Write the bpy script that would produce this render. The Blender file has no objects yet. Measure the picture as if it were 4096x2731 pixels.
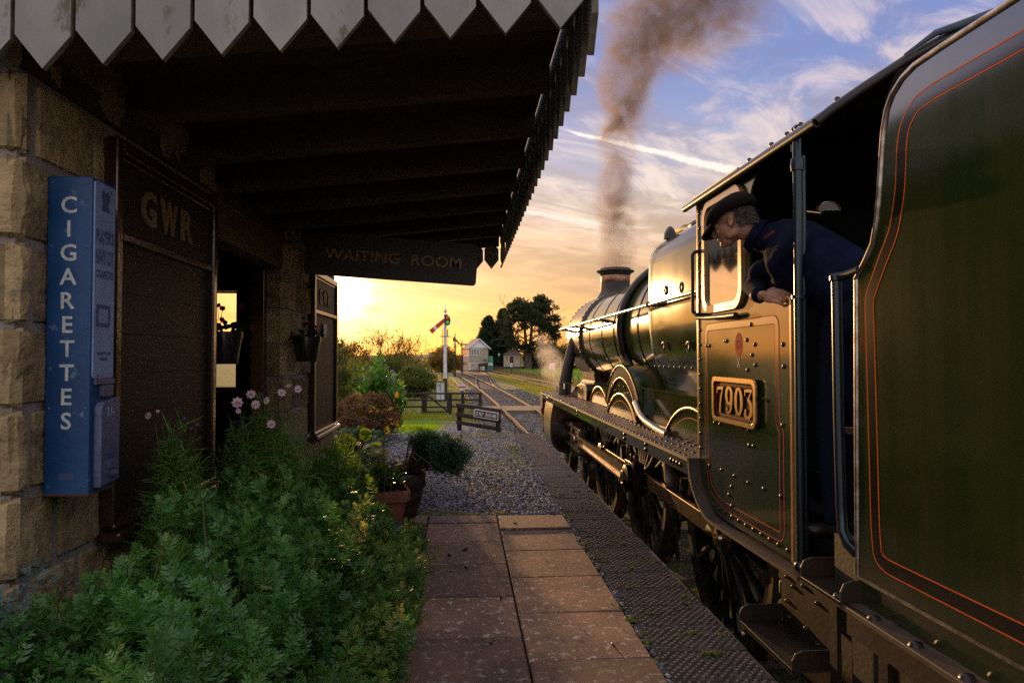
import bpy, bmesh, math, random
import numpy as np
from mathutils import Vector, Matrix, Euler
from mathutils.geometry import tessellate_polygon
R = math.radians
SC = bpy.context.scene
COL = SC.collection
random.seed(7)
# ------------------------------------------------------------------ camera
cam_d = bpy.data.cameras.new('camera'); cam_d.sensor_width = 36.0; cam_d.lens = 24.0
cam_d.clip_start = 0.05; cam_d.clip_end = 6000
cam = bpy.data.objects.new('camera', cam_d); COL.objects.link(cam)
cam.location = (0, 0, 1.44); cam.rotation_euler = (R(91.315), 0, R(-4.08))
SC.camera = cam
# ------------------------------------------------------------------ exposure
SC.view_settings.view_transform = 'Standard'; SC.view_settings.look = 'None'
SC.view_settings.exposure = 0.35; SC.view_settings.gamma = 1.0
SC.cycles.use_denoising = False
SC.cycles.caustics_reflective = False; SC.cycles.caustics_refractive = False
SC.cycles.max_bounces = 8; SC.cycles.transparent_max_bounces = 12
SC.cycles.volume_step_rate = 1.0; SC.cycles.volume_max_steps = 256
SC.cycles.sample_clamp_indirect = 1.0
# ------------------------------------------------------------------ sun
SUN_EL, SUN_AZ = R(5.2), R(-9.9)          # azimuth from +Y towards +X
SUND = Vector((math.sin(SUN_AZ)*math.cos(SUN_EL), math.cos(SUN_AZ)*math.cos(SUN_EL), math.sin(SUN_EL)))
sl = bpy.data.lights.new('sun', 'SUN'); sl.energy = 3.3; sl.angle = R(0.6); sl.color = (1.0, 0.55, 0.20)
sun = bpy.data.objects.new('sun', sl); COL.objects.link(sun)
sun.rotation_euler = SUND.to_track_quat('Z', 'Y').to_euler(); sun.location = SUND*50
# ------------------------------------------------------------------ world: evening sky with cirrus and a contrail
world = bpy.data.worlds.new('World'); SC.world = world; world.use_nodes = True
class NT:
    """small wrapper for node graphs"""
    def __init__(s, tree): s.t = tree; s.n = tree.nodes; s.l = tree.links
    def node(s, typ, **kw):
        n = s.n.new(typ)
        for k, v in kw.items(): setattr(n, k, v)
        return n
    def put(s, sock, v):
        if isinstance(v, bpy.types.NodeSocket): s.l.new(v, sock)
        else: sock.default_value = v
    def m(s, op, a, b=0.0, c=None, clamp=False):
        n = s.node('ShaderNodeMath', operation=op, use_clamp=clamp)
        s.put(n.inputs[0], a); s.put(n.inputs[1], b)
        if c is not None: s.put(n.inputs[2], c)
        return n.outputs[0]
    def vm(s, op, a, b=None):
        n = s.node('ShaderNodeVectorMath', operation=op)
        s.put(n.inputs[0], a)
        if b is not None: s.put(n.inputs[1], b)
        return n.outputs['Value'] if op in ('DOT_PRODUCT', 'LENGTH', 'DISTANCE') else n.outputs[0]
    def comb(s, x, y, z):
        n = s.node('ShaderNodeCombineXYZ'); s.put(n.inputs[0], x); s.put(n.inputs[1], y); s.put(n.inputs[2], z); return n.outputs[0]
    def sep(s, v):
        n = s.node('ShaderNodeSeparateXYZ'); s.put(n.inputs[0], v); return n.outputs
    def noise(s, vec, scale, detail=3.0, rough=0.55, dist=0.0):
        n = s.node('ShaderNodeTexNoise'); s.put(n.inputs['Vector'], vec)
        n.inputs['Scale'].default_value = scale; n.inputs['Detail'].default_value = detail
        n.inputs['Roughness'].default_value = rough; n.inputs['Distortion'].default_value = dist
        return n.outputs[0]
    def voro(s, vec, scale, feature='F1', out=0, rnd=1.0):
        n = s.node('ShaderNodeTexVoronoi', feature=feature); s.put(n.inputs['Vector'], vec)
        n.inputs['Scale'].default_value = scale; n.inputs['Randomness'].default_value = rnd
        return n.outputs[out]
    def ss(s, v, a, b):
        n = s.node('ShaderNodeMapRange', interpolation_type='SMOOTHSTEP')
        s.put(n.inputs[0], v); s.put(n.inputs[1], a); s.put(n.inputs[2], b); return n.outputs[0]
    def mix(s, f, a, b, mode='MIX'):
        n = s.node('ShaderNodeMix', data_type='RGBA', blend_type=mode); n.clamp_factor = True
        s.put(n.inputs[0], f)
        for i, v in ((6, a), (7, b)):
            s.put(n.inputs[i], v if isinstance(v, bpy.types.NodeSocket) else (tuple(v)+(1,))[:4])
        return n.outputs[2]
    def ramp(s, f, stops, interp='LINEAR'):
        n = s.node('ShaderNodeValToRGB'); cr = n.color_ramp; cr.interpolation = interp
        while len(cr.elements) < len(stops): cr.elements.new(0.5)
        for e, (p, c) in zip(cr.elements, stops): e.position = p; e.color = (tuple(c)+(1,))[:4]
        s.put(n.inputs[0], f); return n.outputs[0]
wt = NT(world.node_tree); wt.n.clear()
tc = wt.node('ShaderNodeTexCoord'); D = wt.vm('NORMALIZE', tc.outputs['Generated'])
dx, dy, dz = wt.sep(D)
zc = wt.m('MAXIMUM', dz, 0.0)
base = wt.ramp(zc, [(0.0, (.72, .28, .065)), (.05, (.76, .31, .095)), (.11, (.70, .36, .19)), (.17, (.64, .42, .31)), (.23, (.50, .42, .45)),
                    (.30, (.33, .36, .58)), (.38, (.20, .26, .56)), (.52, (.20, .26, .55)), (.72, (1.0, .97, 1.12)), (1.0, (1.25, 1.2, 1.3))])  # top stops, above the view, raised to add fill light
back = wt.ramp(zc, [(0.0, (1.25, 1.05, 1.0)), (.15, (1.45, 1.24, 1.2)), (.35, (1.3, 1.2, 1.25)), (.7, (1.2, 1.15, 1.25)), (1.0, (1.25, 1.2, 1.3))])  # unseen sky behind the camera, brightened as added fill
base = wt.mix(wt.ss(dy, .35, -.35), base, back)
cs = wt.vm('DOT_PRODUCT', D, tuple(SUND)); csp = wt.m('MAXIMUM', cs, 0.0)
# boost added to unseen left sky, then cirrus: project the direction on a plane high above
base = wt.mix(wt.m('MULTIPLY', wt.ss(dx, -.24, -.52), wt.ss(dy, -.2, .3)), base, wt.vm('MULTIPLY', base, (5.2, 4.0, 2.9)))  # brightness added out of view for the loco and tender paint to reflect
k = wt.m('ADD', zc, 0.10)
px_, py_ = wt.m('DIVIDE', dx, k), wt.m('DIVIDE', dy, k)
a_ = R(38)
ca = wt.m('ADD', wt.m('MULTIPLY', px_, math.cos(a_)), wt.m('MULTIPLY', py_, math.sin(a_)))
cb = wt.m('SUBTRACT', wt.m('MULTIPLY', py_, math.cos(a_)), wt.m('MULTIPLY', px_, math.sin(a_)))
pv = wt.comb(wt.m('MULTIPLY', ca, 0.8), wt.m('MULTIPLY', cb, 2.0), 1.7)
n1 = wt.noise(pv, 2.0, 8.0, 0.66, 0.9)
n2 = wt.noise(wt.comb(px_, py_, 5.0), 0.75, 3.0, 0.5, 0.3)
cl = wt.m('MULTIPLY', wt.ss(n1, .41, .66), wt.ss(n2, .30, .55))
ccol = wt.ramp(zc, [(0, (.90, .58, .25)), (.14, (.96, .70, .44)), (.24, (.86, .70, .62)), (.34, (.72, .58, .62)), (.5, (.60, .52, .64)), (1, (.5, .5, .6))])
n4 = wt.noise(wt.comb(wt.m('MULTIPLY', ca, 1.1), wt.m('MULTIPLY', cb, 2.6), 9.2), 1.5, 6.0, .62, .8)
base = wt.mix(wt.m('MULTIPLY', wt.m('MULTIPLY', wt.ss(n4, .46, .64), wt.ss(zc, .12, .22)), .62), base, wt.ramp(zc, [(0, (.55, .34, .22)), (.2, (.50, .36, .34)), (.3, (.34, .29, .40)), (.45, (.22, .21, .38)), (1, (.25, .25, .4))]))
sky = wt.mix(wt.m('MULTIPLY', cl, wt.ss(zc, .08, .2)), base, ccol)
# low stratus streaks in front of the glow: darker, brownish bands and light gaps between
lv = wt.comb(wt.m('MULTIPLY', dx, 3.4), dy, wt.m('MULTIPLY', wt.m('ADD', dz, wt.m('MULTIPLY', dx, .10)), 24.0))
n3 = wt.noise(lv, 1.35, 6.0, 0.62, 0.6)
lowm = wt.m('MULTIPLY', wt.ss(zc, .32, .10), wt.ss(zc, .015, .05))
sky = wt.mix(wt.m('MULTIPLY', wt.m('MULTIPLY', wt.ss(n3, .47, .62), lowm), .72), sky, (.42, .235, .13))
sky = wt.mix(wt.m('MULTIPLY', wt.m('MULTIPLY', wt.ss(n3, .47, .30), lowm), .75), sky, (.95, .58, .30))
# glow round the sun, dimmed by the stratus
gl1 = wt.m('POWER', csp, 38.0); gl2 = wt.m('POWER', csp, 330.0); gl3 = wt.m('POWER', csp, 4000.0)
dim = wt.m('SUBTRACT', 1.0, wt.m('MULTIPLY', wt.m('MULTIPLY', wt.ss(n3, .48, .64), lowm), .80))
def scaled(col, f):
    n = wt.node('ShaderNodeVectorMath', operation='SCALE'); n.inputs[0].default_value = col; wt.put(n.inputs['Scale'], f); return n.outputs[0]
glow = wt.vm('ADD', scaled((.24, .075, .010), wt.m('MULTIPLY', gl1, dim)), scaled((2.0, 1.22, .52), wt.m('MULTIPLY', gl2, dim)))
glow = wt.vm('ADD', glow, scaled((9.0, 7.5, 4.6), gl3))
sky = wt.vm('ADD', sky, glow)
# contrail: a band along a great circle through two directions
def trail(sky, A, B, w, strength, seed, lo=0.0, hi=1.0):
    n = A.cross(B).normalized(); t = (B-A).normalized()
    s0, s1 = A.dot(t), B.dot(t)
    s = wt.m('DIVIDE', wt.m('SUBTRACT', wt.vm('DOT_PRODUCT', D, tuple(t)), s0), s1-s0)
    off = wt.vm('DOT_PRODUCT', D, tuple(n))
    puff = wt.noise(wt.vm('ADD', D, (seed, 0, 0)), 150.0, 4.0, .65)
    wob = wt.m('MULTIPLY', wt.m('SUBTRACT', wt.noise(D, 22.0, 2.0), .5), .006)
    d = wt.m('ABSOLUTE', wt.m('ADD', off, wob))
    ww = wt.m('MULTIPLY', wt.m('ADD', .35, wt.m('MULTIPLY', s, .65)), w)
    edge = wt.m('ADD', wt.m('DIVIDE', d, ww), wt.m('MULTIPLY', wt.m('SUBTRACT', puff, .5), 1.25))
    f = wt.m('MULTIPLY', wt.ss(edge, 1.05, .35), wt.m('MULTIPLY', wt.ss(s, lo-.03, lo+.12), wt.ss(s, hi+.3, hi)))
    return wt.mix(wt.m('MULTIPLY', f, strength), sky, (1.05, .90, .80))
sky = trail(sky, Vector((0.13637, 0.93834, 0.31768)), Vector((0.36778, 0.89535, 0.25117)), .0072, 1.0, .0, .0, 1.1)
sky = trail(sky, Vector((0.05948, 0.97449, 0.21640)), Vector((0.22059, 0.95854, 0.18040)), .0085, .55, 3.0, .1, .7)
nish = wt.node('ShaderNodeTexSky', sky_type='NISHITA', sun_disc=False, sun_elevation=SUN_EL, sun_rotation=SUN_AZ % (2*math.pi))
bg1 = wt.node('ShaderNodeBackground'); wt.put(bg1.inputs[0], nish.outputs[0]); bg1.inputs[1].default_value = 0.02
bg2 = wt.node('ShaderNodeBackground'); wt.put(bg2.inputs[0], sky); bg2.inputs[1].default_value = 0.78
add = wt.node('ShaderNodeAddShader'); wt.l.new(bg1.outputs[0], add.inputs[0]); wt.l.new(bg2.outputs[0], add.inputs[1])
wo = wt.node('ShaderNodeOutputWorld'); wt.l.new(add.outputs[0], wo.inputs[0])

# ------------------------------------------------------------------ materials
MATS = {}
def pmat(name, col, rough=.6, metal=0.0, col2=None, ns=8.0, nd=4.0, cut=(.35, .65), bump=0.0, bs=30.0, coat=0.0, coat_ior=1.5, spec=.5,
         stretch=(1, 1, 1), rvar=0.0, col3=None, c3=(.62, .72), c3s=3.0, rnd=False, objrnd=False, ior=1.5, aniso=0.0, bd=4.0, bdist=0.01):
    if name in MATS: return MATS[name]
    m = bpy.data.materials.new(name); m.use_nodes = True; t = NT(m.node_tree)
    b = t.n['Principled BSDF']
    co = t.node('ShaderNodeTexCoord').outputs['Object']
    mp = t.node('ShaderNodeMapping'); t.l.new(co, mp.inputs[0]); mp.inputs['Scale'].default_value = stretch
    v = mp.outputs[0]
    if objrnd: v = t.vm('ADD', v, t.vm('MULTIPLY', t.comb(t.node('ShaderNodeObjectInfo').outputs['Random'], .3, .7), (37.0, 11.0, 5.0)))
    c = tuple(col)+(1,)
    if col2 is not None or rvar:
        n = t.noise(v, ns, nd, .6)
        f = t.ss(n, *cut)
        if col2 is not None: c = t.mix(f, col, col2)
        if rvar: t.put(b.inputs['Roughness'], t.m('ADD', rough, t.m('MULTIPLY', t.m('SUBTRACT', n, .5), rvar)))
    if col3 is not None: c = t.mix(t.ss(t.noise(v, c3s, 5.0, .65), *c3), c, col3)
    if objrnd:
        oi = t.node('ShaderNodeObjectInfo').outputs['Random']; sc_ = t.node('ShaderNodeVectorMath', operation='SCALE'); t.put(sc_.inputs[0], c); t.put(sc_.inputs['Scale'], t.m('ADD', .80, t.m('MULTIPLY', oi, .32))); c = sc_.outputs[0]
    if rnd:
        at_ = t.node('ShaderNodeAttribute', attribute_name='rnd')
        f2 = t.m('ADD', .62, t.m('MULTIPLY', at_.outputs['Fac'], .75))
        sc_ = t.node('ShaderNodeVectorMath', operation='SCALE'); t.put(sc_.inputs[0], c[:3] if isinstance(c, tuple) else c); t.put(sc_.inputs['Scale'], f2); c = sc_.outputs[0]
    t.put(b.inputs['Base Color'], c)
    if not rvar: b.inputs['Roughness'].default_value = rough
    b.inputs['Metallic'].default_value = metal; b.inputs['Specular IOR Level'].default_value = spec; b.inputs['IOR'].default_value = ior
    b.inputs['Coat Weight'].default_value = coat; b.inputs['Coat Roughness'].default_value = .06; b.inputs['Coat IOR'].default_value = coat_ior
    b.inputs['Anisotropic'].default_value = aniso
    if bump:
        bn = t.node('ShaderNodeBump'); bn.inputs['Strength'].default_value = bump; bn.inputs['Distance'].default_value = bdist
        t.put(bn.inputs['Height'], t.noise(v, bs, bd, .6)); t.l.new(bn.outputs[0], b.inputs['Normal'])
        if coat: t.l.new(bn.outputs[0], b.inputs['Coat Normal'])
    MATS[name] = m; return m
def leafmat(name, c1, c2, trans=.35, rough=.5, c3=None, spec=.4):
    if name in MATS: return MATS[name]
    m = bpy.data.materials.new(name); m.use_nodes = True; t = NT(m.node_tree)
    b = t.n['Principled BSDF']; at_ = t.node('ShaderNodeAttribute', attribute_name='rnd')
    st = [(0, c1), (.75, c2), (1, c3 or c2)]
    c = t.ramp(at_.outputs['Fac'], st)
    t.put(b.inputs['Base Color'], c); b.inputs['Roughness'].default_value = rough; b.inputs['Specular IOR Level'].default_value = spec
    tr = t.node('ShaderNodeBsdfTranslucent'); sc_ = t.node('ShaderNodeVectorMath', operation='MULTIPLY'); t.put(sc_.inputs[0], c); sc_.inputs[1].default_value = (1.5, 1.45, .7)
    t.l.new(sc_.outputs[0], tr.inputs[0])
    mx = t.node('ShaderNodeMixShader'); mx.inputs[0].default_value = trans
    t.l.new(b.outputs[0], mx.inputs[1]); t.l.new(tr.outputs[0], mx.inputs[2])
    t.l.new(mx.outputs[0], t.n['Material Output'].inputs[0])
    MATS[name] = m; return m

# ------------------------------------------------------------------ mesh builder
WL = {}     # world location of every object that has children
def setp(o, label=None, cat=None, group=None, kind=None):
    if label: o['label'] = label
    if cat: o['category'] = cat
    if group: o['group'] = group
    if kind: o['kind'] = kind
    return o
def thing(name, label, cat, loc=(0, 0, 0), group=None):
    o = bpy.data.objects.new(name, None); COL.objects.link(o); o.location = loc; o.empty_display_size = .1
    WL[o.name] = Vector(loc); return setp(o, label, cat, group)
def link(name, me, parent=None):
    o = bpy.data.objects.new(name, me); COL.objects.link(o)
    if parent is not None: o.parent = parent; WL[o.name] = WL[parent.name]
    else: WL[o.name] = Vector((0, 0, 0))
    return o
def copy_tree(o, delta=(0, 0, 0), parent=None, rz=None):
    c = o.copy(); COL.objects.link(c)
    if parent is None:
        c.location = Vector(o.location)+Vector(delta); WL[c.name] = Vector(c.location)
        if rz is not None: c.rotation_euler = (0, 0, rz)
    else: c.parent = parent; WL[c.name] = WL[parent.name]
    for ch in o.children: copy_tree(ch, parent=c)
    return c
class MB:
    def __init__(s): s.v = []; s.f = []
    def add(s, vs, fs):
        b = len(s.v); s.v += [tuple(p) for p in vs]; s.f += [tuple(i+b for i in f) for f in fs]; return s
    def box(s, a, b, M=None):
        x0, y0, z0 = a; x1, y1, z1 = b
        vs = [Vector(p) for p in ((x0, y0, z0), (x1, y0, z0), (x1, y1, z0), (x0, y1, z0), (x0, y0, z1), (x1, y0, z1), (x1, y1, z1), (x0, y1, z1))]
        if M is not None: vs = [M @ p for p in vs]
        return s.add(vs, [(0, 3, 2, 1), (4, 5, 6, 7), (0, 1, 5, 4), (1, 2, 6, 5), (2, 3, 7, 6), (3, 0, 4, 7)])
    def bar(s, p, q, w, h, up=(0, 0, 1)):
        p, q = Vector(p), Vector(q); d = (q-p).normalized(); u = Vector(up); r = d.cross(u)
        if r.length < 1e-4: r = d.cross(Vector((0, 1, 0)))
        r.normalize(); u = r.cross(d)
        vs = []
        for c in (p, q):
            for a, b in ((-1, -1), (1, -1), (1, 1), (-1, 1)): vs.append(c+r*(a*w/2)+u*(b*h/2))
        return s.add(vs, [(0, 1, 2, 3), (7, 6, 5, 4), (0, 4, 5, 1), (1, 5, 6, 2), (2, 6, 7, 3), (3, 7, 4, 0)])
    def tube(s, pts, r, n=8, closed=False, cap=True):
        P = [Vector(p) for p in pts]; N = len(P); rr = r if isinstance(r, (list, tuple)) else [r]*N
        T = []
        for i in range(N):
            a = P[(i-1) % N] if (closed or i > 0) else P[i]; b = P[(i+1) % N] if (closed or i < N-1) else P[i]
            T.append((b-a).normalized() if (b-a).length > 1e-9 else Vector((0, 0, 1)))
        up = Vector((0, 0, 1)) if abs(T[0].z) < .9 else Vector((1, 0, 0))
        u = (up-T[0]*up.dot(T[0])).normalized(); vs = []
        for i in range(N):
            u = (u-T[i]*u.dot(T[i])); u = u.normalized() if u.length > 1e-6 else T[i].orthogonal().normalized()
            w = T[i].cross(u)
            for k in range(n):
                a = 2*math.pi*k/n; vs.append(P[i]+(u*math.cos(a)+w*math.sin(a))*rr[i])
        fs = []
        for i in range(N if closed else N-1):
            j = (i+1) % N
            for k in range(n): fs.append((i*n+k, i*n+(k+1) % n, j*n+(k+1) % n, j*n+k))
        if cap and not closed: fs += [tuple(range(n))[::-1], tuple((N-1)*n+k for k in range(n))]
        return s.add(vs, fs)
    def lathe(s, prof, o=(0, 0, 0), ax=(0, 0, 1), n=24, a0=0, a1=2*math.pi, cap=True, M=None):
        o = Vector(o); ax = Vector(ax).normalized(); u = ax.orthogonal().normalized() if abs(ax.z) < .99 else Vector((1, 0, 0)); w = ax.cross(u)
        if abs(ax.y) > .99: u = Vector((1, 0, 0)); w = ax.cross(u)
        full = abs(a1-a0-2*math.pi) < 1e-6; m = n if full else n+1; vs = []; fs = []
        for r, h in prof:
            for k in range(m):
                a = a0+(a1-a0)*k/n; vs.append(o+ax*h+(u*math.cos(a)+w*math.sin(a))*r)
        for i in range(len(prof)-1):
            for k in range(n): fs.append((i*m+k, i*m+(k+1) % m, (i+1)*m+(k+1) % m, (i+1)*m+k))
        if cap and full:
            if prof[0][0] > 1e-6: fs.append(tuple(range(m))[::-1])
            if prof[-1][0] > 1e-6: fs.append(tuple((len(prof)-1)*m+k for k in range(m)))
        if M is not None: vs = [M @ p for p in vs]
        return s.add(vs, fs)
    def plate(s, outline, holes, fn, th):
        """flat sheet with holes; fn maps (a,b)->Vector, th = thickness vector"""
        loops = [outline]+list(holes); flat = [p for l in loops for p in l]
        tri = tessellate_polygon([[Vector((a, b, 0)) for a, b in l] for l in loops])
        th = Vector(th); n = len(flat)
        P = [Vector(fn(a, b)) for a, b in flat]
        vs = P+[p+th for p in P]; fs = [tuple(t) for t in tri]+[tuple(i+n for i in t[::-1]) for t in tri]
        b = 0
        for l in loops:
            k = len(l)
            for i in range(k): j = (i+1) % k; fs.append((b+i, b+j, b+j+n, b+i+n))
            b += k
        return s.add(vs, fs)
    def ribbon(s, pts, fn, th):
        """strip of varying width: pts = (a, b, width)"""
        th = Vector(th); L = []; Rr = []
        for i, (a, b, w) in enumerate(pts):
            q0 = pts[max(i-1, 0)]; q1 = pts[min(i+1, len(pts)-1)]
            tx, ty = q1[0]-q0[0], q1[1]-q0[1]; l = math.hypot(tx, ty) or 1; nx, ny = -ty/l*w/2, tx/l*w/2
            L.append((a+nx, b+ny)); Rr.append((a-nx, b-ny))
        n = len(pts); P = [Vector(fn(*q)) for q in L+Rr]; vs = P+[p+th for p in P]; fs = []
        for i in range(n-1):
            fs += [(i, i+1, n+i+1, n+i), (2*n+i, 3*n+i, 3*n+i+1, 2*n+i+1), (i, 2*n+i, 2*n+i+1, i+1), (n+i, n+i+1, 3*n+i+1, 3*n+i)]
        fs += [(0, n, 3*n, 2*n), (n-1, 3*n-1, 4*n-1, 2*n-1)]
        return s.add(vs, fs)
    def ball(s, c, r, n=10, m=6, M=None):
        c = Vector(c); r = Vector(r) if not isinstance(r, (int, float)) else Vector((r, r, r)); vs = [Vector((0, 0, -1))]; fs = []
        for i in range(1, m):
            t = -math.pi/2+math.pi*i/m
            for k in range(n): a = 2*math.pi*k/n; vs.append(Vector((math.cos(t)*math.cos(a), math.cos(t)*math.sin(a), math.sin(t))))
        vs.append(Vector((0, 0, 1)))
        for k in range(n): fs.append((0, 1+(k+1) % n, 1+k))
        for i in range(m-2):
            for k in range(n): fs.append((1+i*n+k, 1+i*n+(k+1) % n, 1+(i+1)*n+(k+1) % n, 1+(i+1)*n+k))
        e = len(vs)-1
        for k in range(n): fs.append((1+(m-2)*n+k, 1+(m-2)*n+(k+1) % n, e))
        vs = [Vector((p.x*r.x, p.y*r.y, p.z*r.z)) for p in vs]
        if M is not None: vs = [M @ p for p in vs]
        return s.add([p+c for p in vs], fs)
    def rivets(s, pts, nrm, r, h=None):
        nrm = Vector(nrm).normalized(); u = nrm.orthogonal().normalized(); w = nrm.cross(u); h = h or r*.7
        for p in pts:
            p = Vector(p); vs = []; n = 7
            for rr, hh in ((1, 0), (.75, .65)):
                for k in range(n): a = 2*math.pi*k/n; vs.append(p+(u*math.cos(a)+w*math.sin(a))*r*rr+nrm*h*hh)
            vs.append(p+nrm*h)
            fs = [(k, (k+1) % n, n+(k+1) % n, n+k) for k in range(n)]+[(n+k, n+(k+1) % n, 2*n) for k in range(n)]
            s.add(vs, fs)
        return s
    def each(s, name, m, parent=None, **kw):
        """every connected piece becomes an object of its own"""
        p = list(range(len(s.v)))
        def root(i):
            while p[i] != i: p[i] = p[p[i]]; i = p[i]
            return i
        for f in s.f:
            for i in f[1:]: p[root(i)] = root(f[0])
        gs = {}
        for f in s.f: gs.setdefault(root(f[0]), []).append(f)
        out = []
        for fs in gs.values():
            ids = sorted({i for f in fs for i in f}); mp = {i: k for k, i in enumerate(ids)}; q = MB(); q.v = [s.v[i] for i in ids]; q.f = [tuple(mp[i] for i in f) for f in fs]; out.append(q.build(name, m, parent, **kw))
        return out
    def build(s, name, m, parent=None, smooth=None, bevel=0.0, recalc=True, **kw):
        me = bpy.data.meshes.new(name)
        off = WL[parent.name] if parent is not None else Vector((0, 0, 0))
        me.from_pydata([(a-off.x, b-off.y, c-off.z) for a, b, c in s.v], [], s.f)
        if recalc:
            bm = bmesh.new(); bm.from_mesh(me); bmesh.ops.recalc_face_normals(bm, faces=bm.faces); bm.to_mesh(me); bm.free()
        if smooth:
            me.polygons.foreach_set('use_smooth', [True]*len(me.polygons)); me.set_sharp_from_angle(angle=R(smooth))
        for q in (m if isinstance(m, (list, tuple)) else [m]): me.materials.append(q)
        o = link(name, me, parent)
        if bevel:
            bv = o.modifiers.new('bevel', 'BEVEL'); bv.width = bevel; bv.segments = 2; bv.limit_method = 'ANGLE'; bv.angle_limit = R(40)
        return setp(o, **kw) if kw else o
def rrect(a0, b0, a1, b1, r, n=6):
    out = []
    for cx, cy, s0 in ((a1-r, b1-r, 0), (a0+r, b1-r, 90), (a0+r, b0+r, 180), (a1-r, b0+r, 270)):
        for i in range(n+1): t = R(s0+90*i/n); out.append((cx+r*math.cos(t), cy+r*math.sin(t)))
    return out
def text_mesh(body, h, o, ux, uy, bold=0.0, ext=.002, width=None, align='CENTER'):
    """lettering as a mesh: cap height h, origin o at the middle (or left) of the base line"""
    cu = bpy.data.curves.new('t', 'FONT'); cu.body = body; cu.size = 1.0; cu.extrude = 0.0; cu.offset = bold; cu.resolution_u = 3
    ob = bpy.data.objects.new('t', cu); COL.objects.link(ob); dg = bpy.context.evaluated_depsgraph_get()
    me = bpy.data.meshes.new_from_object(ob.evaluated_get(dg)); bpy.data.objects.remove(ob)
    V = [v.co.copy() for v in me.vertices]; F = [tuple(p.vertices) for p in me.polygons]
    ed = {}
    for f in F:
        for i in range(len(f)): ed.setdefault(tuple(sorted((f[i], f[(i+1) % len(f)]))), []).append((f[i], f[(i+1) % len(f)]))
    x0, x1 = min(v.x for v in V), max(v.x for v in V); capz = .729
    k = h/capz; kx = k if width is None else width/(x1-x0)
    ux, uy, o = Vector(ux).normalized(), Vector(uy).normalized(), Vector(o); nn = ux.cross(uy)
    cx = (x0+x1)/2 if align == 'CENTER' else x0
    P = [o+ux*((v.x-cx)*kx)+uy*(v.y*k) for v in V]; n = len(P)
    mb = MB(); vs = [p+nn*ext for p in P]+P
    fs = list(F)+[(e[0][0], e[0][1], e[0][1]+n, e[0][0]+n) for e in ed.values() if len(e) == 1]
    bpy.data.meshes.remove(me)
    return mb.add(vs, fs)
# ------------------------------------------------------------------ scattering many small copies of a template into ONE mesh
def npmesh(name, V, F, m, parent=None, rnd=None, smooth=False, **kw):
    """V (n,3) world, F (k,a) all faces with the same number of corners"""
    me = bpy.data.meshes.new(name)
    off = np.array(WL[parent.name] if parent is not None else (0, 0, 0)); V = np.asarray(V, np.float32)-off.astype(np.float32)
    k, a = F.shape
    me.vertices.add(len(V)); me.vertices.foreach_set('co', V.ravel().astype(np.float32))
    me.loops.add(k*a); me.loops.foreach_set('vertex_index', F.ravel().astype(np.int32))
    me.polygons.add(k); me.polygons.foreach_set('loop_start', (np.arange(k)*a).astype(np.int32))
    if smooth: me.polygons.foreach_set('use_smooth', np.ones(k, bool))
    if rnd is not None:
        at_ = me.attributes.new('rnd', 'FLOAT', 'POINT'); at_.data.foreach_set('value', np.asarray(rnd, np.float32))
    me.update(calc_edges=True)
    for q in (m if isinstance(m, (list, tuple)) else [m]): me.materials.append(q)
    o = link(name, me, parent); return setp(o, **kw) if kw else o
def frames(d, rng, spin=True, upish=None):
    """rotation matrices with Y along d; normal Z random about d or close to upish"""
    d = d/np.linalg.norm(d, axis=1, keepdims=True); n = len(d)
    ref = rng.normal(size=(n, 3)) if upish is None else np.tile(np.array(upish, float), (n, 1))+rng.normal(size=(n, 3))*.35
    x = np.cross(d, ref); x /= np.linalg.norm(x, axis=1, keepdims=True)+1e-9
    z = np.cross(x, d)
    return np.stack([x, d, z], axis=2)
def scat(T, F, Rm, S, P, rnd=None):
    """template verts T, faces F, rotations, sizes, positions -> V, F, rnd"""
    T = np.asarray(T, float); F = np.asarray(F); n = len(P)
    S = np.asarray(S, float).reshape(n, -1); S = np.repeat(S, 3, axis=1) if S.shape[1] == 1 else S
    V = np.einsum('nij,nkj->nki', Rm, T[None]*S[:, None, :])+P[:, None, :]
    FF = F[None]+(np.arange(n)*len(T))[:, None, None]
    r = np.random.default_rng(3).random(n) if rnd is None else rnd
    return V.reshape(-1, 3), FF.reshape(-1, F.shape[1]), np.repeat(r, len(T))
def cat_(parts):
    V = []; F = []; Rn = []; b = 0
    for v, f, r in parts: V.append(v); F.append(f+b); Rn.append(r); b += len(v)
    return np.vstack(V), np.vstack(F), np.concatenate(Rn)
def lobed_leaf(nl=3, w=.10):
    """deeply cut leaf: mid rib and side lobes, all narrow diamonds"""
    V = []; F = []
    def lobe(bx, by, ang, L, ww, dz):
        c, s = math.sin(ang), math.cos(ang); b = len(V)
        V.extend([(bx, by, 0), (bx+c*L*.45+s*ww, by+s*L*.45-c*ww, dz*.3+.02), (bx+c*L, by+s*L, dz), (bx+c*L*.45-s*ww, by+s*L*.45+c*ww, dz*.3+.02)]); F.append((b, b+1, b+2, b+3))
    lobe(0, 0, 0, 1.0, w*.8, -.12)
    for i in range(nl):
        y = .16+.56*i/max(nl-1, 1); L = .52-.07*i+.04*(i == 1)
        for sg in (-1, 1): lobe(0, y, sg*(.72-.06*i), L, w, -.05)
    return np.array(V), np.array(F)
OVAL_V = np.array([(0, 0, 0), (.28, .3, .07), (.30, .62, .05), (0, 1, -.12), (-.30, .62, .05), (-.28, .3, .07), (0, .33, 0), (0, .64, -.01)])
OVAL_F = np.array([(0, 1, 2, 6), (6, 2, 3, 7), (0, 6, 4, 5), (6, 7, 3, 4)])
OVAL_F = np.array([(0, 1, 2, 7), (7, 2, 3, 3), (0, 7, 4, 5), (7, 3, 3, 4)])
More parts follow.
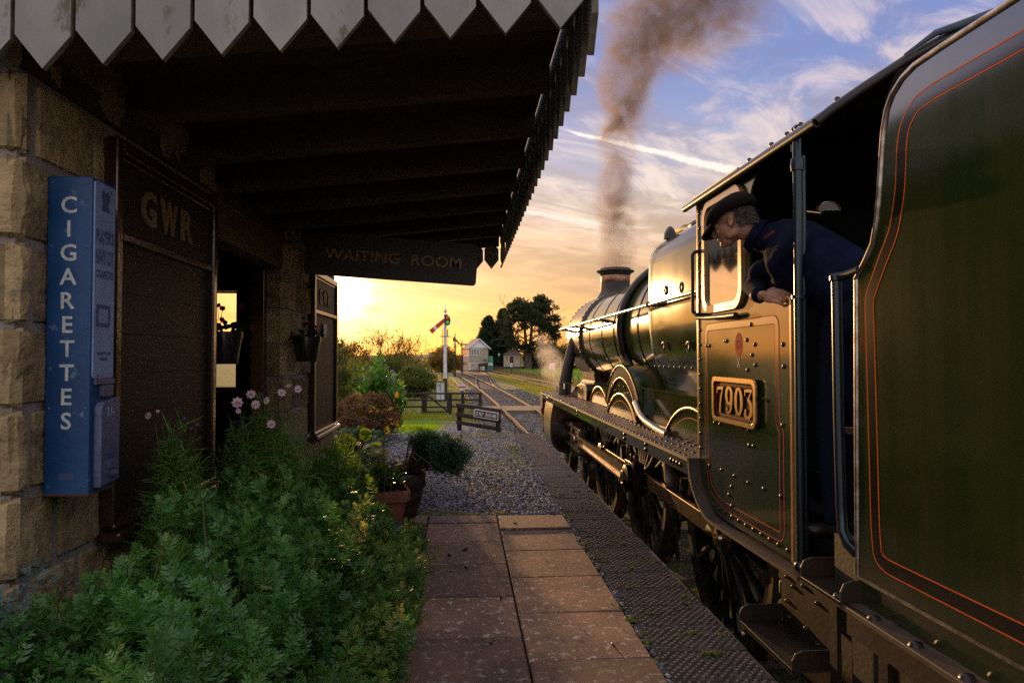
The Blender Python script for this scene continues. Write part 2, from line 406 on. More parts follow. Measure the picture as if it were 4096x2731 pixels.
QUAD_V = np.array([(-.5, 0, 0), (.5, 0, 0), (.35, 1, .1), (-.35, 1, .1)]); QUAD_F = np.array([(0, 1, 2, 3)])
OVAL_F = np.array([(0, 1, 2, 7), (0, 7, 4, 5), (7, 2, 3, 4)])
BLADE_V = np.array([(-.5, 0, 0), (.5, 0, 0), (.3, .6, .06), (-.3, .6, .06), (.02, 1, .2), (-.02, 1, .2)]); BLADE_F = np.array([(0, 1, 2, 3), (3, 2, 4, 5)])
def ico():
    t = (1+5**.5)/2; V = np.array([(-1, t, 0), (1, t, 0), (-1, -t, 0), (1, -t, 0), (0, -1, t), (0, 1, t), (0, -1, -t), (0, 1, -t), (t, 0, -1), (t, 0, 1), (-t, 0, -1), (-t, 0, 1)])/1.9
    F = np.array([(0, 11, 5), (0, 5, 1), (0, 1, 7), (0, 7, 10), (0, 10, 11), (1, 5, 9), (5, 11, 4), (11, 10, 2), (10, 7, 6), (7, 1, 8), (3, 9, 4), (3, 4, 2), (3, 2, 6), (3, 6, 8), (3, 8, 9), (4, 9, 5), (2, 4, 11), (6, 2, 10), (8, 6, 7), (9, 8, 1)])
    return V, F
def stones(P, size, rng, flat=.6):
    """irregular pebbles at P"""
    V0, F0 = ico(); n = len(P)
    q = rng.normal(size=(n, 3)); Rm = frames(q, rng)
    S = size*(.55+.9*rng.random((n, 1)))*(np.array([1, .8, flat])+.25*rng.normal(size=(n, 3))).clip(.3, 1.6)
    T = V0[None]*(1+.22*rng.normal(size=(n, len(V0), 1))).clip(.6, 1.4)
    V = np.einsum('nij,nkj->nki', Rm, T*S[:, None, :])
    V = V*np.array([1, 1, .8])+P[:, None, :]
    F = (F0[None]+(np.arange(n)*len(V0))[:, None, None]).reshape(-1, 3)
    return V.reshape(-1, 3), F, np.repeat(rng.random(n), len(V0))
# =================================================================== SETTING
def xc(y, off=0.0): return 2.92-.00036*y*y+off
rng = np.random.default_rng(11)
def sstep(t): t = np.clip(t, 0, 1); return t*t*(3-2*t)
def terr(x, y):
    x = np.asarray(x, float); y = np.asarray(y, float)
    base = -1.07+0*x
    d = x-xc(y)
    base = base+.14*sstep((-d-2.3)/2.0)+.16*sstep((d-9.0)/4)
    base = base+.05*np.sin(x*.7+y*.13)*np.cos(y*.31)*(np.abs(d) > 2.4)
    ramp = -.03-.93*sstep((y-13.0)/12.0)
    side = sstep((.95-.02*(y-13)-x)/.55+.0)
    return np.where(y > 13.15, np.maximum(base, base*(1-side)+ramp*side), base)
def grid_mesh(name, xs, ys, fn, m, **kw):
    X, Y = np.meshgrid(xs, ys); Z = fn(X, Y); V = np.stack([X, Y, Z], 2).reshape(-1, 3); nx = len(xs)
    I = np.arange(len(xs)-1)[None]+nx*np.arange(len(ys)-1)[:, None]; I = I.ravel()
    return npmesh(name, V, np.stack([I, I+1, I+nx+1, I+nx], 1), m, smooth=True, **kw)
m_ground = pmat('meadow_ground', (.11, .14, .025), .95, col2=(.16, .13, .05), ns=.35, col3=(.05, .07, .02), c3=(.5, .62), c3s=1.3, bump=.6, bs=9, bdist=.06)
xs = np.unique(np.concatenate([np.linspace(-12, 14, 66), np.linspace(-60, 60, 49), [-2500, -900, -400, -180, -100, 100, 180, 400, 900, 2500]]))
ys = np.unique(np.concatenate([[-30, -12, -4, 0, 6, 13.1, 13.16], np.linspace(13.2, 26, 27), np.linspace(27, 90, 43), np.linspace(95, 260, 34), [300, 400, 600, 1000, 1800, 3500]]))
grid_mesh('ground', xs, ys, terr, m_ground, kind='structure')
# low hills on the horizon
m_hill = pmat('distant_hill_land', (.075, .085, .06), 1.0, col2=(.12, .09, .05), ns=.004)
hv = MB()
for hx0, hx1, hy, hh, sd in ((-1500, 700, 2300, 15, 1), (-500, 2600, 2800, 22, 2), (-2600, -700, 2600, 26, 3)):
    n = 60; row = []
    for i in range(n+1):
        t = i/n; x = hx0+(hx1-hx0)*t; z = hh*math.sin(math.pi*t)**.6*(.65+.25*math.sin(t*9+sd)+.12*math.sin(t*31+sd*2))-1.2
        row += [(x, hy-260, -1.3), (x, hy, z), (x, hy+400, -1.3)]
    hv.add(row, [(3*i+j, 3*i+j+3, 3*i+j+4, 3*i+j+1) for i in range(n) for j in (0, 1)])
hv.build('hills', m_hill, smooth=60, kind='structure')
# ---- platform
m_brick = pmat('platform_brick', (.16, .10, .07), .9, col2=(.10, .07, .055), ns=14, bump=.5, bs=40)
m_fill = pmat('platform_gravel_bed', (.075, .07, .075), .95, col2=(.12, .11, .11), ns=45, bump=1.0, bs=60, bdist=.02)
MB().box((-9, -6, -1.3), (1.395, 13.15, -.035)).build('platform', [m_fill], kind='structure')
# paving slabs laid in columns
m_pave = pmat('concrete_paving', (.245, .132, .086), .80, col2=(.145, .080, .055), ns=2.6, nd=8, cut=(.38, .62), col3=(.38, .31, .24), c3=(.565, .615), c3s=20, bump=.5, bs=130, bdist=.006, rnd=True)
pv_ = MB(); pr_ = []
def slab(x0, x1, y0, y1, dz=0.0, tx=0.0, ty=0.0):
    g = .006; x0 += g; x1 -= g; y0 += g; y1 -= g; b = .006; cx, cy = (x0+x1)/2, (y0+y1)/2
    zt = lambda x, y: dz+tx*(x-cx)+ty*(y-cy)
    ring = lambda q, z0: [(x, y, zt(x, y)+z0) for x, y in ((x0+q, y0+q), (x1-q, y0+q), (x1-q, y1-q), (x0+q, y1-q))]
    vs = ring(0, -.06)+ring(0, -b)+ring(b, 0); fs = [(8, 9, 10, 11)]
    for L in (0, 4):
        for k in range(4): fs.append((L+k, L+(k+1) % 4, L+4+(k+1) % 4, L+4+k))
    pv_.add(vs, fs); pr_.extend([random.random()]*12)
yl = [6.29, 6.01, 5.38, 4.79, 4.17, 3.557, 2.94, 2.33, 1.72, 1.1, .5, -.1, -.7, -1.3]
yr = [6.25, 5.73, 5.12, 4.49, 3.87, 3.26, 2.65, 2.04, 1.43, .82, .2, -.4, -1.0, -1.6]
for a, b in zip(yl, yl[1:]):
    slab(-.308, .31, b, a, random.uniform(-.006, .004), random.uniform(-.007, .007), random.uniform(-.008, .008)); slab(-.925, -.312, b+.02, a+.02, random.uniform(-.006, 0))
for i, (a, b) in enumerate(zip(yr, yr[1:])): slab(.309, .915, b, a, random.uniform(-.004, .004)+(.010 if i == 0 else 0), random.uniform(-.006, .006), random.uniform(-.006, .006)-(.018 if i == 0 else 0))
o = pv_.build('paving', m_pave, kind='structure')
at_ = o.data.attributes.new('rnd', 'FLOAT', 'POINT'); at_.data.foreach_set('value', np.array(pr_, np.float32))
# coping of lozenge-patterned bricks along the platform edge
m_cop = pmat('blue_engineering_brick', (.075, .055, .045), .62, col2=(.12, .088, .068), ns=9, nd=5, col3=(.07, .058, .052), c3=(.52, .62), c3s=4, bump=.35, bs=120, bdist=.003)
cp = MB(); X0, X1 = .938, 1.415; ctop = []
y = -3.0; rowpitch = .302
while y < 12.9:
    j = random.uniform(-.008, .008); z0 = -.016+random.uniform(-.006, .003); wear = random.uniform(.75, 1.1)
    for xa, xb in ((X0+j, X1+random.uniform(-.004, .004)),):
        cp.box((xa, y+.006, -.09), (xb, y+rowpitch-.006, z0))
    py, px = .050, .0435
    nr = 6
    for r in range(nr*2-1):
        yy = y+.026+r*py/2*(.302/.302)
        if yy > y+rowpitch-.024: break
        xx = X0+.026+j+(px/2 if r % 2 else 0)
        while xx < X1-.02:
            a, b, h = px*.46, py*.42, .016*wear*random.uniform(.7, 1.1); k = random.uniform(.36, .5)
            if random.random() < .03: xx += px; continue
            vs = [(xx-a, yy, z0), (xx, yy-b, z0), (xx+a, yy, z0), (xx, yy+b, z0), (xx-a*k, yy, z0+h), (xx, yy-b*k, z0+h), (xx+a*k, yy, z0+h), (xx, yy+b*k, z0+h)]
            ctop.append(len(cp.f)); cp.add(vs, [(4, 5, 6, 7), (0, 1, 5, 4), (1, 2, 6, 5), (2, 3, 7, 6), (3, 0, 4, 7)]); xx += px
    y += rowpitch
o = cp.build('platform_coping', [m_cop, pmat('worn_lozenge_brick', (.27, .195, .145), .5, col2=(.17, .12, .09), ns=7, nd=6, rvar=.2, bump=.3, bs=90, bdist=.003)], kind='structure', recalc=False)
for i_ in ctop: o.data.polygons[i_].material_index = 1
# broken mortar and grit between paving and coping
m_grit = pmat('grey_gravel_stone', (.215, .205, .235), .75, col2=(.13, .125, .145), ns=18, rnd=True)
P = np.stack([rng.uniform(.914, .942, 900), rng.uniform(.8, 12.5, 900), rng.uniform(-.02, -.004, 900)], 1)
v, f, r = stones(P, .012, rng); npmesh('joint_grit', v, f, m_grit, rnd=r, kind='stuff')
# moss cushions
m_moss = leafmat('moss_green', (.07, .085, .012), (.16, .17, .02), .15, .9)
cen = np.stack([rng.uniform(.95, 1.39, 42), 2.2+8*rng.random(42)**1.7], 1); cen = np.vstack([cen, np.stack([rng.uniform(.915, .94, 40), 2.0+9*rng.random(40)**1.5], 1)])
Pm = []; 
for cx, cy in cen:
    n = rng.integers(8, 26); q = rng.normal(size=(n, 2))*np.array([.022, .010])*rng.uniform(.4, 1.15)
    Pm.append(np.stack([cx+q[:, 0], cy+q[:, 1], np.full(n, -.003)], 1))
Pm = np.vstack(Pm); v, f, r = stones(Pm, .0085, rng, .8); npmesh('moss', v, f, m_moss, rnd=r, smooth=True, kind='stuff')
# few bits of coal and grit lying on the slabs
m_coal = pmat('coal', (.012, .012, .013), .45)
Pc = np.array([(.02, 5.15, .008), (-.1, 5.0, .009), (-.08, 4.62, .01), (.02, 4.72, .006), (.14, 3.45, .012), (.75, 3.4, .006), (.23, 4.1, .008), (.62, 2.6, .006), (-.05, 2.4, .008), (.45, 5.9, .01), (.36, 2.2, .009), (.3, 6.2, .01)])
v, f, r = stones(Pc, .016, rng); npmesh('coal_crumbs', v, f, m_coal, rnd=r, kind='stuff')
Pc = np.stack([rng.uniform(-.3, .92, 500), 1.5+4.7*rng.random(500), np.full(500, .001)], 1)
v, f, r = stones(Pc, .0035, rng); npmesh('loose_grit', v, f, pmat('pale_grit', (.38, .34, .30), .9), rnd=r, kind='stuff')
# gravel top of the platform beyond the slabs
def gravel_h(x, y): return -.022+.012*np.sin(x*3.1+y*1.7)*np.sin(y*2.3)+.004
n = 30000
P = np.stack([rng.uniform(-2.0, .935, n), 6.3+7.2*rng.random(n)**1.35, np.zeros(n)], 1)
far_ = rng.random(n); P[:, 2] = gravel_h(P[:, 0], P[:, 1])+rng.normal(size=n)*.005
keep = ~((P[:, 0] < -.95) & (P[:, 1] < 9)); P = P[keep]
v, f, r = stones(P, .0155+.006*(P[:, 1:2]-6.3)/7, rng); npmesh('gravel', v, f, m_grit, rnd=r, kind='stuff')
# gravel ramp down to track level
n = 9000
P = np.stack([rng.uniform(-.55, .9, n), 13.2+11*rng.random(n)**1.6, np.zeros(n)], 1); P[:, 2] = terr(P[:, 0], P[:, 1])+.004
v, f, r = stones(P, .03, rng); npmesh('ramp_gravel', v, f, m_grit, rnd=r, kind='stuff')
# lawn blades, moss and weeds on the gravel
m_grass = leafmat('grass_blade', (.10, .23, .006), (.22, .39, .012), .60, .5, (.31, .42, .02))
m_mossy = leafmat('mossy_weed', (.12, .14, .012), (.26, .26, .018), .5, .7, (.34, .28, .04))
def blades(name, P, L, wd, m, lean=.5, **kw):
    n = len(P); d = rng.normal(size=(n, 3))*lean; d[:, 2] = 1
    Rm = frames(d, rng); ln = L*(.5+rng.random((n, 1))); S = np.concatenate([wd*(.7+.6*rng.random((n, 1))), ln, ln], 1)
    v, f, r = scat(BLADE_V, BLADE_F, Rm, S, P, rng.random(n)); return npmesh(name, v, f, m, rnd=r, **kw)
def on_terr(x, y): return np.stack([x, y, terr(x, y)-.004], 1)
n = 46000; yy = 12.9+17*rng.random(n)**1.35; xx = -3.6+3.15*rng.random(n)+.12*np.sin(yy*1.9)-.022*(yy-13)
P = on_terr(xx, yy); P[:, 2] = np.where(yy < 13.15, -.04, P[:, 2]); blades('grass', P, .055, .009, m_grass, .55, kind='stuff')
# moss film between stones: many tiny low blades in patches
def patch(n, c, s): q = rng.normal(size=(n, 2))*np.array(s); return np.stack([c[0]+q[:, 0], c[1]+q[:, 1]], 1)
Q = np.vstack([patch(1100, (.45, 9.3), (.28, .6)), patch(600, (.15, 11.2), (.5, .5)), patch(1500, (.5, 12.6), (.35, .35)), patch(1200, (-.3, 12.6), (.3, .3)), patch(900, (.75, 10.4), (.12, .7)), patch(250, (.3, 7.7), (.25, .3)),
               patch(260, (-.28, 6.42), (.12, .03)), patch(120, (.1, 6.38), (.04, .02)), patch(120, (.3, 6.40), (.05, .02)), patch(90, (-.08, 6.4), (.05, .02))])
Q = Q[(Q[:, 0] < .93) & (Q[:, 1] > 6.31) & (Q[:, 1] < 13.1)]
blades('weeds', np.column_stack([Q, gravel_h(Q[:, 0], Q[:, 1])+.006]), .022, .010, m_mossy, .9, kind='stuff')
n = 9000; yy = 13.2+11*rng.random(n); xx = rng.uniform(-.6, 1.2, n); kk = (np.sin(xx*3+yy)*np.sin(yy*.9-xx)+.35*rng.normal(size=n)) > .25
blades('mossy_grass', on_terr(xx[kk], yy[kk]), .05, .012, m_mossy, .8, kind='stuff')
# rough grass along the line and the paddock on the far side
n = 26000; yy = 26+70*rng.random(n)**1.6; d_ = np.where(rng.random(n) < .45, rng.uniform(-9, -2.2, n), rng.uniform(2.1, 5.0, n)+yy*.012); xx = xc(yy)+d_
P = on_terr(xx, yy); blades('rough_grass', P, .13, .035, m_mossy, .6, kind='stuff')
n = 16000; yy = 60+90*rng.random(n); xx = xc(yy)+8.2+yy*.012+rng.uniform(0, 18, n)
blades('paddock_grass', on_terr(xx, yy), .16, .10, m_grass, .6, kind='stuff')
m_dry = leafmat('dry_grass', (.14, .10, .03), (.24, .17, .06), .4, .8)
n = 5200; t_ = rng.random(n); yy = 50+95*t_; xx = xc(yy)+7.9+yy*.010+rng.normal(size=n)*.5
blades('tall_dry_grass', on_terr(xx, yy), .38, .05, m_dry, .5, kind='stuff')
# ---- tracks
m_rail = pmat('worn_rail_steel', (.46, .29, .16), .24, .9, col2=(.22, .12, .06), ns=1.2, cut=(.45, .8), rvar=.25)
m_rust = pmat('rusty_rail_side', (.075, .038, .020), .75, col2=(.11, .055, .03), ns=3)
m_slp = pmat('sleeper_timber', (.085, .070, .058), .8, col2=(.13, .11, .09), ns=5, stretch=(1, 6, 1), bump=.5, bs=20)
m_chair = pmat('rail_chair_iron', (.05, .032, .022), .8)
m_bal = pmat('track_ballast', (.050, .046, .050), .95, col2=(.10, .092, .096), ns=16, nd=5, bump=1.0, bs=11, bdist=.05)
def sweep(path, sec):
    """path: list of (x,y,z), level; sec: list of (side, height) closed"""
    V = []; F = []; k = len(sec)
    for i, p in enumerate(path):
        a = path[max(i-1, 0)]; b = path[min(i+1, len(path)-1)]; tx, ty = b[0]-a[0], b[1]-a[1]; l = math.hypot(tx, ty); nx, ny = ty/l, -tx/l
        for s_, h_ in sec: V.append((p[0]+nx*s_, p[1]+ny*s_, p[2]+h_))
        if i:
            for j in range(k): q = (j+1) % k; F.append(((i-1)*k+j, (i-1)*k+q, i*k+q, i*k+j))
    return V, F
RSEC = [(-.034, 0), (.034, 0), (.034, -.045), (.010, -.055), (.010, -.12), (.06, -.14), (-.06, -.14), (-.010, -.12), (-.010, -.055), (-.034, -.045)]
def track(label, y0, y1, offfn, step=2.0, slp=.72, ballast=True):
    root = thing('railway_track', label, 'track', (0, 0, 0)); root['kind'] = 'structure'
    ny = int((y1-y0)/step); Y = [y0+(y1-y0)*i/ny for i in range(ny+1)]
    for sg in (-1, 1):
        v, f = sweep([(xc(y, offfn(y)+sg*.7525), y, -.915) for y in Y], RSEC); rl_ = MB().add(v, f).build('rail', [m_rail, m_rust], root)
        for p_ in rl_.data.polygons: p_.material_index = 0 if p_.normal.z > .9 and p_.center.z > -.93 else 1
    sl_ = MB(); ch = MB(); y = y0
    while y < y1:
        o_ = offfn(y); c = xc(y, o_); sl_.box((c-1.28, y-.125, -1.20), (c+1.28, y+.125, -1.052+random.uniform(-.012, .006)))
        if y < 95:
            for sg in (-1, 1):
                r_ = c+sg*.7525
                for q in (-.1, .1): ch.box((r_+q-.045, y-.08, -1.06), (r_+q+.045, y+.08, -.985))
        y += slp
    sl_.build('sleepers', m_slp, root); ch.build('rail_chairs', m_chair, root)
    if ballast:
        v, f = sweep([(xc(y, offfn(y)), y, -1.075) for y in Y], [(-2.0, -.15), (-1.6, 0), (1.6, 0), (2.0, -.15)]); MB().add(v, f).build('ballast', m_bal, root)
track('main running line curving away to the left', -6, 320, lambda y: 0.0)
loopf = lambda y: 3.4*float(sstep((y-50)/60))
track('loop line leaving the main line through points', 50, 320, loopf)
track('siding beside the post and wire fence', 30, 320, lambda y: 5.75+max(0, 60-y)*.01)
n = 11000; yy = 13+40*rng.random(n)**1.7; xx = xc(yy)+rng.uniform(-1.9, 2.6, n)
P = np.stack([xx, yy, np.full(n, -1.06)], 1); v, f, r = stones(P, .05, rng); npmesh('ballast_stones', v, f, pmat('ballast_stone', (.105, .098, .105), .8, col2=(.06, .055, .06), ns=6, rnd=True), rnd=r, kind='stuff')
# timber foot crossing between the rails
m_plank = pmat('weathered_plank', (.20, .135, .085), .75, col2=(.12, .08, .05), ns=4, stretch=(1, 8, 1), bump=.4, bs=18)
fc = thing('foot_crossing', 'weathered timber foot crossing laid between the shining rails', 'crossing', (xc(31.8), 31.8, -1.0))
for xa, xb in ((-1.75, -.83), (-.66, .66), (.83, 1.5)):
    mb = MB(); k = 7
    for i in range(k): mb.box((xc(31.8)+xa, 30.5+i*.4, -1.10), (xc(31.8)+xb, 30.5+i*.4+.385, -.93))
    mb.build('deck', m_plank, fc)
# =================================================================== STATION BUILDING
m_stone = pmat('rockfaced_limestone', (.36, .265, .135), .92, col2=(.24, .17, .085), ns=6, nd=6, col3=(.15, .12, .075), c3=(.53, .66), c3s=5, bump=1.0, bs=45, bdist=.012, rnd=True)
m_mortar = pmat('grey_mortar', (.23, .20, .19), .95, bump=.5, bs=60)
m_dwood = pmat('dark_stained_timber', (.022, .014, .009), .55, col2=(.035, .022, .014), ns=6, stretch=(1, 1, 5), bump=.35, bs=25)
m_gloss = pmat('brown_gloss_paint', (.030, .013, .008), .22, col2=(.040, .018, .011), ns=10, bump=.12, bs=30, coat=.6)
m_white = pmat('weathered_white_paint', (.24, .24, .228), .55, col2=(.175, .18, .165), ns=3.2, nd=6, col3=(.07, .08, .04), c3=(.58, .67), c3s=4.5, objrnd=True, bump=.12, bs=50, bdist=.004, stretch=(1.6, 1.6, .8))
m_edge = pmat('grimy_board_edge', (.16, .14, .09), .85, col2=(.07, .065, .045), ns=14)
bld = thing('station_building', 'rock-faced stone station building with open waiting bay and wooden canopy', 'building', (-1.55, 2.48, 0))
WX = -1.55
cz = [-.24, .06, .36, .656, .956, 1.258, 1.549, 1.849, 2.152, 2.45, 2.74]
SV = []; SF = []; SR = []; sb = 0
def block(o, u, w, n, uw, wh, amp=.022):
    """one rock-faced block: face grid on (u,w) bulging along n"""
    global sb
    nu, nw = max(5, int(uw/.017)), max(5, int(wh/.017)); o = np.array(o); u = np.array(u); w = np.array(w); n = np.array(n)
    g = .006; A = np.linspace(g, uw-g, nu+1); B = np.linspace(g, wh-g, nw+1); AA, BB = np.meshgrid(A, B)
    e = np.minimum(np.minimum(AA-g, uw-g-AA), np.minimum(BB-g, wh-g-BB))
    ph = rng.random(6)*7
    hgt = np.full(AA.shape, .5)
    for q_ in range(9): cu_, cw_ = rng.random(2)*np.array([uw, wh]); gu, gw_ = rng.normal(size=2)*.12; hgt = np.minimum(hgt, (.022+.016*rng.random())*amp/.022+gu*(AA-cu_)+gw_*(BB-cw_)+.02*np.hypot(AA-cu_, BB-cw_))
    hgt = np.maximum(hgt, -.004)+amp*.14*np.sin(AA*43+ph[3]+3*np.sin(BB*19))*np.sin(BB*37+ph[4]+2*np.sin(AA*23))+rng.normal(size=AA.shape)*amp*.10
    H = np.where(e < 1e-6, -.03, hgt*np.clip(e/.022, .2, 1)+.002)
    if n[0] > .5: yy_ = o[1]+AA; zz_ = o[2]+BB; H = np.where((yy_ > 2.60) & (yy_ < 4.34) & (zz_ > .60) & (zz_ < 2.42), np.minimum(H, .003), H)
    V = o+AA[..., None]*u+BB[..., None]*w+H[..., None]*n; V = V.reshape(-1, 3)
    I = (np.arange(nu)[None]+(nu+1)*np.arange(nw)[:, None]).ravel(); F = np.stack([I, I+1, I+nu+2, I+nu+1], 1)
    SV.append(V); SF.append(F+sb); SR.append(np.full(len(V), rng.random())); sb += len(V)
def stone_run(y0, y1, z0, z1, quoin=(), first=0):
    """courses along the platform face x = WX"""
    for i in range(len(cz)-1):
        a, b = cz[i], cz[i+1]
        if b <= z0+.01 or a >= z1-.01: continue
        y = y0; k = 0
        while y < y1-.01:
            L = (.10 if (i+first) % 2 == 0 else .27) if (k == 0 and quoin) else random.uniform(.26, .52)
            if y1-y-L < .12: L = y1-y
            block((WX, y-(.016 if k == 0 and quoin else 0), a), (0, 1, 0), (0, 0, 1), (1, 0, 0), L, b-a); y += L; k += 1
Y_A0, Y_A1, Y_B0, Y_B1 = 2.48, 4.40, 6.02, 8.36
stone_run(Y_A0, Y_A1, -.24, 2.5, (1,)); stone_run(Y_B0, Y_B1, -.24, 2.5, (1,), 1)
# end face towards the camera, and the reveals of the open bay
for i in range(len(cz)-2):
    a, b = cz[i], cz[i+1]; x = WX; k = 0
    while x > -3.4:
        L = (.28 if i % 2 == 0 else .17) if k == 0 else random.uniform(.3, .5)
        block((x-L, Y_A0, a), (1, 0, 0), (0, 0, 1), (0, -1, 0), L+(.016 if k == 0 else 0), b-a); x -= L; k += 1
    block((WX-.17, Y_B0, a), (1, 0, 0), (0, 0, 1), (0, -1, 0), .17, b-a, .008)
    block((WX-.17, Y_A1, a), (1, 0, 0), (0, 0, 1), (0, 1, 0), .17, b-a, .008)
V = np.vstack(SV); F = np.vstack(SF)
o = npmesh('stone_facing', V, F, m_stone, parent=bld, rnd=np.concatenate(SR), smooth=True); o.data.set_sharp_from_angle(angle=R(38))
mb = MB()
mb.box((-1.72, Y_A0+.012, -.3), (WX-.012, Y_A1-.012, 2.56)).box((-1.72, Y_B0+.012, -.3), (WX-.012, Y_B1, 2.56))
mb.box((-5.2, Y_A0+.012, -.3), (-1.72, Y_A0+.3, 2.9)).box((-5.2, Y_A0+.3, -.3), (-4.95, Y_B1-.25, 2.9))
# far gable wall with the window the evening light comes through
wx0, wx1, wz0, wz1 = -2.93, -2.60, 1.10, 2.20
for a, b in (((-5.2, Y_B1-.25, -.3), (wx0, Y_B1, 2.9)), ((wx1, Y_B1-.25, -.3), (-1.72, Y_B1, 2.9)), ((wx0, Y_B1-.25, -.3), (wx1, Y_B1, wz0)), ((wx0, Y_B1-.25, wz1), (wx1, Y_B1, 2.9))): mb.box(a, b)
mb.build('wall_core', m_mortar, bld)
mb = MB(); mb.box((-4.95, Y_A0+.3, -.02), (-1.72, Y_B1-.25, .02)); mb.build('floor', m_dwood, bld)
mb = MB()
mb.box((-4.93, Y_A1, 0), (-1.73, Y_A1+.03, 2.9)); mb.box((-4.93, Y_B1-.29, 0), (wx0-.06, Y_B1-.255, 2.9)); mb.box((wx1+.06, Y_B1-.29, 0), (-1.73, Y_B1-.255, 2.9)); mb.box((wx0-.06, Y_B1-.29, 0), (wx1+.06, Y_B1-.255, wz0-.06)); mb.box((wx0-.06, Y_B1-.29, wz1+.06), (wx1+.06, Y_B1-.255, 2.9))
mb.box((-3.6, Y_A1+.03, 0), (-3.57, Y_B1-.3, 2.9))
mb.build('interior_panelling', m_dwood, bld)
wf = MB()
for a, b in (((wx0-.09, Y_B1-.33, wz0-.09), (wx0, Y_B1-.29, wz1+.09)), ((wx1, Y_B1-.33, wz0-.09), (wx1+.09, Y_B1-.29, wz1+.09)), ((wx0, Y_B1-.33, wz0-.09), (wx1, Y_B1-.29, wz0)), ((wx0, Y_B1-.33, wz1), (wx1, Y_B1-.29, wz1+.09))): wf.box(a, b)
w_ = wf.build('window', m_gloss, bld)
gm = bpy.data.materials.new('window_glass'); gm.use_nodes = True; t_ = NT(gm.node_tree); t_.n.clear()
g1 = t_.node('ShaderNodeBsdfTransparent'); g2 = t_.node('ShaderNodeBsdfGlossy'); g2.inputs['Roughness'].default_value = .03; g1.inputs[0].default_value = (.93, .93, .9, 1)
mx = t_.node('ShaderNodeMixShader'); fr_ = t_.node('ShaderNodeFresnel'); t_.l.new(fr_.outputs[0], mx.inputs[0]); t_.l.new(g1.outputs[0], mx.inputs[1]); t_.l.new(g2.outputs[0], mx.inputs[2])
t_.l.new(mx.outputs[0], t_.node('ShaderNodeOutputMaterial').inputs[0])
MB().box((wx0, Y_B1-.315, wz0), (wx1, Y_B1-.309, wz1)).build('pane', gm, w_)
# timber lintel beam over the open bay, posts, and the door on the far reveal
mb = MB(); mb.box((-1.70, Y_A1-.1, 2.20), (-1.56, Y_B0+.1, 2.50)); mb.build('lintel_beam', pmat('oak_beam', (.11, .07, .035), .7, col2=(.06, .04, .02), ns=5, stretch=(1, .4, 3), bump=.3, bs=20), bld, bevel=.008)
mb = MB(); mb.box((-1.80, Y_B0-.09, 0), (-1.69, Y_B0-.005, 2.2)); mb.box((-1.80, Y_A1+.03, 0), (-1.71, Y_A1+.11, 2.2)); mb.each('door_post', m_gloss, bld, bevel=.006)
mb = MB(); mb.box((-2.10, 6.9, 0), (-1.74, 6.95, 2.2)); 
d_ = mb.build('inner_door', m_dwood, bld); 
MB().box((-2.05, 6.885, .1), (-1.8, 6.899, .9)).build('door_panel', m_gloss, d_, bevel=.004)
MB().lathe([(.018, 0), (.012, .03), (.026, .045), (.026, .07), (0, .08)], (-2.06, 6.9, 1.02), (0, -1, 0), 12).build('door_knob', pmat('brass', (.55, .36, .12), .25, 1.0), d_, smooth=50)
# canopy
SLP = .11
def zj(x): return 2.70+SLP*x
can_deck = MB(); XE = .435
can_deck.add([(-1.62, 2.38, zj(-1.62)+.17), (XE, 2.38, zj(XE)+.17), (XE, 8.38, zj(XE)+.17), (-1.62, 8.38, zj(-1.62)+.17), (-1.62, 2.38, zj(-1.62)+.21), (XE, 2.38, zj(XE)+.21), (XE, 8.38, zj(XE)+.21), (-1.62, 8.38, zj(-1.62)+.21)],
             [(0, 3, 2, 1), (4, 5, 6, 7), (0, 1, 5, 4), (1, 2, 6, 5), (2, 3, 7, 6), (3, 0, 4, 7)])
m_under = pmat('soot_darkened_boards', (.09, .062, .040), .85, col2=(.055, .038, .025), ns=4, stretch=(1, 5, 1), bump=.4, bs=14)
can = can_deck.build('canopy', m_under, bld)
mb = MB(); y = 2.62
while y < 8.3:
    mb2 = [(-1.62, zj(-1.62)), (XE-.02, zj(XE-.02))]
    mb.add([(a, y+s, b+h) for h in (0, .168) for s in (-.045, .045) for a, b in mb2], [(0, 1, 3, 2), (4, 6, 7, 5), (0, 2, 6, 4), (1, 5, 7, 3), (0, 4, 5, 1), (2, 3, 7, 6)]); y += .672
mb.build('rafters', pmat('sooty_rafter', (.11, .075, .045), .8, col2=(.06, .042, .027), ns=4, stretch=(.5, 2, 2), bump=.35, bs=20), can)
mb = MB(); mb.box((-1.62, 2.50, 2.46), (-1.545, 8.34, 2.56)); mb.build('wall_plate', m_dwood, can)
mb = MB(); mb.add([(p[0], p[1], p[2]) for p in ((-5.4, 2.3, 2.55), (-3.3, 2.3, 3.75), (-1.55, 2.3, 2.72), (-5.4, 8.5, 2.55), (-3.3, 8.5, 3.75), (-1.55, 8.5, 2.72))], [(0, 1, 4, 3), (1, 2, 5, 4), (0, 2, 1), (3, 4, 5), (0, 3, 5, 2)])
mb.build('roof', pmat('stone_slate', (.14, .11, .08), .9, col2=(.08, .07, .05), ns=6), bld)
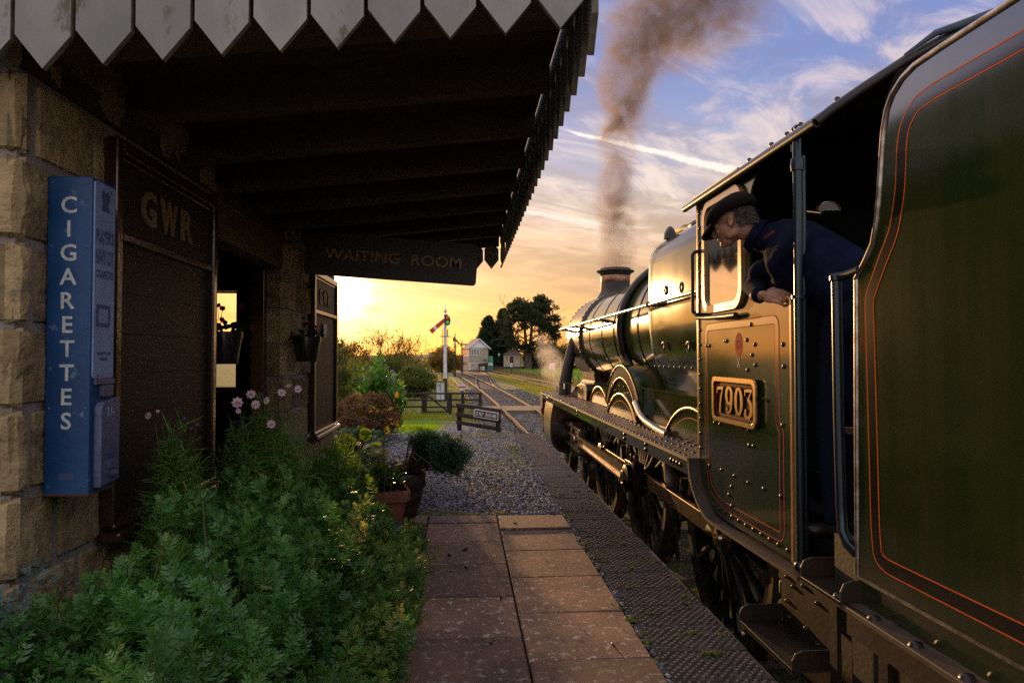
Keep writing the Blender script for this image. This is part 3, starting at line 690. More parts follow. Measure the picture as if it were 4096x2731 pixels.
# valance boards with pointed ends, slots and round eyes
def board_outline(w, top, up=True):
    """outline of one board, tip at (0,0); half slot .007, eye .030"""
    h = w/2; s = .0075; t = .115; ey = t+.165; r = .031; pts = [(0, 0), (h-s, t-.004), (h-s, ey-r*.97)]
    for i in range(1, 6): a = R(-76+152*i/6); pts.append((h-r*math.cos(a), ey+r*math.sin(a)))
    pts += [(h-s*.6, ey+r), (h-.0008, ey+r+.03), (h-.0008, top)]
    return pts+[(-a, b) for a, b in pts[::-1][:-1]]
BW = .1908; bo = board_outline(BW, .46)
def vboard(parent, o, ux, n, th=.024):
    mb = MB(); o = Vector(o); ux = Vector(ux)
    mb.plate(bo, [], lambda a, b: o+ux*a+Vector((0, 0, b)), Vector(n)*th)
    mb.rivets([o+ux*a+Vector((0, 0, .40))+Vector(n)*th for a in (-.05, .05)], n, .006); q = mb.build('valance_board', [m_white, m_edge], parent)
    for p in q.data.polygons:
        if abs(p.normal.dot(Vector(n))) < .5: p.material_index = 1
    return q
for k_ in range(13):
    x = .335-BW*k_; vboard(can, (x, 2.352+random.uniform(-.004, .004), 2.578+SLP*(x-.335)+random.uniform(-.006, .006)), (1, 0, 0), (0, -1, 0))
for k_ in range(32):
    y = 2.43+BW*k_; vboard(can, (.448, y, 2.535), (0, 1, 0), (1, 0, 0))
for k_ in range(9):
    x = .345-BW*k_; vboard(can, (x, 8.40, 2.528+.07*(x-.345)), (1, 0, 0), (0, 1, 0))
# ---- hanging WAITING ROOM sign
m_sign = pmat('dark_green_sign_paint', (.020, .013, .008), .45, bump=.15, bs=30)
m_cream = pmat('faded_cream_letters', (.42, .26, .09), .6)
sg_ = thing('hanging_sign', 'long dark hanging sign reading WAITING ROOM below the canopy', 'sign', (-.65, 6.4, 2.35))
tl = R(-3.7); ux = Vector((math.cos(tl), 0, math.sin(tl))); uy = Vector((-math.sin(tl), 0, math.cos(tl))); so = Vector((-.66, 6.40, 2.355))
mb = MB(); mb.plate(rrect(-.80, -.195, .79, .195, .035), [], lambda a, b: so+ux*a+uy*b, (0, .05, 0)); mb.build('sign_board', m_sign, sg_)
text_mesh('WAITING  ROOM', .105, so+uy*(-.045)+ux*.01, ux, uy, .004, .004, 1.26).build('lettering', m_cream, sg_)
mb = MB()
for a in (-.6, .6): mb.tube([so+ux*a+uy*.19+Vector((0, .025, 0)), so+ux*a+uy*.24+Vector((0, .025, 0)), Vector((so.x+a, 6.425, zj(so.x+a)+.17))], .008, 6)
mb.each('hanger_rod', m_dwood, sg_)
# ---- cigarette machine on the wall
m_blue = pmat('faded_blue_enamel', (.006, .040, .135), .42, col2=(.010, .062, .185), ns=3.5, nd=8, col3=(.10, .19, .28), c3=(.60, .70), c3s=11, bump=.12, bs=30, spec=.35)
m_pale = pmat('pale_blue_enamel', (.17, .26, .46), .5, col2=(.12, .20, .39), ns=9, nd=7, col3=(.05, .075, .13), c3=(.61, .68), c3s=13)
m_letter = pmat('white_sign_letters', (.52, .54, .53), .6, col2=(.36, .40, .42), ns=30)
m_print = pmat('faded_blue_print', (.035, .06, .16), .6)
m_steel = pmat('painted_grey_casting', (.085, .105, .20), .42, col2=(.05, .068, .13), ns=14, bump=.2, bs=50)
cm = thing('cigarette_machine', 'tall blue cigarette vending machine with white letters fixed to the stone wall', 'vending machine', (-1.47, 2.72, .93))
ax, ay, az = -1.384, 2.645, .932; az1 = 2.116
mb = MB(); mb.box((WX+.005, ay, az), (ax, ay+.165, az1)); mb.build('cabinet', m_blue, cm, bevel=.006)
for i, ch in enumerate('CIGARETTES'):
    text_mesh(ch, .063, ((WX+ax)/2+.001, ay-.0008, az1-.138-i*.0893), (1, 0, 0), (0, 0, 1), .016, .0016).build('letter', m_letter, cm)
mb = MB(); mb.plate(rrect(ay+.008, 1.36, ay+.155, az1-.012, .012), [], lambda a, b: (ax+.0005, a, b), (.006, 0, 0)); fp = mb.build('front_plate', m_pale, cm)
fx = ax+.0066
def ftxt(s, h, z, w): return text_mesh(s, h, (fx, ay+.082, z), (0, 1, 0), (0, 0, 1), .02, .0008, w).build('print', m_print, fp)
ftxt("PLAYER'S", .048, 1.878, .128); ftxt('NAVY CUT', .058, 1.795, .130); ftxt('CIGARETTES', .030, 1.742, .128); ftxt('PLEASE CLOSE', .012, 1.448, .10); ftxt('DRAWER', .012, 1.428, .055)
mb = MB(); mb.plate([(ay+.05, 2.0), (ay+.115, 2.0), (ay+.10, 2.03), (ay+.115, 2.06), (ay+.10, 2.08), (ay+.083, 2.07), (ay+.065, 2.083), (ay+.05, 2.06), (ay+.062, 2.03)], [], lambda a, b: (fx, a, b), (.0008, 0, 0))
mb.plate(rrect(ay+.025, 1.555, ay+.125, 1.64, .006), [rrect(ay+.04, 1.57, ay+.11, 1.625, .004)], lambda a, b: (fx, a, b), (.0008, 0, 0)); mb.each('emblem', m_print, fp)
mb = MB(); mb.box((ax-.001, ay+.02, 1.335), (ax+.012, ay+.16, 1.358)); mb.box((ax, ay+.06, 1.29), (ax+.02, ay+.135, 1.333)); mb.build('drawer_slot', m_steel, cm, bevel=.003)
mb = MB(); mb.rivets([(x_, ay-.0002, z_) for x_ in (WX+.022, ax-.016) for z_ in (.96, 1.25, 1.55, 1.85, 2.09)], (0, -1, 0), .006); mb.build('screws', m_steel, cm, smooth=60)
MB().box((WX+.06, ay-.0012, .985), (ax-.05, ay, 1.012)).build('maker_label', m_print, cm)
mb = MB(); mb.box((WX+.004, ay-.003, az-.004), (ax+.003, ay+.168, az+.006)); mb.build('rusty_bottom_edge', pmat('rusty_edge', (.07, .035, .018), .8, col2=(.03, .04, .08), ns=22), cm)
mb = MB(); mb.plate([(ay+.028, .95), (ay+.165, .965), (ay+.165, 1.27), (ay+.15, 1.285), (ay+.045, 1.27), (ay+.028, 1.25)], [], lambda a, b: (ax, a, b), (.03, 0, 0)); cb = mb.build('coin_box', m_steel, cm, bevel=.004)
text_mesh('1/-', .04, (ax+.0305, ay+.095, 1.215), (0, 1, 0), (0, 0, 1), .0, .0008).build('price_mark', pmat('pale_scratch', (.38, .42, .55), .6), cb)
mb = MB(); mb.box((ax+.0302, ay+.055, 1.055), (ax+.032, ay+.14, 1.075)); mb.build('coin_label', m_print, cb)
mb = MB(); mb.box((ax+.03, ay+.075, 1.015), (ax+.036, ay+.12, 1.045)); mb.lathe([(.014, 0), (.014, .012), (0, .016)], (ax+.03, ay+.11, .992), (1, 0, 0), 12); mb.build('coin_slot', m_steel, cb)
# ---- GWR notice boards
m_gold = pmat('dull_gold_letters', (.15, .10, .045), .55)
m_boardg = pmat('black_brown_varnish', (.008, .0055, .0045), .55, col2=(.013, .009, .007), ns=7, stretch=(1, .6, 6), bump=.2, bs=22, spec=.2)
def notice_board(label, y0, W_, z0, z1, letters=True, sunk=m_boardg):
    t = thing('notice_board', label, 'notice board', (WX+.03, y0+W_/2, z0), 'dark timber notice boards on the station wall')
    x0 = WX+.006; x1 = WX+.052; fw = .055; hz = z1-.40
    mb = MB(); mb.box((x0, y0+fw, z0+.02), (x1-.022, y0+W_-fw, hz-.02)); pn = mb.build('panel', sunk, t)
    mb = MB(); z = z0+.12
    while z < hz: mb.box((x1-.0225, y0+fw, z), (x1-.0195, y0+W_-fw, z+.178)); z += .182
    mb.build('plank_facing', sunk, pn, bevel=.002)
    mb = MB(); mb.box((x0, y0, z0), (x1+.012, y0+fw, z1)); mb.build('stile', m_gloss, t, bevel=.008)
    mb = MB(); mb.box((x0, y0+W_-fw, z0), (x1+.012, y0+W_, z1)); mb.build('stile', m_gloss, t, bevel=.008)
    mb = MB(); mb.box((x0, y0+fw, z1-.06), (x1+.012, y0+W_-fw, z1)); mb.box((x0, y0+fw, z1-.085), (x1-.004, y0+W_-fw, z1-.064)); mb.build('top_rail', m_gloss, t, bevel=.006)
    mb = MB(); mb.box((x0, y0+fw, hz-.045), (x1+.010, y0+W_-fw, hz-.005)); mb.build('middle_rail', m_gloss, t, bevel=.008)
    mb = MB(); mb.box((x0, y0-.02, z0-.05), (x1+.05, y0+W_+.02, z0-.004)); mb.box((x0, y0, z0), (x1+.02, y0+W_, z0+.03)); mb.build('sill', m_gloss, t, bevel=.012)
    mb = MB(); mb.box((x0, y0+fw, hz), (x1-.012, y0+W_-fw, z1-.088)); hd = mb.build('header', sunk, t)
    for i, ch in enumerate('GWR'): text_mesh(ch, .165, (x1-.0115, y0+W_/2-.04+(i-1)*.225, hz+.075), (0, 1, 0), (0, 0, 1), .03, .010, .15 if ch != 'W' else .19).build('letter', m_gold, hd)
    return t
notice_board('large dark notice board headed GWR beside the blue cigarette machine', 3.04, 1.20, .70, 2.395)
nb = notice_board('smaller-looking dark notice board headed GWR at the far end of the station wall', 6.98, 1.25, .66, 2.33)
MB().box((WX+.052, 7.45, 1.66), (WX+.055, 7.62, 1.80)).build('pinned_notice', pmat('white_paper', (.6, .58, .52), .7), nb)
# ---- wall pots with cyclamen
m_pot = pmat('black_plastic_pot', (.012, .012, .013), .25, coat=.3)
m_cyc = leafmat('cyclamen_leaf', (.015, .03, .012), (.03, .055, .02), .25, .5)
m_cyf = leafmat('cyclamen_petal', (.14, .010, .05), (.28, .03, .10), .45, .5)
def wall_pot(label, x, y, z0, z1, r, seed):
    g = np.random.default_rng(seed)
    t = thing('wall_pot', label, 'flower pot', (x, y, z0), 'black flower pots fixed to the station wall'); h = z1-z0
    mb = MB(); mb.lathe([(0, 0), (r*.74, 0), (r*.76, .012), (r*.94, h*.72), (r*.94, h*.76), (r, h*.78), (r*1.02, h), (r*.95, h), (r*.92, h*.88), (0, h*.86)], (x, y, z0), (0, 0, 1), 32); mb.build('pot', m_pot, t, smooth=40)
    mb = MB(); mb.tube([(x, y, z1-.05), (x-.10, y, z1-.03), (x-.13, y, z1-.03)], .008, 6); mb.tube([(x-.02, y-r*.9, z1-.02), (x+r*.95, y-.03, z1-.03), (x+r*.97, y+.03, z1-.03), (x-.02, y+r*.9, z1-.02)], .004, 5); mb.build('bracket', m_pot, t)
    n = 46; a = g.random(n)*6.28; rr = r*np.sqrt(g.random(n)); P = np.stack([x+rr*np.cos(a), y+rr*np.sin(a), np.full(n, z1-.02)+g.random(n)*.06], 1)
    d = np.stack([np.cos(a)*.8, np.sin(a)*.8, .25+.6*g.random(n)], 1); v, f, q = scat(OVAL_V, OVAL_F, frames(d, g, upish=(0, 0, 1)), .045+.03*g.random((n, 1)), P, g.random(n)); npmesh('leaves', v, f, m_cyc, parent=t, rnd=q)
    st = MB()
    for i in range(6):
        a = g.random()*6.28; q = (x+r*.5*math.cos(a), y+r*.5*math.sin(a)); hx = z1+.07+.10*g.random(); tip = (q[0]+g.normal()*.03, q[1]+g.normal()*.03, hx)
        st.tube([(q[0], q[1], z1-.02), ((q[0]+tip[0])/2+.008, (q[1]+tip[1])/2, (z1+hx)/2), tip], .0022, 5)
        k = 5; d = np.stack([np.cos(np.arange(k)*1.257)*.45, np.sin(np.arange(k)*1.257)*.45, np.ones(k)], 1); v, f, rr_ = scat(OVAL_V*np.array([1.2, 1, 1]), OVAL_F, frames(d, g), np.full((k, 1), .036), np.tile(np.array(tip)-np.array((0, 0, .012)), (k, 1)), g.random(k)); npmesh('flower', v, f, m_cyf, parent=t, rnd=rr_)
    st.build('stems', m_cyc, t, smooth=60)
wall_pot('black wall pot of dark red cyclamen beside the large notice board', -1.565, 4.60, 1.395, 1.606, .115, 4)
wall_pot('black wall pot of red cyclamen on the stone pier by the far notice board', -1.415, 6.30, 1.40, 1.625, .125, 5)
# =================================================================== LOCOMOTIVE AND TENDER
XC, ZB = 2.92, 1.80
m_green = pmat('dark_green_loco_paint', (.017, .030, .005), .115, col2=(.025, .033, .006), ns=3, nd=5, rvar=.09, col3=(.045, .034, .016), c3=(.56, .78), c3s=7, bump=.035, bs=2.4, bd=3, bdist=.01, stretch=(1, 1, .35), spec=.55)
m_tgreen = pmat('dusty_green_tender_paint', (.014, .023, .006), .115, col2=(.021, .026, .008), ns=4, nd=7, stretch=(1, 2.2, .22), rvar=.07, col3=(.040, .032, .015), c3=(.54, .74), c3s=3.3, ior=1.85, bump=.02, bs=1.3, bd=4, bdist=.01)
m_black = pmat('black_loco_paint', (.010, .010, .010), .36, col2=(.022, .017, .013), ns=6, rvar=.2, spec=.35, bump=.08, bs=20)
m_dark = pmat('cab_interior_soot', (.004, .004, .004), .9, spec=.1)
m_sooty = pmat('sooty_black_metal', (.014, .012, .010), .65, col2=(.03, .024, .018), ns=8, bump=.25, bs=40)
m_foot = pmat('oily_brown_footplate', (.055, .038, .028), .50, col2=(.085, .06, .045), ns=5, nd=6, rvar=.25, bump=.10, bs=16, spec=.35)
m_rod = pmat('polished_motion_steel', (.50, .40, .31), .26, .95, col2=(.38, .29, .21), ns=5, rvar=.15)
m_abrass = pmat('aged_brass_beading', (.40, .25, .09), .34, 1.0, col2=(.26, .15, .05), ns=9, rvar=.2)
m_brass = pmat('polished_brass', (.78, .52, .20), .22, 1.0)
m_frame = pmat('varnished_window_frame', (.42, .22, .08), .25, col2=(.34, .17, .06), ns=9, coat=.6)
m_steelb = pmat('bright_beading', (.46, .42, .38), .35, .9, col2=(.25, .20, .15), ns=18)
m_line = pmat('orange_lining', (.46, .075, .012), .8, spec=.12)
m_band = pmat('black_lining_band', (.011, .010, .006), .14, ior=1.7)
m_hand = pmat('blue_black_handrail', (.030, .045, .055), .28, .7)
m_red = pmat('red_plate_paint', (.38, .022, .010), .8, spec=.1)
loco = thing('steam_locomotive', 'dark green steam locomotive numbered 7903 standing at the platform', 'locomotive', (XC, 9.0, -.915))
def SX(x): return lambda a, b: (x, a, b)
# --- boiler, smokebox, firebox
mb = MB(); mb.lathe([(.80, 12.22), (.815, 11.0), (.835, 9.6), (.86, 8.6), (.895, 7.25)], (XC, 0, ZB), (0, 1, 0), 72, cap=True); boiler = mb.build('boiler', m_green, loco, smooth=40)
for yy, r in ((11.35, .812), (10.25, .828), (9.35, .845), (7.9, .882)):
    mb = MB(); mb.lathe([(r, yy-.028), (r+.007, yy-.026), (r+.007, yy+.026), (r, yy+.028)], (XC, 0, ZB), (0, 1, 0), 72, cap=False); mb.build('boiler_band', m_green, boiler, smooth=40)
mb = MB(); mb.lathe([(.83, 12.20), (.842, 12.21), (.842, 13.72), (.80, 13.78), (.72, 13.80), (.70, 13.86), (.5, 13.95), (0, 13.99)], (XC, 0, ZB), (0, 1, 0), 72); smb = mb.build('smokebox', pmat('smokebox_satin_black', (.030, .022, .013), .24, col2=(.045, .034, .020), ns=5, rvar=.14, spec=.6), loco, smooth=40)
mb = MB()
for yy in (12.26, 13.66):
    pts = []
    for i in range(56): a = 2*math.pi*i/56; mb.rivets([(XC+.842*math.cos(a), yy, ZB+.842*math.sin(a))], (math.cos(a), 0, math.sin(a)), .020)
mb.build('rivets', m_black, smb, smooth=60)
mb = MB(); mb.lathe([(.52, -.10), (.44, -.02), (.35, .06), (.295, .16), (.28, .24), (.275, .46), (.275, .47), (.285, .48), (.30, .52), (.35, .545), (.365, .56), (.355, .575), (.30, .59), (.285, .62), (.265, .62), (.25, .5), (.25, -.1)], (XC, 12.95, 2.525), (0, 0, 1), 48, cap=False)
ch_ = mb.build('chimney', m_sooty, loco, smooth=50)
mb = MB(); mb.lathe([(.278, .34), (.281, .345), (.284, .47), (.281, .475)], (XC, 12.95, 2.525), (0, 0, 1), 48, cap=False); mb.build('copper_band', pmat('tarnished_copper', (.30, .16, .09), .35, .9, col2=(.15, .09, .06), ns=9), ch_, smooth=50)
mb = MB(); mb.lathe([(.34, 0), (.24, .05), (.20, .14), (.19, .34), (.23, .40), (.22, .46), (.12, .50), (.10, .52), (0, .52)], (XC, 8.6, 2.62), (0, 0, 1), 32); mb.build('safety_valve_cover', m_brass, loco, smooth=50)
# Belpaire firebox
def fb_sec(hw, top, r, bot=.78, hwb=.66, n=7):
    S = []
    for i in range(n+1): t = R(90*i/n); S.append((hw-r+r*math.sin(t)-hw*0, top-r+r*math.cos(t)))
    S = [(0, top+.035), (hw*.45, top+.022)]+S
    S += [(hw+.005, 2.0), (hw+.0, 1.75), (hw-.03, 1.5), (hw-.10, 1.3), (hw-.19, 1.1), (hwb, bot)]
    return S
secs = [(7.32, .80, 2.62, .34), (7.30, .87, 2.69, .33), (7.26, .905, 2.725, .32), (7.2, .915, 2.735, .32), (6.0, .92, 2.72, .31), (4.772, .92, 2.70, .30)]
vs = []; fs = []
for y_, hw, top, r in secs:
    S = fb_sec(hw, top, r); full = [(XC-a, b) for a, b in S[::-1]]+[(XC+a, b) for a, b in S[1:]]; k = len(full); vs += [(a, y_, b) for a, b in full]
for i in range(len(secs)-1):
    for j in range(k-1): fs.append((i*k+j, i*k+j+1, (i+1)*k+j+1, (i+1)*k+j))
fs.append(tuple(range(k))); fs.append(tuple((len(secs)-1)*k+j for j in range(k)))
mb = MB(); mb.add(vs, fs); fbx = mb.build('firebox', m_green, loco, smooth=42)
mb = MB()
for yy, zz in ((6.62, 2.10), (6.13, 2.08), (6.73, 1.545), (5.97, 1.533)):
    mb.lathe([(.052, 0), (.052, .008), (.040, .012), (.036, .004), (.0, .004)], (XC-.925+(.004 if zz > 1.8 else .012), yy, zz), (-1, 0, 0), 20)
mb.each('washout_plug', m_black, fbx, smooth=50)
mb = MB(); mb.rivets([(XC-.905, 7.05-.165*i, 1.345) for i in range(14)], (-1, 0, .2), .02); mb.rivets([(XC-.80, 7.22, 1.15+.1*i) for i in range(0)], (-1, 0, 0), .018); mb.build('rivets', m_black, fbx, smooth=60)
mb = MB(); v_, f_ = [], []
S = [(XC-a, b) for a, b in fb_sec(.918, 2.738, .32)]
for y_ in (7.215, 7.185): v_ += [(a-.006, y_, b+.004) for a, b in S]
k = len(S); mb.add(v_, [(j, j+1, k+j+1, k+j) for j in range(k-1)]); mb.build('edge_strip', m_black, fbx, smooth=50)
mb = MB(); mb.lathe([(.07, 0), (.065, .05), (.045, .10), (.02, .13), (0, .135)], (XC-.72, 7.12, 2.70), (0, 0, 1), 16); mb.ball((XC-.58, 6.55, 2.74), (.12, .2, .06), 14, 8); mb.each('mudhole_cover', m_black, fbx, smooth=50)
mb = MB()
for yb in (8.68,):
    pts = []
    for i in range(25): a = R(88+116*i/24); pts.append((XC+.90*math.cos(a), yb, ZB+.90*math.sin(a)))
    pts += [(XC-.80, yb-.18, ZB-.52), (XC-.78, yb-.40, ZB-.70), (XC-.74, yb-.52, ZB-.95)]
    mb.tube(pts, .055, 12)
mb.build('feed_pipe', m_black, loco, smooth=60)
# hand rail along the boiler
mb = MB(); mb.tube([(1.93, 4.9, 1.985), (1.93, 13.6, 1.99), (1.95, 13.72, 1.99), (2.05, 13.8, 1.99)], .021, 10); hr = mb.build('boiler_handrail', m_rod, loco, smooth=60)
mb = MB()
for yy in (12.13, 9.88, 7.0, 13.5): mb.tube([(1.93, yy, 1.99), (2.0, yy-.02, 1.985), (2.13, yy-.03, 1.96)], [.034, .018, .03], 10); mb.ball((1.93, yy, 1.99), .034, 10, 6)
mb.each('handrail_knob', m_black, hr, smooth=60)
# --- footplate with curved drop to the cab
mb = MB(); mb.box((1.60, 4.775, .695), (XC*2-1.60, 14.24, .72)); fpl = mb.build('footplate', m_foot, loco)
mb = MB(); mb.box((1.612, 4.80, .595), (1.63, 14.22, .695)); mb.build('valance', m_green, fpl)
mb = MB(); mb.rivets([(1.635, 4.95+.128*i, .72) for i in range(72)], (0, 0, 1), .013); mb.rivets([(1.84, 4.95+.16*i, .72) for i in range(16)]+[(1.74, 4.9+.17*i, .72) for i in range(8)], (0, 0, 1), .016)
mb.rivets([(1.612, y_, z_) for y_ in (5.95, 6.75, 9.6, 12.0) for z_ in (.625, .67)]+[(1.612, 4.98+.075*i, .645) for i in range(4)]+[(1.612, 12.9+.06*i, .66) for i in range(4)], (-1, 0, 0), .024); mb.build('rivets', m_black, fpl, smooth=60)
drop = [(4.78, .722), (4.775, .66), (4.755, .592), (4.70, .52), (4.625, .462), (4.54, .415), (4.45, .388), (4.35, .378), (4.1, .378), (3.20, .385)]
mb = MB(); v_ = []; 
for i, (a, b) in enumerate(drop):
    q0 = drop[max(i-1, 0)]; q1 = drop[min(i+1, len(drop)-1)]; tx, tz = q1[0]-q0[0], q1[1]-q0[1]; l = math.hypot(tx, tz); nx, nz = -tz/l, tx/l
    if nz > 0: nx, nz = -nx, -nz
    v_ += [(1.60, a, b), (1.72, a, b), (1.72, a+nx*.02, b+nz*.02), (1.60, a+nx*.02, b+nz*.02)]
f_ = []
for i in range(len(drop)-1):
    for j in range(4): q = (j+1) % 4; f_.append((i*4+j, i*4+q, i*4+4+q, i*4+4+j))
f_ += [(0, 1, 2, 3), tuple(4*(len(drop)-1)+j for j in range(4))]
mb.add(v_, f_); mb.build('footplate_drop', m_foot, fpl, smooth=40)
# --- splashers with brass beading, nameplate, sandbox
def arc(cy, cz_, r, a0, a1, n=24): return [(cy+r*math.cos(R(a0+(a1-a0)*i/n)), cz_+r*math.sin(R(a0+(a1-a0)*i/n))) for i in range(n+1)]
def splasher(cy, cz_, r, x, depth):
    a = math.degrees(math.asin((.722-cz_)/r)); P_ = arc(cy, cz_, r, a, 180-a)
    mb = MB(); mb.plate(P_, [], SX(x), (depth, 0, 0)); s_ = mb.build('splasher', m_green, loco, smooth=35)
    mb = MB(); mb.tube([(x-.004, p, q) for p, q in P_], .014, 8); mb.build('brass_beading', m_abrass, s_, smooth=60)
    mb = MB(); mb.ribbon([(p, q, .008) for p, q in arc(cy, cz_, r-.085, a+3, 177-a)], SX(x-.0015), (.0012, 0, 0)); mb.build('lining', m_line, s_)
    mb = MB(); mb.rivets([(x-.01, cy-r*.8+r*1.6*i/9, .72) for i in range(10)], (0, 0, 1), .014); mb.build('rivets', m_black, s_, smooth=60)
    return s_
splasher(10.27, -.05, 1.045, 2.06, .5); s2 = splasher(8.08, -.133, 1.135, 1.885, .62); splasher(5.58, -.05, 1.065, 1.90, .5)
NC = (8.13, .257)
a0 = 31; P_ = arc(NC[0], NC[1], 1.09, a0, 180-a0)
mb = MB(); mb.plate(P_, [], SX(1.91), (.50, 0, 0)); arch = mb.build('name_splasher', m_green, loco, smooth=35)
mb = MB(); outer = arc(NC[0], NC[1], 1.085, a0+4, 176-a0, 40); inner = arc(NC[0], NC[1], .935, a0+4, 176-a0, 40)
mb.plate(outer+inner[::-1], [], SX(1.895), (.013, 0, 0)); npl = mb.build('nameplate', pmat('black_plate_ground', (.008, .006, .005), .8, spec=.08), arch, smooth=35)
mb = MB(); mb.tube([(1.892, p, q) for p, q in outer+inner[::-1]], .008, 8, closed=True); mb.build('brass_rim', m_abrass, npl, smooth=60)
nm = 'FOREMARKE HALL'
for i, ch in enumerate(nm):
    if ch == ' ': continue
    a = R(180-a0-11-(180-2*a0-22)*i/(len(nm)-1)); rr = .962
    c_ = Vector((1.8945, NC[0]+rr*math.cos(a), NC[1]+rr*math.sin(a))); up_ = Vector((0, math.cos(a), math.sin(a))); rt_ = Vector((0, math.sin(a), -math.cos(a)))
    text_mesh(ch, .10, c_, rt_, up_, .035, .006, .086 if ch != 'M' else .105).build('letter', m_brass, npl)
mb = MB(); mb.rivets([(1.908, NC[0]+.84*math.cos(R(50+16*i)), NC[1]+.84*math.sin(R(50+16*i))) for i in range(6)], (-1, 0, 0), .016); mb.build('rivets', m_black, arch, smooth=60)
mb = MB(); mb.plate([(4.8, .722), (7.30, .722), (7.36, .76), (7.40, .84), (7.50, 1.085), (4.8, 1.105)], [], SX(1.98), (.45, 0, 0)); sbx = mb.build('long_splasher_box', m_green, loco, smooth=30)
mb = MB(); mb.box((1.965, 4.8, 1.09), (2.42, 7.52, 1.108)); mb.box((1.955, 4.8, .722), (1.985, 7.30, .75)); mb.build('box_flange', m_green, sbx)
mb = MB(); mb.tube([(1.86, 7.30, .95), (1.85, 7.12, .87), (1.85, 6.98, .82), (1.85, 6.82, .79), (1.85, 6.45, .755), (1.86, 6.15, .735)], .034, 12); mb.build('reversing_rod', m_rod, loco, smooth=60)
mb = MB(); mb.plate([(11.15, .722), (12.7, .722), (12.66, .78), (12.2, .92), (11.7, .99), (11.2, .99), (11.1, .9)], [], SX(2.02), (.5, 0, 0)); mb.build('valve_cover', m_black, loco, smooth=40, bevel=.012)
mb = MB(); mb.tube([(1.94, 13.05, .72), (1.96, 13.05, .98), (2.03, 13.05, 1.35), (2.12, 13.05, 1.72), (2.2, 13.05, 1.9)], [.125, .118, .105, .095, .085], 20); mb.lathe([(.14, 0), (.14, .03), (.125, .04)], (1.955, 13.05, .93), (.05, 0, 1), 20); mb.build('steam_pipe', m_sooty, loco, smooth=60)
mb = MB(); mb.tube([(1.86, 12.4, .72), (1.86, 12.4, 1.0)], .012, 6); mb.tube([(1.9, 12.15, .72), (1.9, 12.15, .96)], .012, 6); mb.box((1.84, 12.35, .86), (1.96, 12.47, .96)); mb.build('lubricator', m_sooty, loco, smooth=50)
mb = MB(); v_ = []
for y_ in (12.35, 13.6): v_ += [(XC+sx, y_, z_) for sx, z_ in ((-.95, .72), (-.62, .86), (-.52, 1.0), (-.55, 1.22), (.55, 1.22), (.52, 1.0), (.62, .86), (.95, .72))]
mb.add(v_, [(i, (i+1) % 8, 8+(i+1) % 8, 8+i) for i in range(8)]+[tuple(range(8)), tuple(range(8, 16))]); mb.build('smokebox_saddle', pmat('oily_saddle_metal', (.10, .07, .04), .35, .3, rvar=.2, ns=6), loco, smooth=35)
# white lamp on the front end
mb = MB(); mb.lathe([(.058, 0), (.06, .10), (.068, .105), (.068, .12), (.04, .14), (.0, .145)], (1.97, 14.1, .72), (0, 0, 1), 18); lamp = mb.build('head_lamp', m_white, loco, smooth=45)
mb = MB(); mb.tube([(1.97-.095+.19*(0), 14.1, .76)]+[(1.97+.095*math.cos(R(180-18*i)), 14.1, .80+.15*math.sin(R(180-18*i))) for i in range(11)]+[(2.065, 14.1, .76)], .008, 6); mb.build('lamp_handle', m_steelb, lamp, smooth=60)
# --- cylinder, motion, wheels
cyl = [(1.665, .60), (1.625, .42), (1.605, .22), (1.60, .05), (1.62, -.10), (1.67, -.22), (1.76, -.30), (1.88, -.34), (2.3, -.34), (2.3, .60)]
mb = MB(); v_ = []
for y_ in (12.55, 13.62): v_ += [(a, y_, b) for a, b in cyl]
k = len(cyl); mb.add(v_, [(i, (i+1) % k, k+(i+1) % k, k+i) for i in range(k)]+[tuple(range(k)), tuple(range(k, 2*k))]); cy_ = mb.build('cylinder', pmat('oily_brown_cladding', (.16, .10, .05), .30, .35, col2=(.10, .06, .03), ns=6, rvar=.2, coat=.5), loco, smooth=40)
mb = MB(); mb.lathe([(.30, 0), (.30, .05), (.24, .07), (.12, .09), (.10, .22), (.05, .24), (0, .24)], (1.93, 12.55, .02), (0, -1, 0), 28); mb.build('cylinder_cover', m_black, cy_, smooth=45)
mb = MB(); mb.rivets([(1.612, 12.6+.9*i, z_) for i in (0, 1.08) for z_ in (.5, .38, .26, .14)], (-1, 0, 0), .014); mb.build('rivets', m_black, cy_, smooth=60)
mb = MB(); mb.tube([(1.93, 12.5, .06), (1.93, 11.35, .075)], .032, 12); mb.build('piston_rod', m_rod, loco, smooth=60)
for z_ in (.235, -.105):
    mb = MB(); mb.box((1.88, 11.0, z_-.025), (1.99, 12.5, z_+.025)); mb.build('slide_bar', m_rod, loco, bevel=.004)
mb = MB(); mb.box((1.87, 11.08, -.08), (2.0, 11.40, .21)); mb.lathe([(.055, 0), (.055, .04), (.03, .05), (0, .05)], (1.87, 11.22, .075), (-1, 0, 0), 16); mb.box((1.89, 11.9, -.3), (2.2, 12.0, .3)); mb.build('crosshead', m_rod, loco, smooth=40, bevel=.006)
PIN = [(9.73, .085), (7.58, .085), (5.10, .070)]
mb = MB(); mb.plate([(11.25, .135), (11.25, .015), (7.75, -.01), (7.75, .185)], [], SX(1.895), (.012, 0, 0)); mb.bar((1.885, 11.25, .135), (1.885, 7.72, .175), .05, .026); mb.bar((1.885, 11.25, .018), (1.885, 7.72, .0), .05, .026); cr = mb.build('connecting_rod', m_rod, loco)
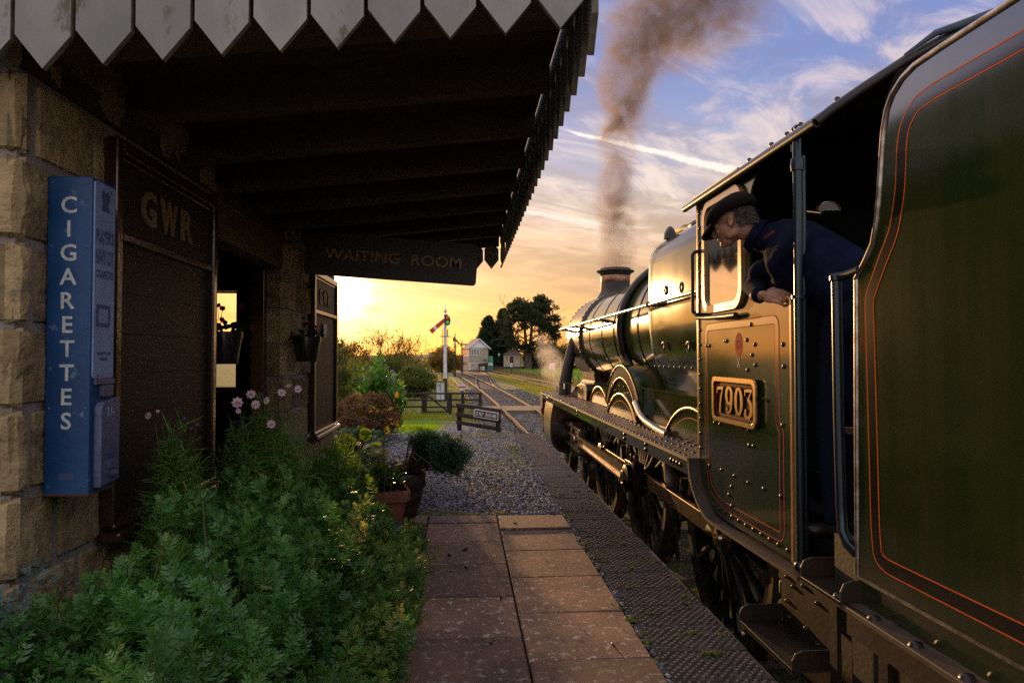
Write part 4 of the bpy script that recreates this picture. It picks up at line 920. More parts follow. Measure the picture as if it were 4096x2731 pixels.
mb = MB(); mb.box((1.86, 7.40, -.09), (1.985, 7.78, .27)); mb.lathe([(.155, 0), (.155, .05), (.13, .06), (.11, .07)], (1.862, 7.58, .085), (-1, 0, 0), 28); mb.lathe([(.09, .06), (.085, .09), (.05, .095), (.045, .085), (0, .085)], (1.862, 7.58, .085), (-1, 0, 0), 24); mb.lathe([(.03, 0), (.03, .06), (.02, .08), (0, .08)], (1.92, 7.5, .27), (0, 0, 1), 12); mb.lathe([(.03, 0), (.03, .06), (.02, .08), (0, .08)], (1.92, 7.67, .27), (0, 0, 1), 12)
mb.build('big_end', pmat('oily_dark_steel', (.06, .045, .035), .3, .9, col2=(.03, .025, .02), ns=8), cr, smooth=40, bevel=.008)
def rodlen(p, q, x, h, th): 
    mb = MB(); mb.plate([(p[0]-.16, p[1]+h*.36), (p[0]-.05, p[1]+h/2), (q[0]+.05, q[1]+h/2), (q[0]+.16, q[1]+h*.36), (q[0]+.16, q[1]-h*.36), (q[0]+.05, q[1]-h/2), (p[0]-.05, p[1]-h/2), (p[0]-.16, p[1]-h*.36)], [], SX(x), (th, 0, 0)); return mb
for i in (0, 1):
    p, q = PIN[i], PIN[i+1]; mb = rodlen(p, q, 1.99, .145, .05); rd = mb.build('coupling_rod', m_rod, loco, bevel=.006)
mb = MB()
for y_, z_ in PIN: mb.lathe([(.125, 0), (.125, .03), (.10, .045), (.07, .05), (.06, .075), (.03, .08), (.03, .06), (0, .06)], (1.99, y_, z_), (-1, 0, 0), 24)
mb.build('rod_boss', m_rod, rd, smooth=45)
m_wheel = pmat('oily_wheel_black', (.012, .013, .014), .30, col2=(.03, .024, .018), ns=7, rvar=.3, coat=.4)
m_tyre = pmat('tyre_steel', (.22, .17, .13), .4, .9, col2=(.07, .05, .04), ns=6)
def wheel(parent, x, y, z, r, ns, side=-1, crank=None, name='driving_wheel'):
    mb = MB(); ax = (side, 0, 0)
    mb.lathe([(r-.15, -.06), (r-.15, .05), (r-.075, .055), (r-.075, -.06)], (x, y, z), ax, 48, cap=False)
    mb.lathe([(.0, .10), (.10, .10), (.12, .09), (.17, .07), (.19, .04), (.19, -.1), (.0, -.1)], (x, y, z), ax, 24)
    for i in range(ns):
        a = 2*math.pi*(i+.5)/ns; d = Vector((0, math.cos(a), math.sin(a))); c = Vector((x, y, z)); mb.tube([c+d*.16+Vector((side*.04, 0, 0)), c+d*(r*.5)+Vector((side*.015, 0, 0)), c+d*(r-.13)], [.040, .028, .033], 7)
    w_ = mb.build(name, m_wheel, parent, smooth=45)
    if crank is not None:
        mb = MB(); c = Vector((x+side*.05, y, z)); p = Vector((x+side*.05, crank[0], crank[1])); mb.tube([c, (c+p)/2, p], [.17, .13, .14], 14); mb.lathe([(.06, 0), (.06, .2)], p, ax, 14); mb.build('crank_boss', m_wheel, w_, smooth=45)
    mb = MB(); mb.lathe([(r-.078, -.07), (r-.078, .062), (r-.01, .066), (r, .05), (r+.003, -.06), (r+.03, -.07), (r+.03, -.10), (r-.05, -.10)], (x, y, z), ax, 48, cap=False); mb.build('tyre', m_tyre, w_, smooth=40)
    return w_
AX = [10.10, 7.95, 5.47]
for i, a in enumerate(AX):
    wheel(loco, 2.185, a, 0.0, .915, 20, -1, PIN[i]); wheel(loco, 2*XC-2.185, a, 0.0, .915, 20, 1)
for a in (11.9, 13.95): wheel(loco, 2.185, a, -.455, .46, 12, -1, None, 'bogie_wheel'); wheel(loco, 2*XC-2.185, a, -.455, .46, 12, 1, None, 'bogie_wheel')
mb = MB()
for x in (2.30, 2*XC-2.33): mb.box((x, 3.3, -.15), (x+.03, 14.2, .69))
mb.box((2.1, 3.3, .5), (2*XC-2.1, 14.1, .52)); mb.box((2.2, 3.2, -.5), (2*XC-2.2, 5.0, .35))
for i, a in enumerate(AX+[11.9, 13.95]): mb.lathe([(.09, 0), (.09, 1.5)], (2.17, a, 0 if i < 3 else -.455), (1, 0, 0), 12)
mb.build('main_frame', m_sooty, loco, smooth=40)
mb = MB()
for a in AX:
    for k in range(5): mb.box((2.24, a-.5+.05*k, -.52-.018*k), (2.34, a+.5-.05*k, -.505-.018*k))
    mb.tube([(2.29, a-.5, -.5), (2.29, a-.5, -.1)], .02, 6); mb.tube([(2.29, a+.5, -.5), (2.29, a+.5, -.1)], .02, 6)
mb.build('leaf_springs', m_sooty, loco)
mb = MB()
for a in AX: mb.tube([(2.06, a+.98, .30), (2.02, a+1.03, -.05), (2.06, a+1.0, -.5)], .022, 6); mb.box((2.08, a+.93, -.12), (2.24, a+1.02, .28)); 
mb.each('brake_hanger', m_sooty, loco, smooth=50)
mb = MB(); mb.box((1.62, 14.20, .26), (2*XC-1.62, 14.27, .71)); bb = mb.build('buffer_beam', pmat('red_buffer_beam', (.20, .02, .012), .5), loco)
mb = MB(); mb.box((1.61, 13.86, .40), (1.63, 14.24, .694)); mb.box((1.66, 14.27, -.12), (1.74, 14.36, .68)); mb.each('end_bracket', m_black, bb)
mb = MB()
for x in (2.05, 2*XC-2.05): mb.lathe([(.14, 0), (.12, .05), (.09, .1), (.08, .35), (.07, .35), (.06, .5), (.23, .5), (.23, .53), (0, .55)], (x, 14.27, .14), (0, 1, 0), 24)
mb.each('buffer', m_black, bb, smooth=45)
# --- cab
XS = 1.68
cabo = [(3.385, .40), (4.1, .395), (4.35, .395), (4.45, .405), (4.54, .43), (4.61, .475), (4.68, .53), (4.735, .60), (4.757, .665), (4.762, .722), (4.775, 2.555), (3.385, 2.535), (3.385, 2.497), (3.70, 2.50), (3.77, 2.495), (3.83, 2.465), (3.87, 2.42), (3.888, 2.36), (3.900, 1.83), (3.89, 1.80), (3.865, 1.775), (3.82, 1.765), (3.385, 1.735)]
mb = MB(); mb.plate(cabo, [rrect(3.985, 1.765, 4.60, 2.472, .10)], SX(XS), (.012, 0, 0)); cab = mb.build('cab_side', m_green, loco)
mb = MB(); mb.box((XS-.012, 3.372, .40), (XS+.02, 3.390, 1.745)); mb.box((XS-.010, 4.758, .73), (XS+.004, 4.785, 2.555)); mb.tube([(XS+.005, 3.385, 1.742), (XS+.005, 3.82, 1.770), (XS+.005, 3.875, 1.785)], .014, 8); mb.build('edge_bead', m_frame, cab, smooth=50)
mb = MB(); mb.plate(rrect(3.955, 1.735, 4.63, 2.502, .125, 8), [rrect(4.005, 1.788, 4.58, 2.452, .085, 8)], SX(XS-.028), (.045, 0, 0)); wfr = mb.build('cab_window', m_frame, loco, bevel=.008)
mg = pmat('cab_window_glass', (.030, .026, .022), .035, ior=2.3, coat=1.0, coat_ior=1.8, spec=.5)
mb = MB(); mb.plate(rrect(4.0, 1.783, 4.585, 2.457, .088, 8), [], SX(XS-.012), (.006, 0, 0)); mb.build('pane', mg, wfr)
# wind deflector: narrow round-cornered rod frame with a long fixing arm
mb = MB(); q = [(a, b) for a, b in rrect(1.612, 1.74, 1.728, 2.185, .035, 4)]
mb.tube([(a, 4.70, b) for a, b in q], .013, 8, closed=True); mb.tube([(1.625, 4.70, 1.75), (1.63, 4.66, 1.715), (1.64, 4.5, 1.705), (1.645, 4.15, 1.695), (1.645, 4.02, 1.695)], [.014, .015, .016, .02, .018], 8); wd = mb.build('wind_deflector', m_black, loco, smooth=60)
mb = MB(); mb.box((1.622, 4.697, 1.76), (1.718, 4.703, 2.17)); mb.build('deflector_glass', gm, wd)
# lining
def closed_ribbon(P_, w, x): return [(a, b, w) for a, b in P_]+[(P_[0][0], P_[0][1], w)]
def rounded(P_, r, n=5):
    out = []
    for i, p in enumerate(P_):
        a = Vector(P_[i-1]); b = Vector(p); c = Vector(P_[(i+1) % len(P_)]); rr = min(r, (a-b).length*.45, (c-b).length*.45)
        p0 = b+(a-b).normalized()*rr; p1 = b+(c-b).normalized()*rr
        for k in range(n+1): t = k/n; q = p0*(1-t)**2+b*2*t*(1-t)+p1*t*t; out.append((q.x, q.y))
    return out
def offset(P_, d):
    c = sum((Vector(p) for p in P_), Vector((0, 0)))/len(P_); out = []
    for i, p in enumerate(P_):
        a = Vector(P_[i-1]); b = Vector(P_[(i+1) % len(P_)]); t = (b-a).normalized(); n = Vector((-t.y, t.x))
        if n.dot(c-Vector(p)) < 0: n = -n
        out.append((p[0]+n.x*d, p[1]+n.y*d))
    return out
cl_ = rounded([(3.487, .463), (4.20, .458), (4.42, .475), (4.565, .535), (4.63, .66), (4.648, .85), (4.645, 1.668), (3.53, 1.668), (3.53, 1.10), (3.487, 1.06)], .075)
def lining(parent, P_, x, d, w=.0045):
    for q, m_, ww in ((P_, m_line, w), (offset(P_, d/2), m_band, d-w*1.6), (offset(P_, d), m_line, w)):
        mb = MB(); mb.ribbon(closed_ribbon(q, ww, x), SX(x-.0016), (.0014, 0, 0)); mb.build('lining_stripe', m_, parent)
lining(cab, cl_, XS, .048)
# number plate
npo = rrect(3.758, 1.028, 4.432, 1.312, .045); mb = MB(); mb.plate(npo, [], SX(XS-.022), (.02, 0, 0)); plate_ = mb.build('number_plate', pmat('black_number_ground', (.012, .009, .007), .8, spec=.08), loco)
mb = MB(); mb.plate(npo, [rrect(3.786, 1.056, 4.404, 1.284, .032)], SX(XS-.036), (.014, 0, 0)); mb.build('brass_border', m_brass, plate_, bevel=.005)
mb = MB(); q = rrect(3.803, 1.073, 4.387, 1.267, .022); mb.ribbon(closed_ribbon(q, .005, 0), SX(XS-.0235), (.0012, 0, 0)); mb.build('red_line', m_line, plate_)
def ell(cx, cy, rx, ry, a0, a1, wf, n=26): return [(cx+rx*math.cos(R(a0+(a1-a0)*i/n)), cy+ry*math.sin(R(a0+(a1-a0)*i/n)), wf(R(a0+(a1-a0)*i/n))) for i in range(n+1)]
thick = lambda t: .012+.026*abs(math.cos(t))
DIG = {'0': [ell(.05, .085, .038, .074, 0, 360, thick)],
       '7': [[(.005, .118, .009), (.006, .14, .011), (.012, .150, .020), (.05, .150, .020), (.096, .154, .016)], [(.094, .158, .010), (.073, .115, .017), (.053, .06, .025), (.046, .0, .028)]],
       '9': [ell(.048, .112, .036, .048, 0, 360, thick), [(.084, .112, .036), (.083, .07, .034), (.074, .03, .026), (.050, .008, .015), (.026, .012, .014)], ell(.024, .030, .006, .006, 0, 360, lambda t: .014, 10)],
       '3': [[(.004, .122, .009), (.006, .150, .016), (.03, .152, .017), (.09, .155, .014)], [(.088, .156, .010), (.065, .125, .012), (.040, .098, .010)], ell(.042, .052, .042, .050, 88, -150, thick), ell(.018, .036, .007, .007, 0, 360, lambda t: .014, 10)]}
for i, chd in enumerate('7903'):
    yb = 4.355-.146*i; mb = MB()
    for j_, st in enumerate(DIG[chd]): mb.ribbon([(yb-a*1.16, 1.085+b*1.04, w*1.0) for a, b, w in st], SX(XS-.030-.0012*j_), (.009+.0012*j_, 0, 0))
    mb.build('digit', m_brass, plate_)
mb = MB(); mb.plate([(4.063+.055*math.cos(R(15*i)), 1.517+.072*math.sin(R(15*i))) for i in range(24)], [], SX(XS-.0018), (.0016, 0, 0)); ds = mb.build('route_disc', m_red, cab)
text_mesh('D', .062, (XS-.0019, 4.063, 1.487), (0, -1, 0), (0, 0, 1), .0, .0008).build('letter', pmat('dark_disc_letter', (.12, .012, .008), .8, spec=.1), ds)
text_mesh('X', .062, (XS-.0012, 4.065, 1.375), (0, -1, 0), (0, 0, 1), .0, .0012, .045).build('letter', pmat('white_power_mark', (.6, .58, .52), .8, spec=.1), cab)
rv = [(XS, 4.742, .80+.104*i) for i in range(17)]+[(XS, 4.50-.105*i, .445-.0005*i) for i in range(11)]
CABR = [(4.277, 1.545), (4.248, 1.544), (4.61, 1.519), (4.559, 1.518), (3.942, 1.542), (3.828, 1.513), (3.87, 1.453), (3.826, 1.395), (3.933, 1.365), (3.482, 1.507), (3.474, 1.392), (3.494, 1.082), (3.879, 1.632), (3.723, 1.202), (3.664, 1.201), (4.476, 1.103), (4.471, 1.003), (4.377, 1.001), (3.923, 1.011), (3.919, .922), (3.859, .925), (4.575, .699), (4.355, .706), (4.142, .704), (3.936, .70), (3.729, .703), (4.191, .629), (4.231, .571), (4.19, .509), (3.521, .704)]
rv += [(XS, a, b) for a, b in CABR]
mb = MB(); mb.rivets(rv, (-1, 0, 0), .0155); mb.rivets([(XS, 4.7-.19*i, 2.53-.003*i) for i in range(7)], (-1, 0, 0), .009); mb.build('rivets', m_black, cab, smooth=60)
# roof
prof = [(1.625, 2.525), (1.70, 2.585), (1.85, 2.69), (2.07, 2.835), (2.336, 2.985), (2.6, 3.075), (2.92, 3.11)]
prof = prof+[(2*XC-a, b) for a, b in prof[-2::-1]]
mb = MB(); v_ = []; k = len(prof)
for y_, dz_ in ((4.92, 0), (3.02, 0.0)): v_ += [(a, y_, b+dz_) for a, b in prof]+[(a, y_, b+.022+dz_) for a, b in prof]
f_ = []
for j in range(k-1): f_ += [(j, j+1, 2*k+j+1, 2*k+j), (k+j, 3*k+j, 3*k+j+1, k+j+1), (j, k+j, k+j+1, j+1), (2*k+j, 2*k+j+1, 3*k+j+1, 3*k+j)]
f_ += [(0, 2*k, 3*k, k), (k-1, 2*k-1, 4*k-1, 3*k-1)]
mb.add(v_, f_); roof = mb.build('cab_roof', pmat('grey_cab_roof', (.045, .038, .035), .5, col2=(.07, .058, .05), ns=9, nd=6, stretch=(1, .3, 1), bump=.2, bs=40), loco, smooth=40)
mb = MB(); mb.tube([(1.63, 3.03, 2.525), (1.63, 4.925, 2.53)], .022, 8); mb.tube([(a, 3.03, b+.0) for a, b in prof], .022, 8); mb.tube([(1.70, 4.1, 2.61), (1.70, 4.92, 2.61)], .008, 6); mb.build('rain_gutter', m_black, roof, smooth=60)
mb = MB(); mb.rivets([(1.86, y_, 2.72) for y_ in (3.25, 3.62, 3.7, 3.78, 4.3)]+[(1.80, y_, 2.68) for y_ in (3.55, 3.85)], (-.6, 0, .8), .017, .02); mb.build('rivets', m_black, roof, smooth=60)
mb = MB(); mb.tube([(a-.01, 3.0-.008*math.sin(i*1.3), b+.012+.004*math.sin(i*2.1)) for i, (a, b) in enumerate([(2.05, 2.83), (2.2, 2.93), (2.336, 2.985), (2.47, 3.04), (2.6, 3.08), (2.76, 3.11), (2.92, 3.12), (3.2, 3.09), (3.5, 2.99)])], [.004, .016, .021, .018, .022, .019, .022, .018, .01], 10); mb.build('rolled_storm_sheet', pmat('blue_grey_tarpaulin', (.016, .030, .055), .6, col2=(.03, .05, .085), ns=9, bump=.5, bs=18), roof, smooth=60)
mb = MB(); sh = []
for i in range(9):
    t = i/8; a, b = 2.02+.42*t, 2.80+.20*t; mb_ = 0
    sh += [(a, 3.03, b-.02), (a+.05, 3.20, b-.10-.03*math.sin(t*5))]
mb.add(sh, [(2*i, 2*i+2, 2*i+3, 2*i+1) for i in range(8)]); mb.build('canvas_flap', pmat('dark_canvas', (.035, .04, .045), .6), roof, smooth=60)
# front plate, far side, floor, backhead and fittings in the dark
arcp = [(a-.0, b) for a, b in prof if 1.65 < a < 2*XC-1.65]
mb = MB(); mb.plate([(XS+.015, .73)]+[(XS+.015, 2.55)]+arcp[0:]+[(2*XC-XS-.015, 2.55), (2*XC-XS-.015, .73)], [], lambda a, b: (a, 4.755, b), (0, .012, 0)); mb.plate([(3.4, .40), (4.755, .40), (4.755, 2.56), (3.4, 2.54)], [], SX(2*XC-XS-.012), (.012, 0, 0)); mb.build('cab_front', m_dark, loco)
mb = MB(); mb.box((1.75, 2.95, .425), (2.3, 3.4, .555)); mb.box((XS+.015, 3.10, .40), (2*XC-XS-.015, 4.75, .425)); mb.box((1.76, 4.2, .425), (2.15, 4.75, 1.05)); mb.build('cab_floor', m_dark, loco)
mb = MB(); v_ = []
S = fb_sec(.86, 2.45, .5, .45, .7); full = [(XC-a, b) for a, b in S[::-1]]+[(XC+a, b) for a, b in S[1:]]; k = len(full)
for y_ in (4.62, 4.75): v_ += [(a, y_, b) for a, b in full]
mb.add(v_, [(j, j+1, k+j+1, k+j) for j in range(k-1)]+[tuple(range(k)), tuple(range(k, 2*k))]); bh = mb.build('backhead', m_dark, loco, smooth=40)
mb = MB(); mb.lathe([(.105, 0), (.105, .03), (.092, .036), (.09, .02), (0, .02)], (2.60, 4.70, 2.46), (0, -1, 0), 28); ga = mb.build('pressure_gauge', m_brass, loco, smooth=45)
MB().lathe([(.088, 0), (.088, .003), (0, .003)], (2.60, 4.679, 2.46), (0, -1, 0), 28).build('gauge_dial', pmat('grey_dial', (.35, .36, .36), .4), ga)
mb = MB(); mb.tube([(2.42, 4.66, 2.47), (2.52, 4.66, 2.46)], .02, 8); mb.tube([(2.55, 4.6, 2.0), (2.55, 4.6, 2.25), (2.62, 4.6, 2.3)], .018, 8); mb.tube([(2.35, 4.55, 2.1), (2.9, 4.5, 2.15)], .016, 8); mb.tube([(2.95, 4.55, 1.9), (3.3, 4.5, 2.05)], .02, 8); mb.lathe([(.03, 0), (.03, .09), (0, .1)], (2.52, 4.6, 2.18), (0, 0, 1), 10); mb.build('pipe_fittings', m_brass, bh, smooth=50)
# cab handrail pillar and step plates
mb = MB(); mb.tube([(1.645, 3.245, .40), (1.645, 3.245, 2.53)], .0215, 12); mb.ball((1.645, 3.245, .42), (.035, .035, .03), 10, 6); mb.lathe([(.03, 0), (.033, .03), (.03, .06)], (1.645, 3.245, 2.36), (0, 0, 1), 12); mb.tube([(1.645, 3.245, 1.735), (1.66, 3.32, 1.735), (XS+.004, 3.39, 1.735)], .012, 8); mb.lathe([(.034, 0), (.034, .018)], (1.645, 3.245, 1.727), (0, 0, 1), 12); mb.build('cab_handrail', m_hand, loco, smooth=60)
mb = MB(); mb.tube([(1.70, 3.3, .40), (1.70, 3.3, 1.0), (1.70, 3.3, 2.45)], .016, 8); mb.build('inner_handrail', m_hand, loco, smooth=60)
mb = MB(); mb.plate([(3.16, .37), (3.80, .37), (3.70, .20), (3.68, -.22), (3.14, -.22)], [], SX(1.76), (.014, 0, 0)); stp = mb.build('step_plate', pmat('rusty_brown_step_iron', (.030, .020, .013), .45, col2=(.017, .012, .009), ns=7, rvar=.25, bump=.2, bs=30), loco)
m_step = stp.data.materials[0]
mb = MB(); mb.rivets([(1.76, y_, z_) for y_, z_ in ((3.62, .25), (3.55, .22), (3.44, .26), (3.30, .22), (3.6, .04), (3.42, .05), (3.3, 0.02), (3.62, .12))], (-1, 0, 0), .014, .02); mb.build('rivets', m_step, stp, smooth=60)
def tread(parent, y0, y1, x0, x1, z, lip=.09):
    mb = MB(); mb.box((x0, y0, z-.012), (x1, y1, z))
    for y_ in (y0, y1-.010): mb.plate([(x0, z), (x1, z), (x1, z+lip), (x0+.05, z+lip), (x0+.015, z+lip*.85), (x0, z+lip*.5)], [], (lambda yy: (lambda a, b: (a, yy, b)))(y_), (0, .010, 0))
    mb.box((x0, y0, z-.02), (x0+.012, y1, z+.006)); q = mb.build('step', m_step, parent, bevel=.003); return q
tread(stp, 3.09, 3.70, 1.52, 1.76, -.01)
mb = MB(); mb.tube([(1.80, 3.83, -.3), (1.80, 3.83, .36)], .02, 6); mb.lathe([(.03, 0), (.03, .06), (.022, .07), (.03, .08), (.03, .14), (.022, .15), (.03, .16), (.03, .2)], (1.80, 3.74, .12), (0, 0, 1), 12); mb.lathe([(.075, 0), (.075, .012), (0, .012)], (1.79, 3.72, .02), (-1, 0, .1), 20); mb.build('injector', m_sooty, loco, smooth=50)
# ------------------------------------------------------------------ tender
ten = thing('locomotive_tender', 'tall dark green tender with orange lining nearest the viewer behind the locomotive cab', 'tender', (XC, -.6, -.915))
XT = 1.63
tf = [(2.745, .535), (2.74, 1.1), (2.728, 1.765), (2.66, 1.83), (2.606, 1.892), (2.578, 1.98), (2.561, 2.073), (2.545, 2.2), (2.528, 2.32), (2.505, 2.395), (2.47, 2.44), (2.41, 2.478), (2.34, 2.496), (2.2, 2.50)]
mb = MB(); mb.plate(tf+[(-3.9, 2.50), (-3.9, .535)], [], SX(XT), (.012, 0, 0)); ts = mb.build('tank_side', m_tgreen, ten)
mb = MB(); mb.tube([(XT+.002, a, b) for a, b in tf[2:]]+[(XT+.002, -3.9, 2.50)], .0135, 8); mb.build('top_beading', m_steelb, ts, smooth=60)
mb = MB(); mb.tube([(XT+.004, 2.742, .54), (XT+.004, 2.735, 1.1), (XT+.004, 2.725, 1.765)], .014, 8); mb.box((XT-.006, -3.9, .528), (XT+.012, 2.745, .541)); mb.build('edge_beading', m_steelb, ts, smooth=50)
mb = MB(); mb.box((XT+.004, -3.9, .43), (XT+.03, 2.74, .53)); mb.build('tank_sole', m_tgreen, ten)
L1 = [(-3.5, 2.393), (2.0, 2.393), (2.24, 2.392), (2.353, 2.380), (2.425, 2.31), (2.446, 2.237), (2.459, 2.066), (2.497, 1.928), (2.565, 1.835), (2.664, 1.685), (2.655, 1.4), (2.645, 1.007), (2.64, .771), (2.627, .656), (2.599, .624), (2.542, .607), (2.3, .606), (-3.5, .606)]
mb_ = rounded(L1, .04, 3)
lining(ts, mb_, XT, .056, .0048)
mb = MB(); mb.box((1.55, -3.9, .405), (2*XC-1.55, 3.04, .43)); tfp = mb.build('footplate', m_foot, ten, bevel=.004)
mb = MB(); mb.rivets([(1.585, 2.80-.245*i, .43) for i in range(14)], (0, 0, 1), .027, .018); mb.each('rivet', m_black, tfp, smooth=60)
mb = MB(); mb.box((1.57, -3.9, .31), (1.585, 2.72, .405)); mb.box((1.555, 2.55, .43), (1.575, 2.85, .432)); mb.build('valance', m_step, tfp)
mb = MB(); mb.box((1.70, -3.9, -.45), (1.725, 2.9, .405)); mb.build('side_frame', m_sooty, ten)
mb = MB()
for x in (2*XC-XT,): mb.box((x-.012, -3.9, .43), (x, 2.74, 2.5))
mb.box((XT+.02, 2.36, .43), (2*XC-XT-.02, 2.40, 1.7)); mb.box((XT+.02, -3.9, .43), (2*XC-XT-.02, -3.88, 2.5)); mb.box((XT+.02, -3.8, 1.9), (2*XC-XT-.02, 2.2, 1.95)); mb.build('tank_body', m_sooty, ten)
mb = MB(); v_ = []; ng = 16
for i in range(ng+1):
    for j in range(ng+1):
        x = XT+.05+(2*XC-2*XT-.1)*i/ng; y = -3.7+5.8*j/ng; v_.append((x, y, 2.0+.42*math.sin(math.pi*i/ng)*math.sin(math.pi*j/ng)+random.uniform(-.05, .05)))
mb.add(v_, [(i*(ng+1)+j, i*(ng+1)+j+1, (i+1)*(ng+1)+j+1, (i+1)*(ng+1)+j) for i in range(ng) for j in range(ng)]); mb.build('coal_load', m_coal, ten)
mb = MB(); mb.box((XT+.035, 2.45, .43), (XT+.55, 2.74, 1.12)); mb.box((1.70, 2.70, 1.10), (2.1, 2.98, 1.125)); mb.box((XT+.02, 2.73, .43), (XT+.03, 2.95, .66)); mb.build('front_locker', m_sooty, ten)
mb = MB(); mb.tube([(XT-.005, 2.865, 1.77), (XT-.005, 2.86, 1.2), (XT-.004, 2.850, .80), (XT-.004, 2.84, .70), (XT-.002, 2.80, .645), (XT+.005, 2.75, .625)], .0225, 12); mb.tube([(XT-.005, 2.90, 1.79), (XT, 2.80, 1.79), (XT+.002, 2.70, 1.80)], .02, 8); mb.lathe([(.03, 0), (.03, .02)], (XT-.005, 2.865, 1.775), (0, 0, 1), 12); mb.build('tender_handrail', m_hand, ten, smooth=60)
mb = MB(); mb.box((1.64, 2.56, -.5), (1.66, 2.62, .405)); mb.box((1.64, 2.92, -.5), (1.66, 2.98, .405)); mb.plate([(2.56, .40), (3.0, .40), (2.98, -.5), (2.6, -.5)], [], SX(1.75), (.012, 0, 0)); tsp = mb.build('step_plate', m_step, ten)
tread(tsp, 2.50, 3.05, 1.53, 1.75, -.16, .08); tread(ten, 2.72, 3.06, 1.545, 1.80, .432, .09)
for a in (1.6, -.6, -2.8): wheel(ten, 2.185, a, -.29, .62, 12, -1, None, 'tender_wheel'); wheel(ten, 2*XC-2.185, a, -.29, .62, 12, 1, None, 'tender_wheel')
for a in (1.6, -.6, -2.8):
    mb = MB(); mb.box((1.60, a-.14, -.42), (1.74, a+.14, -.12)); mb.tube([(1.66, a-.5, .05), (1.66, a, -.08), (1.66, a+.5, .05)], .03, 6); mb.build('axle_box', m_sooty, ten, bevel=.02)
# =================================================================== DRIVER leaning out of the cab
m_skin = pmat('weathered_skin', (.42, .22, .14), .5, col2=(.33, .16, .10), ns=30, bump=.12, bs=90)
m_jack = pmat('navy_work_jacket', (.0035, .0055, .018), .95, col2=(.007, .010, .030), spec=.08, ns=12, bump=.55, bs=16, bd=5, bdist=.02)
m_trs = pmat('dark_overall_trousers', (.006, .008, .020), .95, spec=.08, bump=.4, bs=12)
m_cap = pmat('black_flat_cap', (.010, .008, .0075), .95, spec=.1, bump=.3, bs=60)
m_hair = pmat('grey_hair', (.085, .07, .06), .7, col2=(.04, .034, .03), ns=60, bump=.6, bs=120)
man = thing('person', 'driver in navy jacket and black flat cap leaning out of the locomotive cab', 'person', (1.95, 3.05, .425))
def limb(mb, P_, rr, n=14):
    """tapering rounded limb with ball ends"""
    mb.tube(P_, rr, n, cap=True); mb.ball(P_[0], rr[0], n, 8); mb.ball(P_[-1], rr[-1], n, 8)
    for p, r in zip(P_[1:-1], rr[1:-1]): mb.ball(p, r, n, 8)
    return mb
def fuse(name, mb, m, parent, vox, it=4):
    o = mb.build(name, m, parent, recalc=True)
    r_ = o.modifiers.new('fuse', 'REMESH'); r_.mode = 'VOXEL'; r_.voxel_size = vox; r_.use_smooth_shade = True
    s_ = o.modifiers.new('smooth', 'SMOOTH'); s_.factor = .5; s_.iterations = it
    return o
# joints (world)
HIP = Vector((1.95, 3.20, 1.66)); CH = Vector((1.75, 3.50, 1.985)); NECK = Vector((1.605, 3.60, 2.105)); HS = 1.07
HC = Vector((1.477, 3.657, 2.190))                       # middle of the head
face = Vector((-.76, .58, -.34)).normalized(); fside = face.cross(Vector((0, 0, 1))).normalized(); fup = fside.cross(face).normalized()
Mh = Matrix((fside, face, fup)).transposed()            # local x = his right, y = forward, z = up
def H(x, y, z): return HC+Mh @ (Vector((x, y, z))*HS)
mb = MB()
M3 = Mh
def hb(c, r, M=M3): mb.ball(H(*c), [k*HS for k in r], 18, 12, M)
hb((0, -.012, .025), (.074, .094, .092)); hb((0, .030, -.035), (.060, .066, .072)); hb((0, .052, -.082), (.036, .040, .034))
hb((0, .074, -.002), (.050, .020, .018)); hb((-.028, .072, -.030), (.024, .018, .018)); hb((.028, .072, -.030), (.024, .018, .018))
mb.tube([H(0, .088, .000), H(0, .105, -.020), H(0, .116, -.036)], [.010, .012, .015], 10); hb((0, .100, -.042), (.019, .014, .010))
hb((0, .087, -.064), (.026, .012, .007)); hb((0, .084, -.073), (.023, .013, .007)); hb((0, .080, -.097), (.022, .018, .016))
for s_ in (-1, 1):
    hb((s_*.073, -.008, -.014), (.008, .016, .027)); hb((s_*.079, -.014, .002), (.006, .014, .016)); hb((s_*.078, -.002, -.034), (.006, .008, .010)); hb((s_*.044, .014, -.068), (.019, .040, .028))
limb(mb, [H(0, -.02, -.05), NECK+Vector((-.01, .02, .02)), CH+Vector((0, .06, .02))], [.060, .060, .068])
# hands: forearm stub, palm, four fingers and a thumb
def hand(W_, fwd, nrm, thumb, curl):
    fwd = fwd.normalized(); nrm = (nrm-fwd*nrm.dot(fwd)).normalized(); sd = fwd.cross(nrm).normalized()*thumb
    limb(mb, [W_-fwd*.07, W_, W_+fwd*.02], [.030, .027, .028], 12)
    Mp = Matrix((sd, fwd, nrm)).transposed(); mb.ball(W_+fwd*.052, (.044, .052, .020), 16, 10, Mp)
    for k, (off, L) in enumerate(((.034, .076), (.0115, .085), (-.0115, .080), (-.034, .064))):
        p = W_+fwd*.090+sd*off; d = fwd; P_ = [p-fwd*.03, p]
        for j, q in enumerate((.45, .32, .23)):
            d = (d*math.cos(curl*(1+.15*k*0))-nrm*math.sin(curl)).normalized(); 
            P_.append(P_[-1]+d*L*q); fwd_, nrm_ = d, None
            nrm_loc = (nrm-d*nrm.dot(d)); nrm_loc = nrm_loc.normalized() if nrm_loc.length > .05 else nrm
            d = (d*math.cos(.35)-nrm_loc*math.sin(.35)).normalized()
        limb(mb, P_, [.0100, .0098, .0092, .0084, .0074], 9)
    b = W_+fwd*.022+sd*.030; limb(mb, [b, b+sd*.022+fwd*.022-nrm*.006, b+sd*.026+fwd*.050-nrm*.016, b+sd*.016+fwd*.072-nrm*.026], [.015, .013, .011, .009], 9)
RW = Vector((1.622, 3.575, 1.772)); LW = Vector((1.74, 3.66, 1.79))
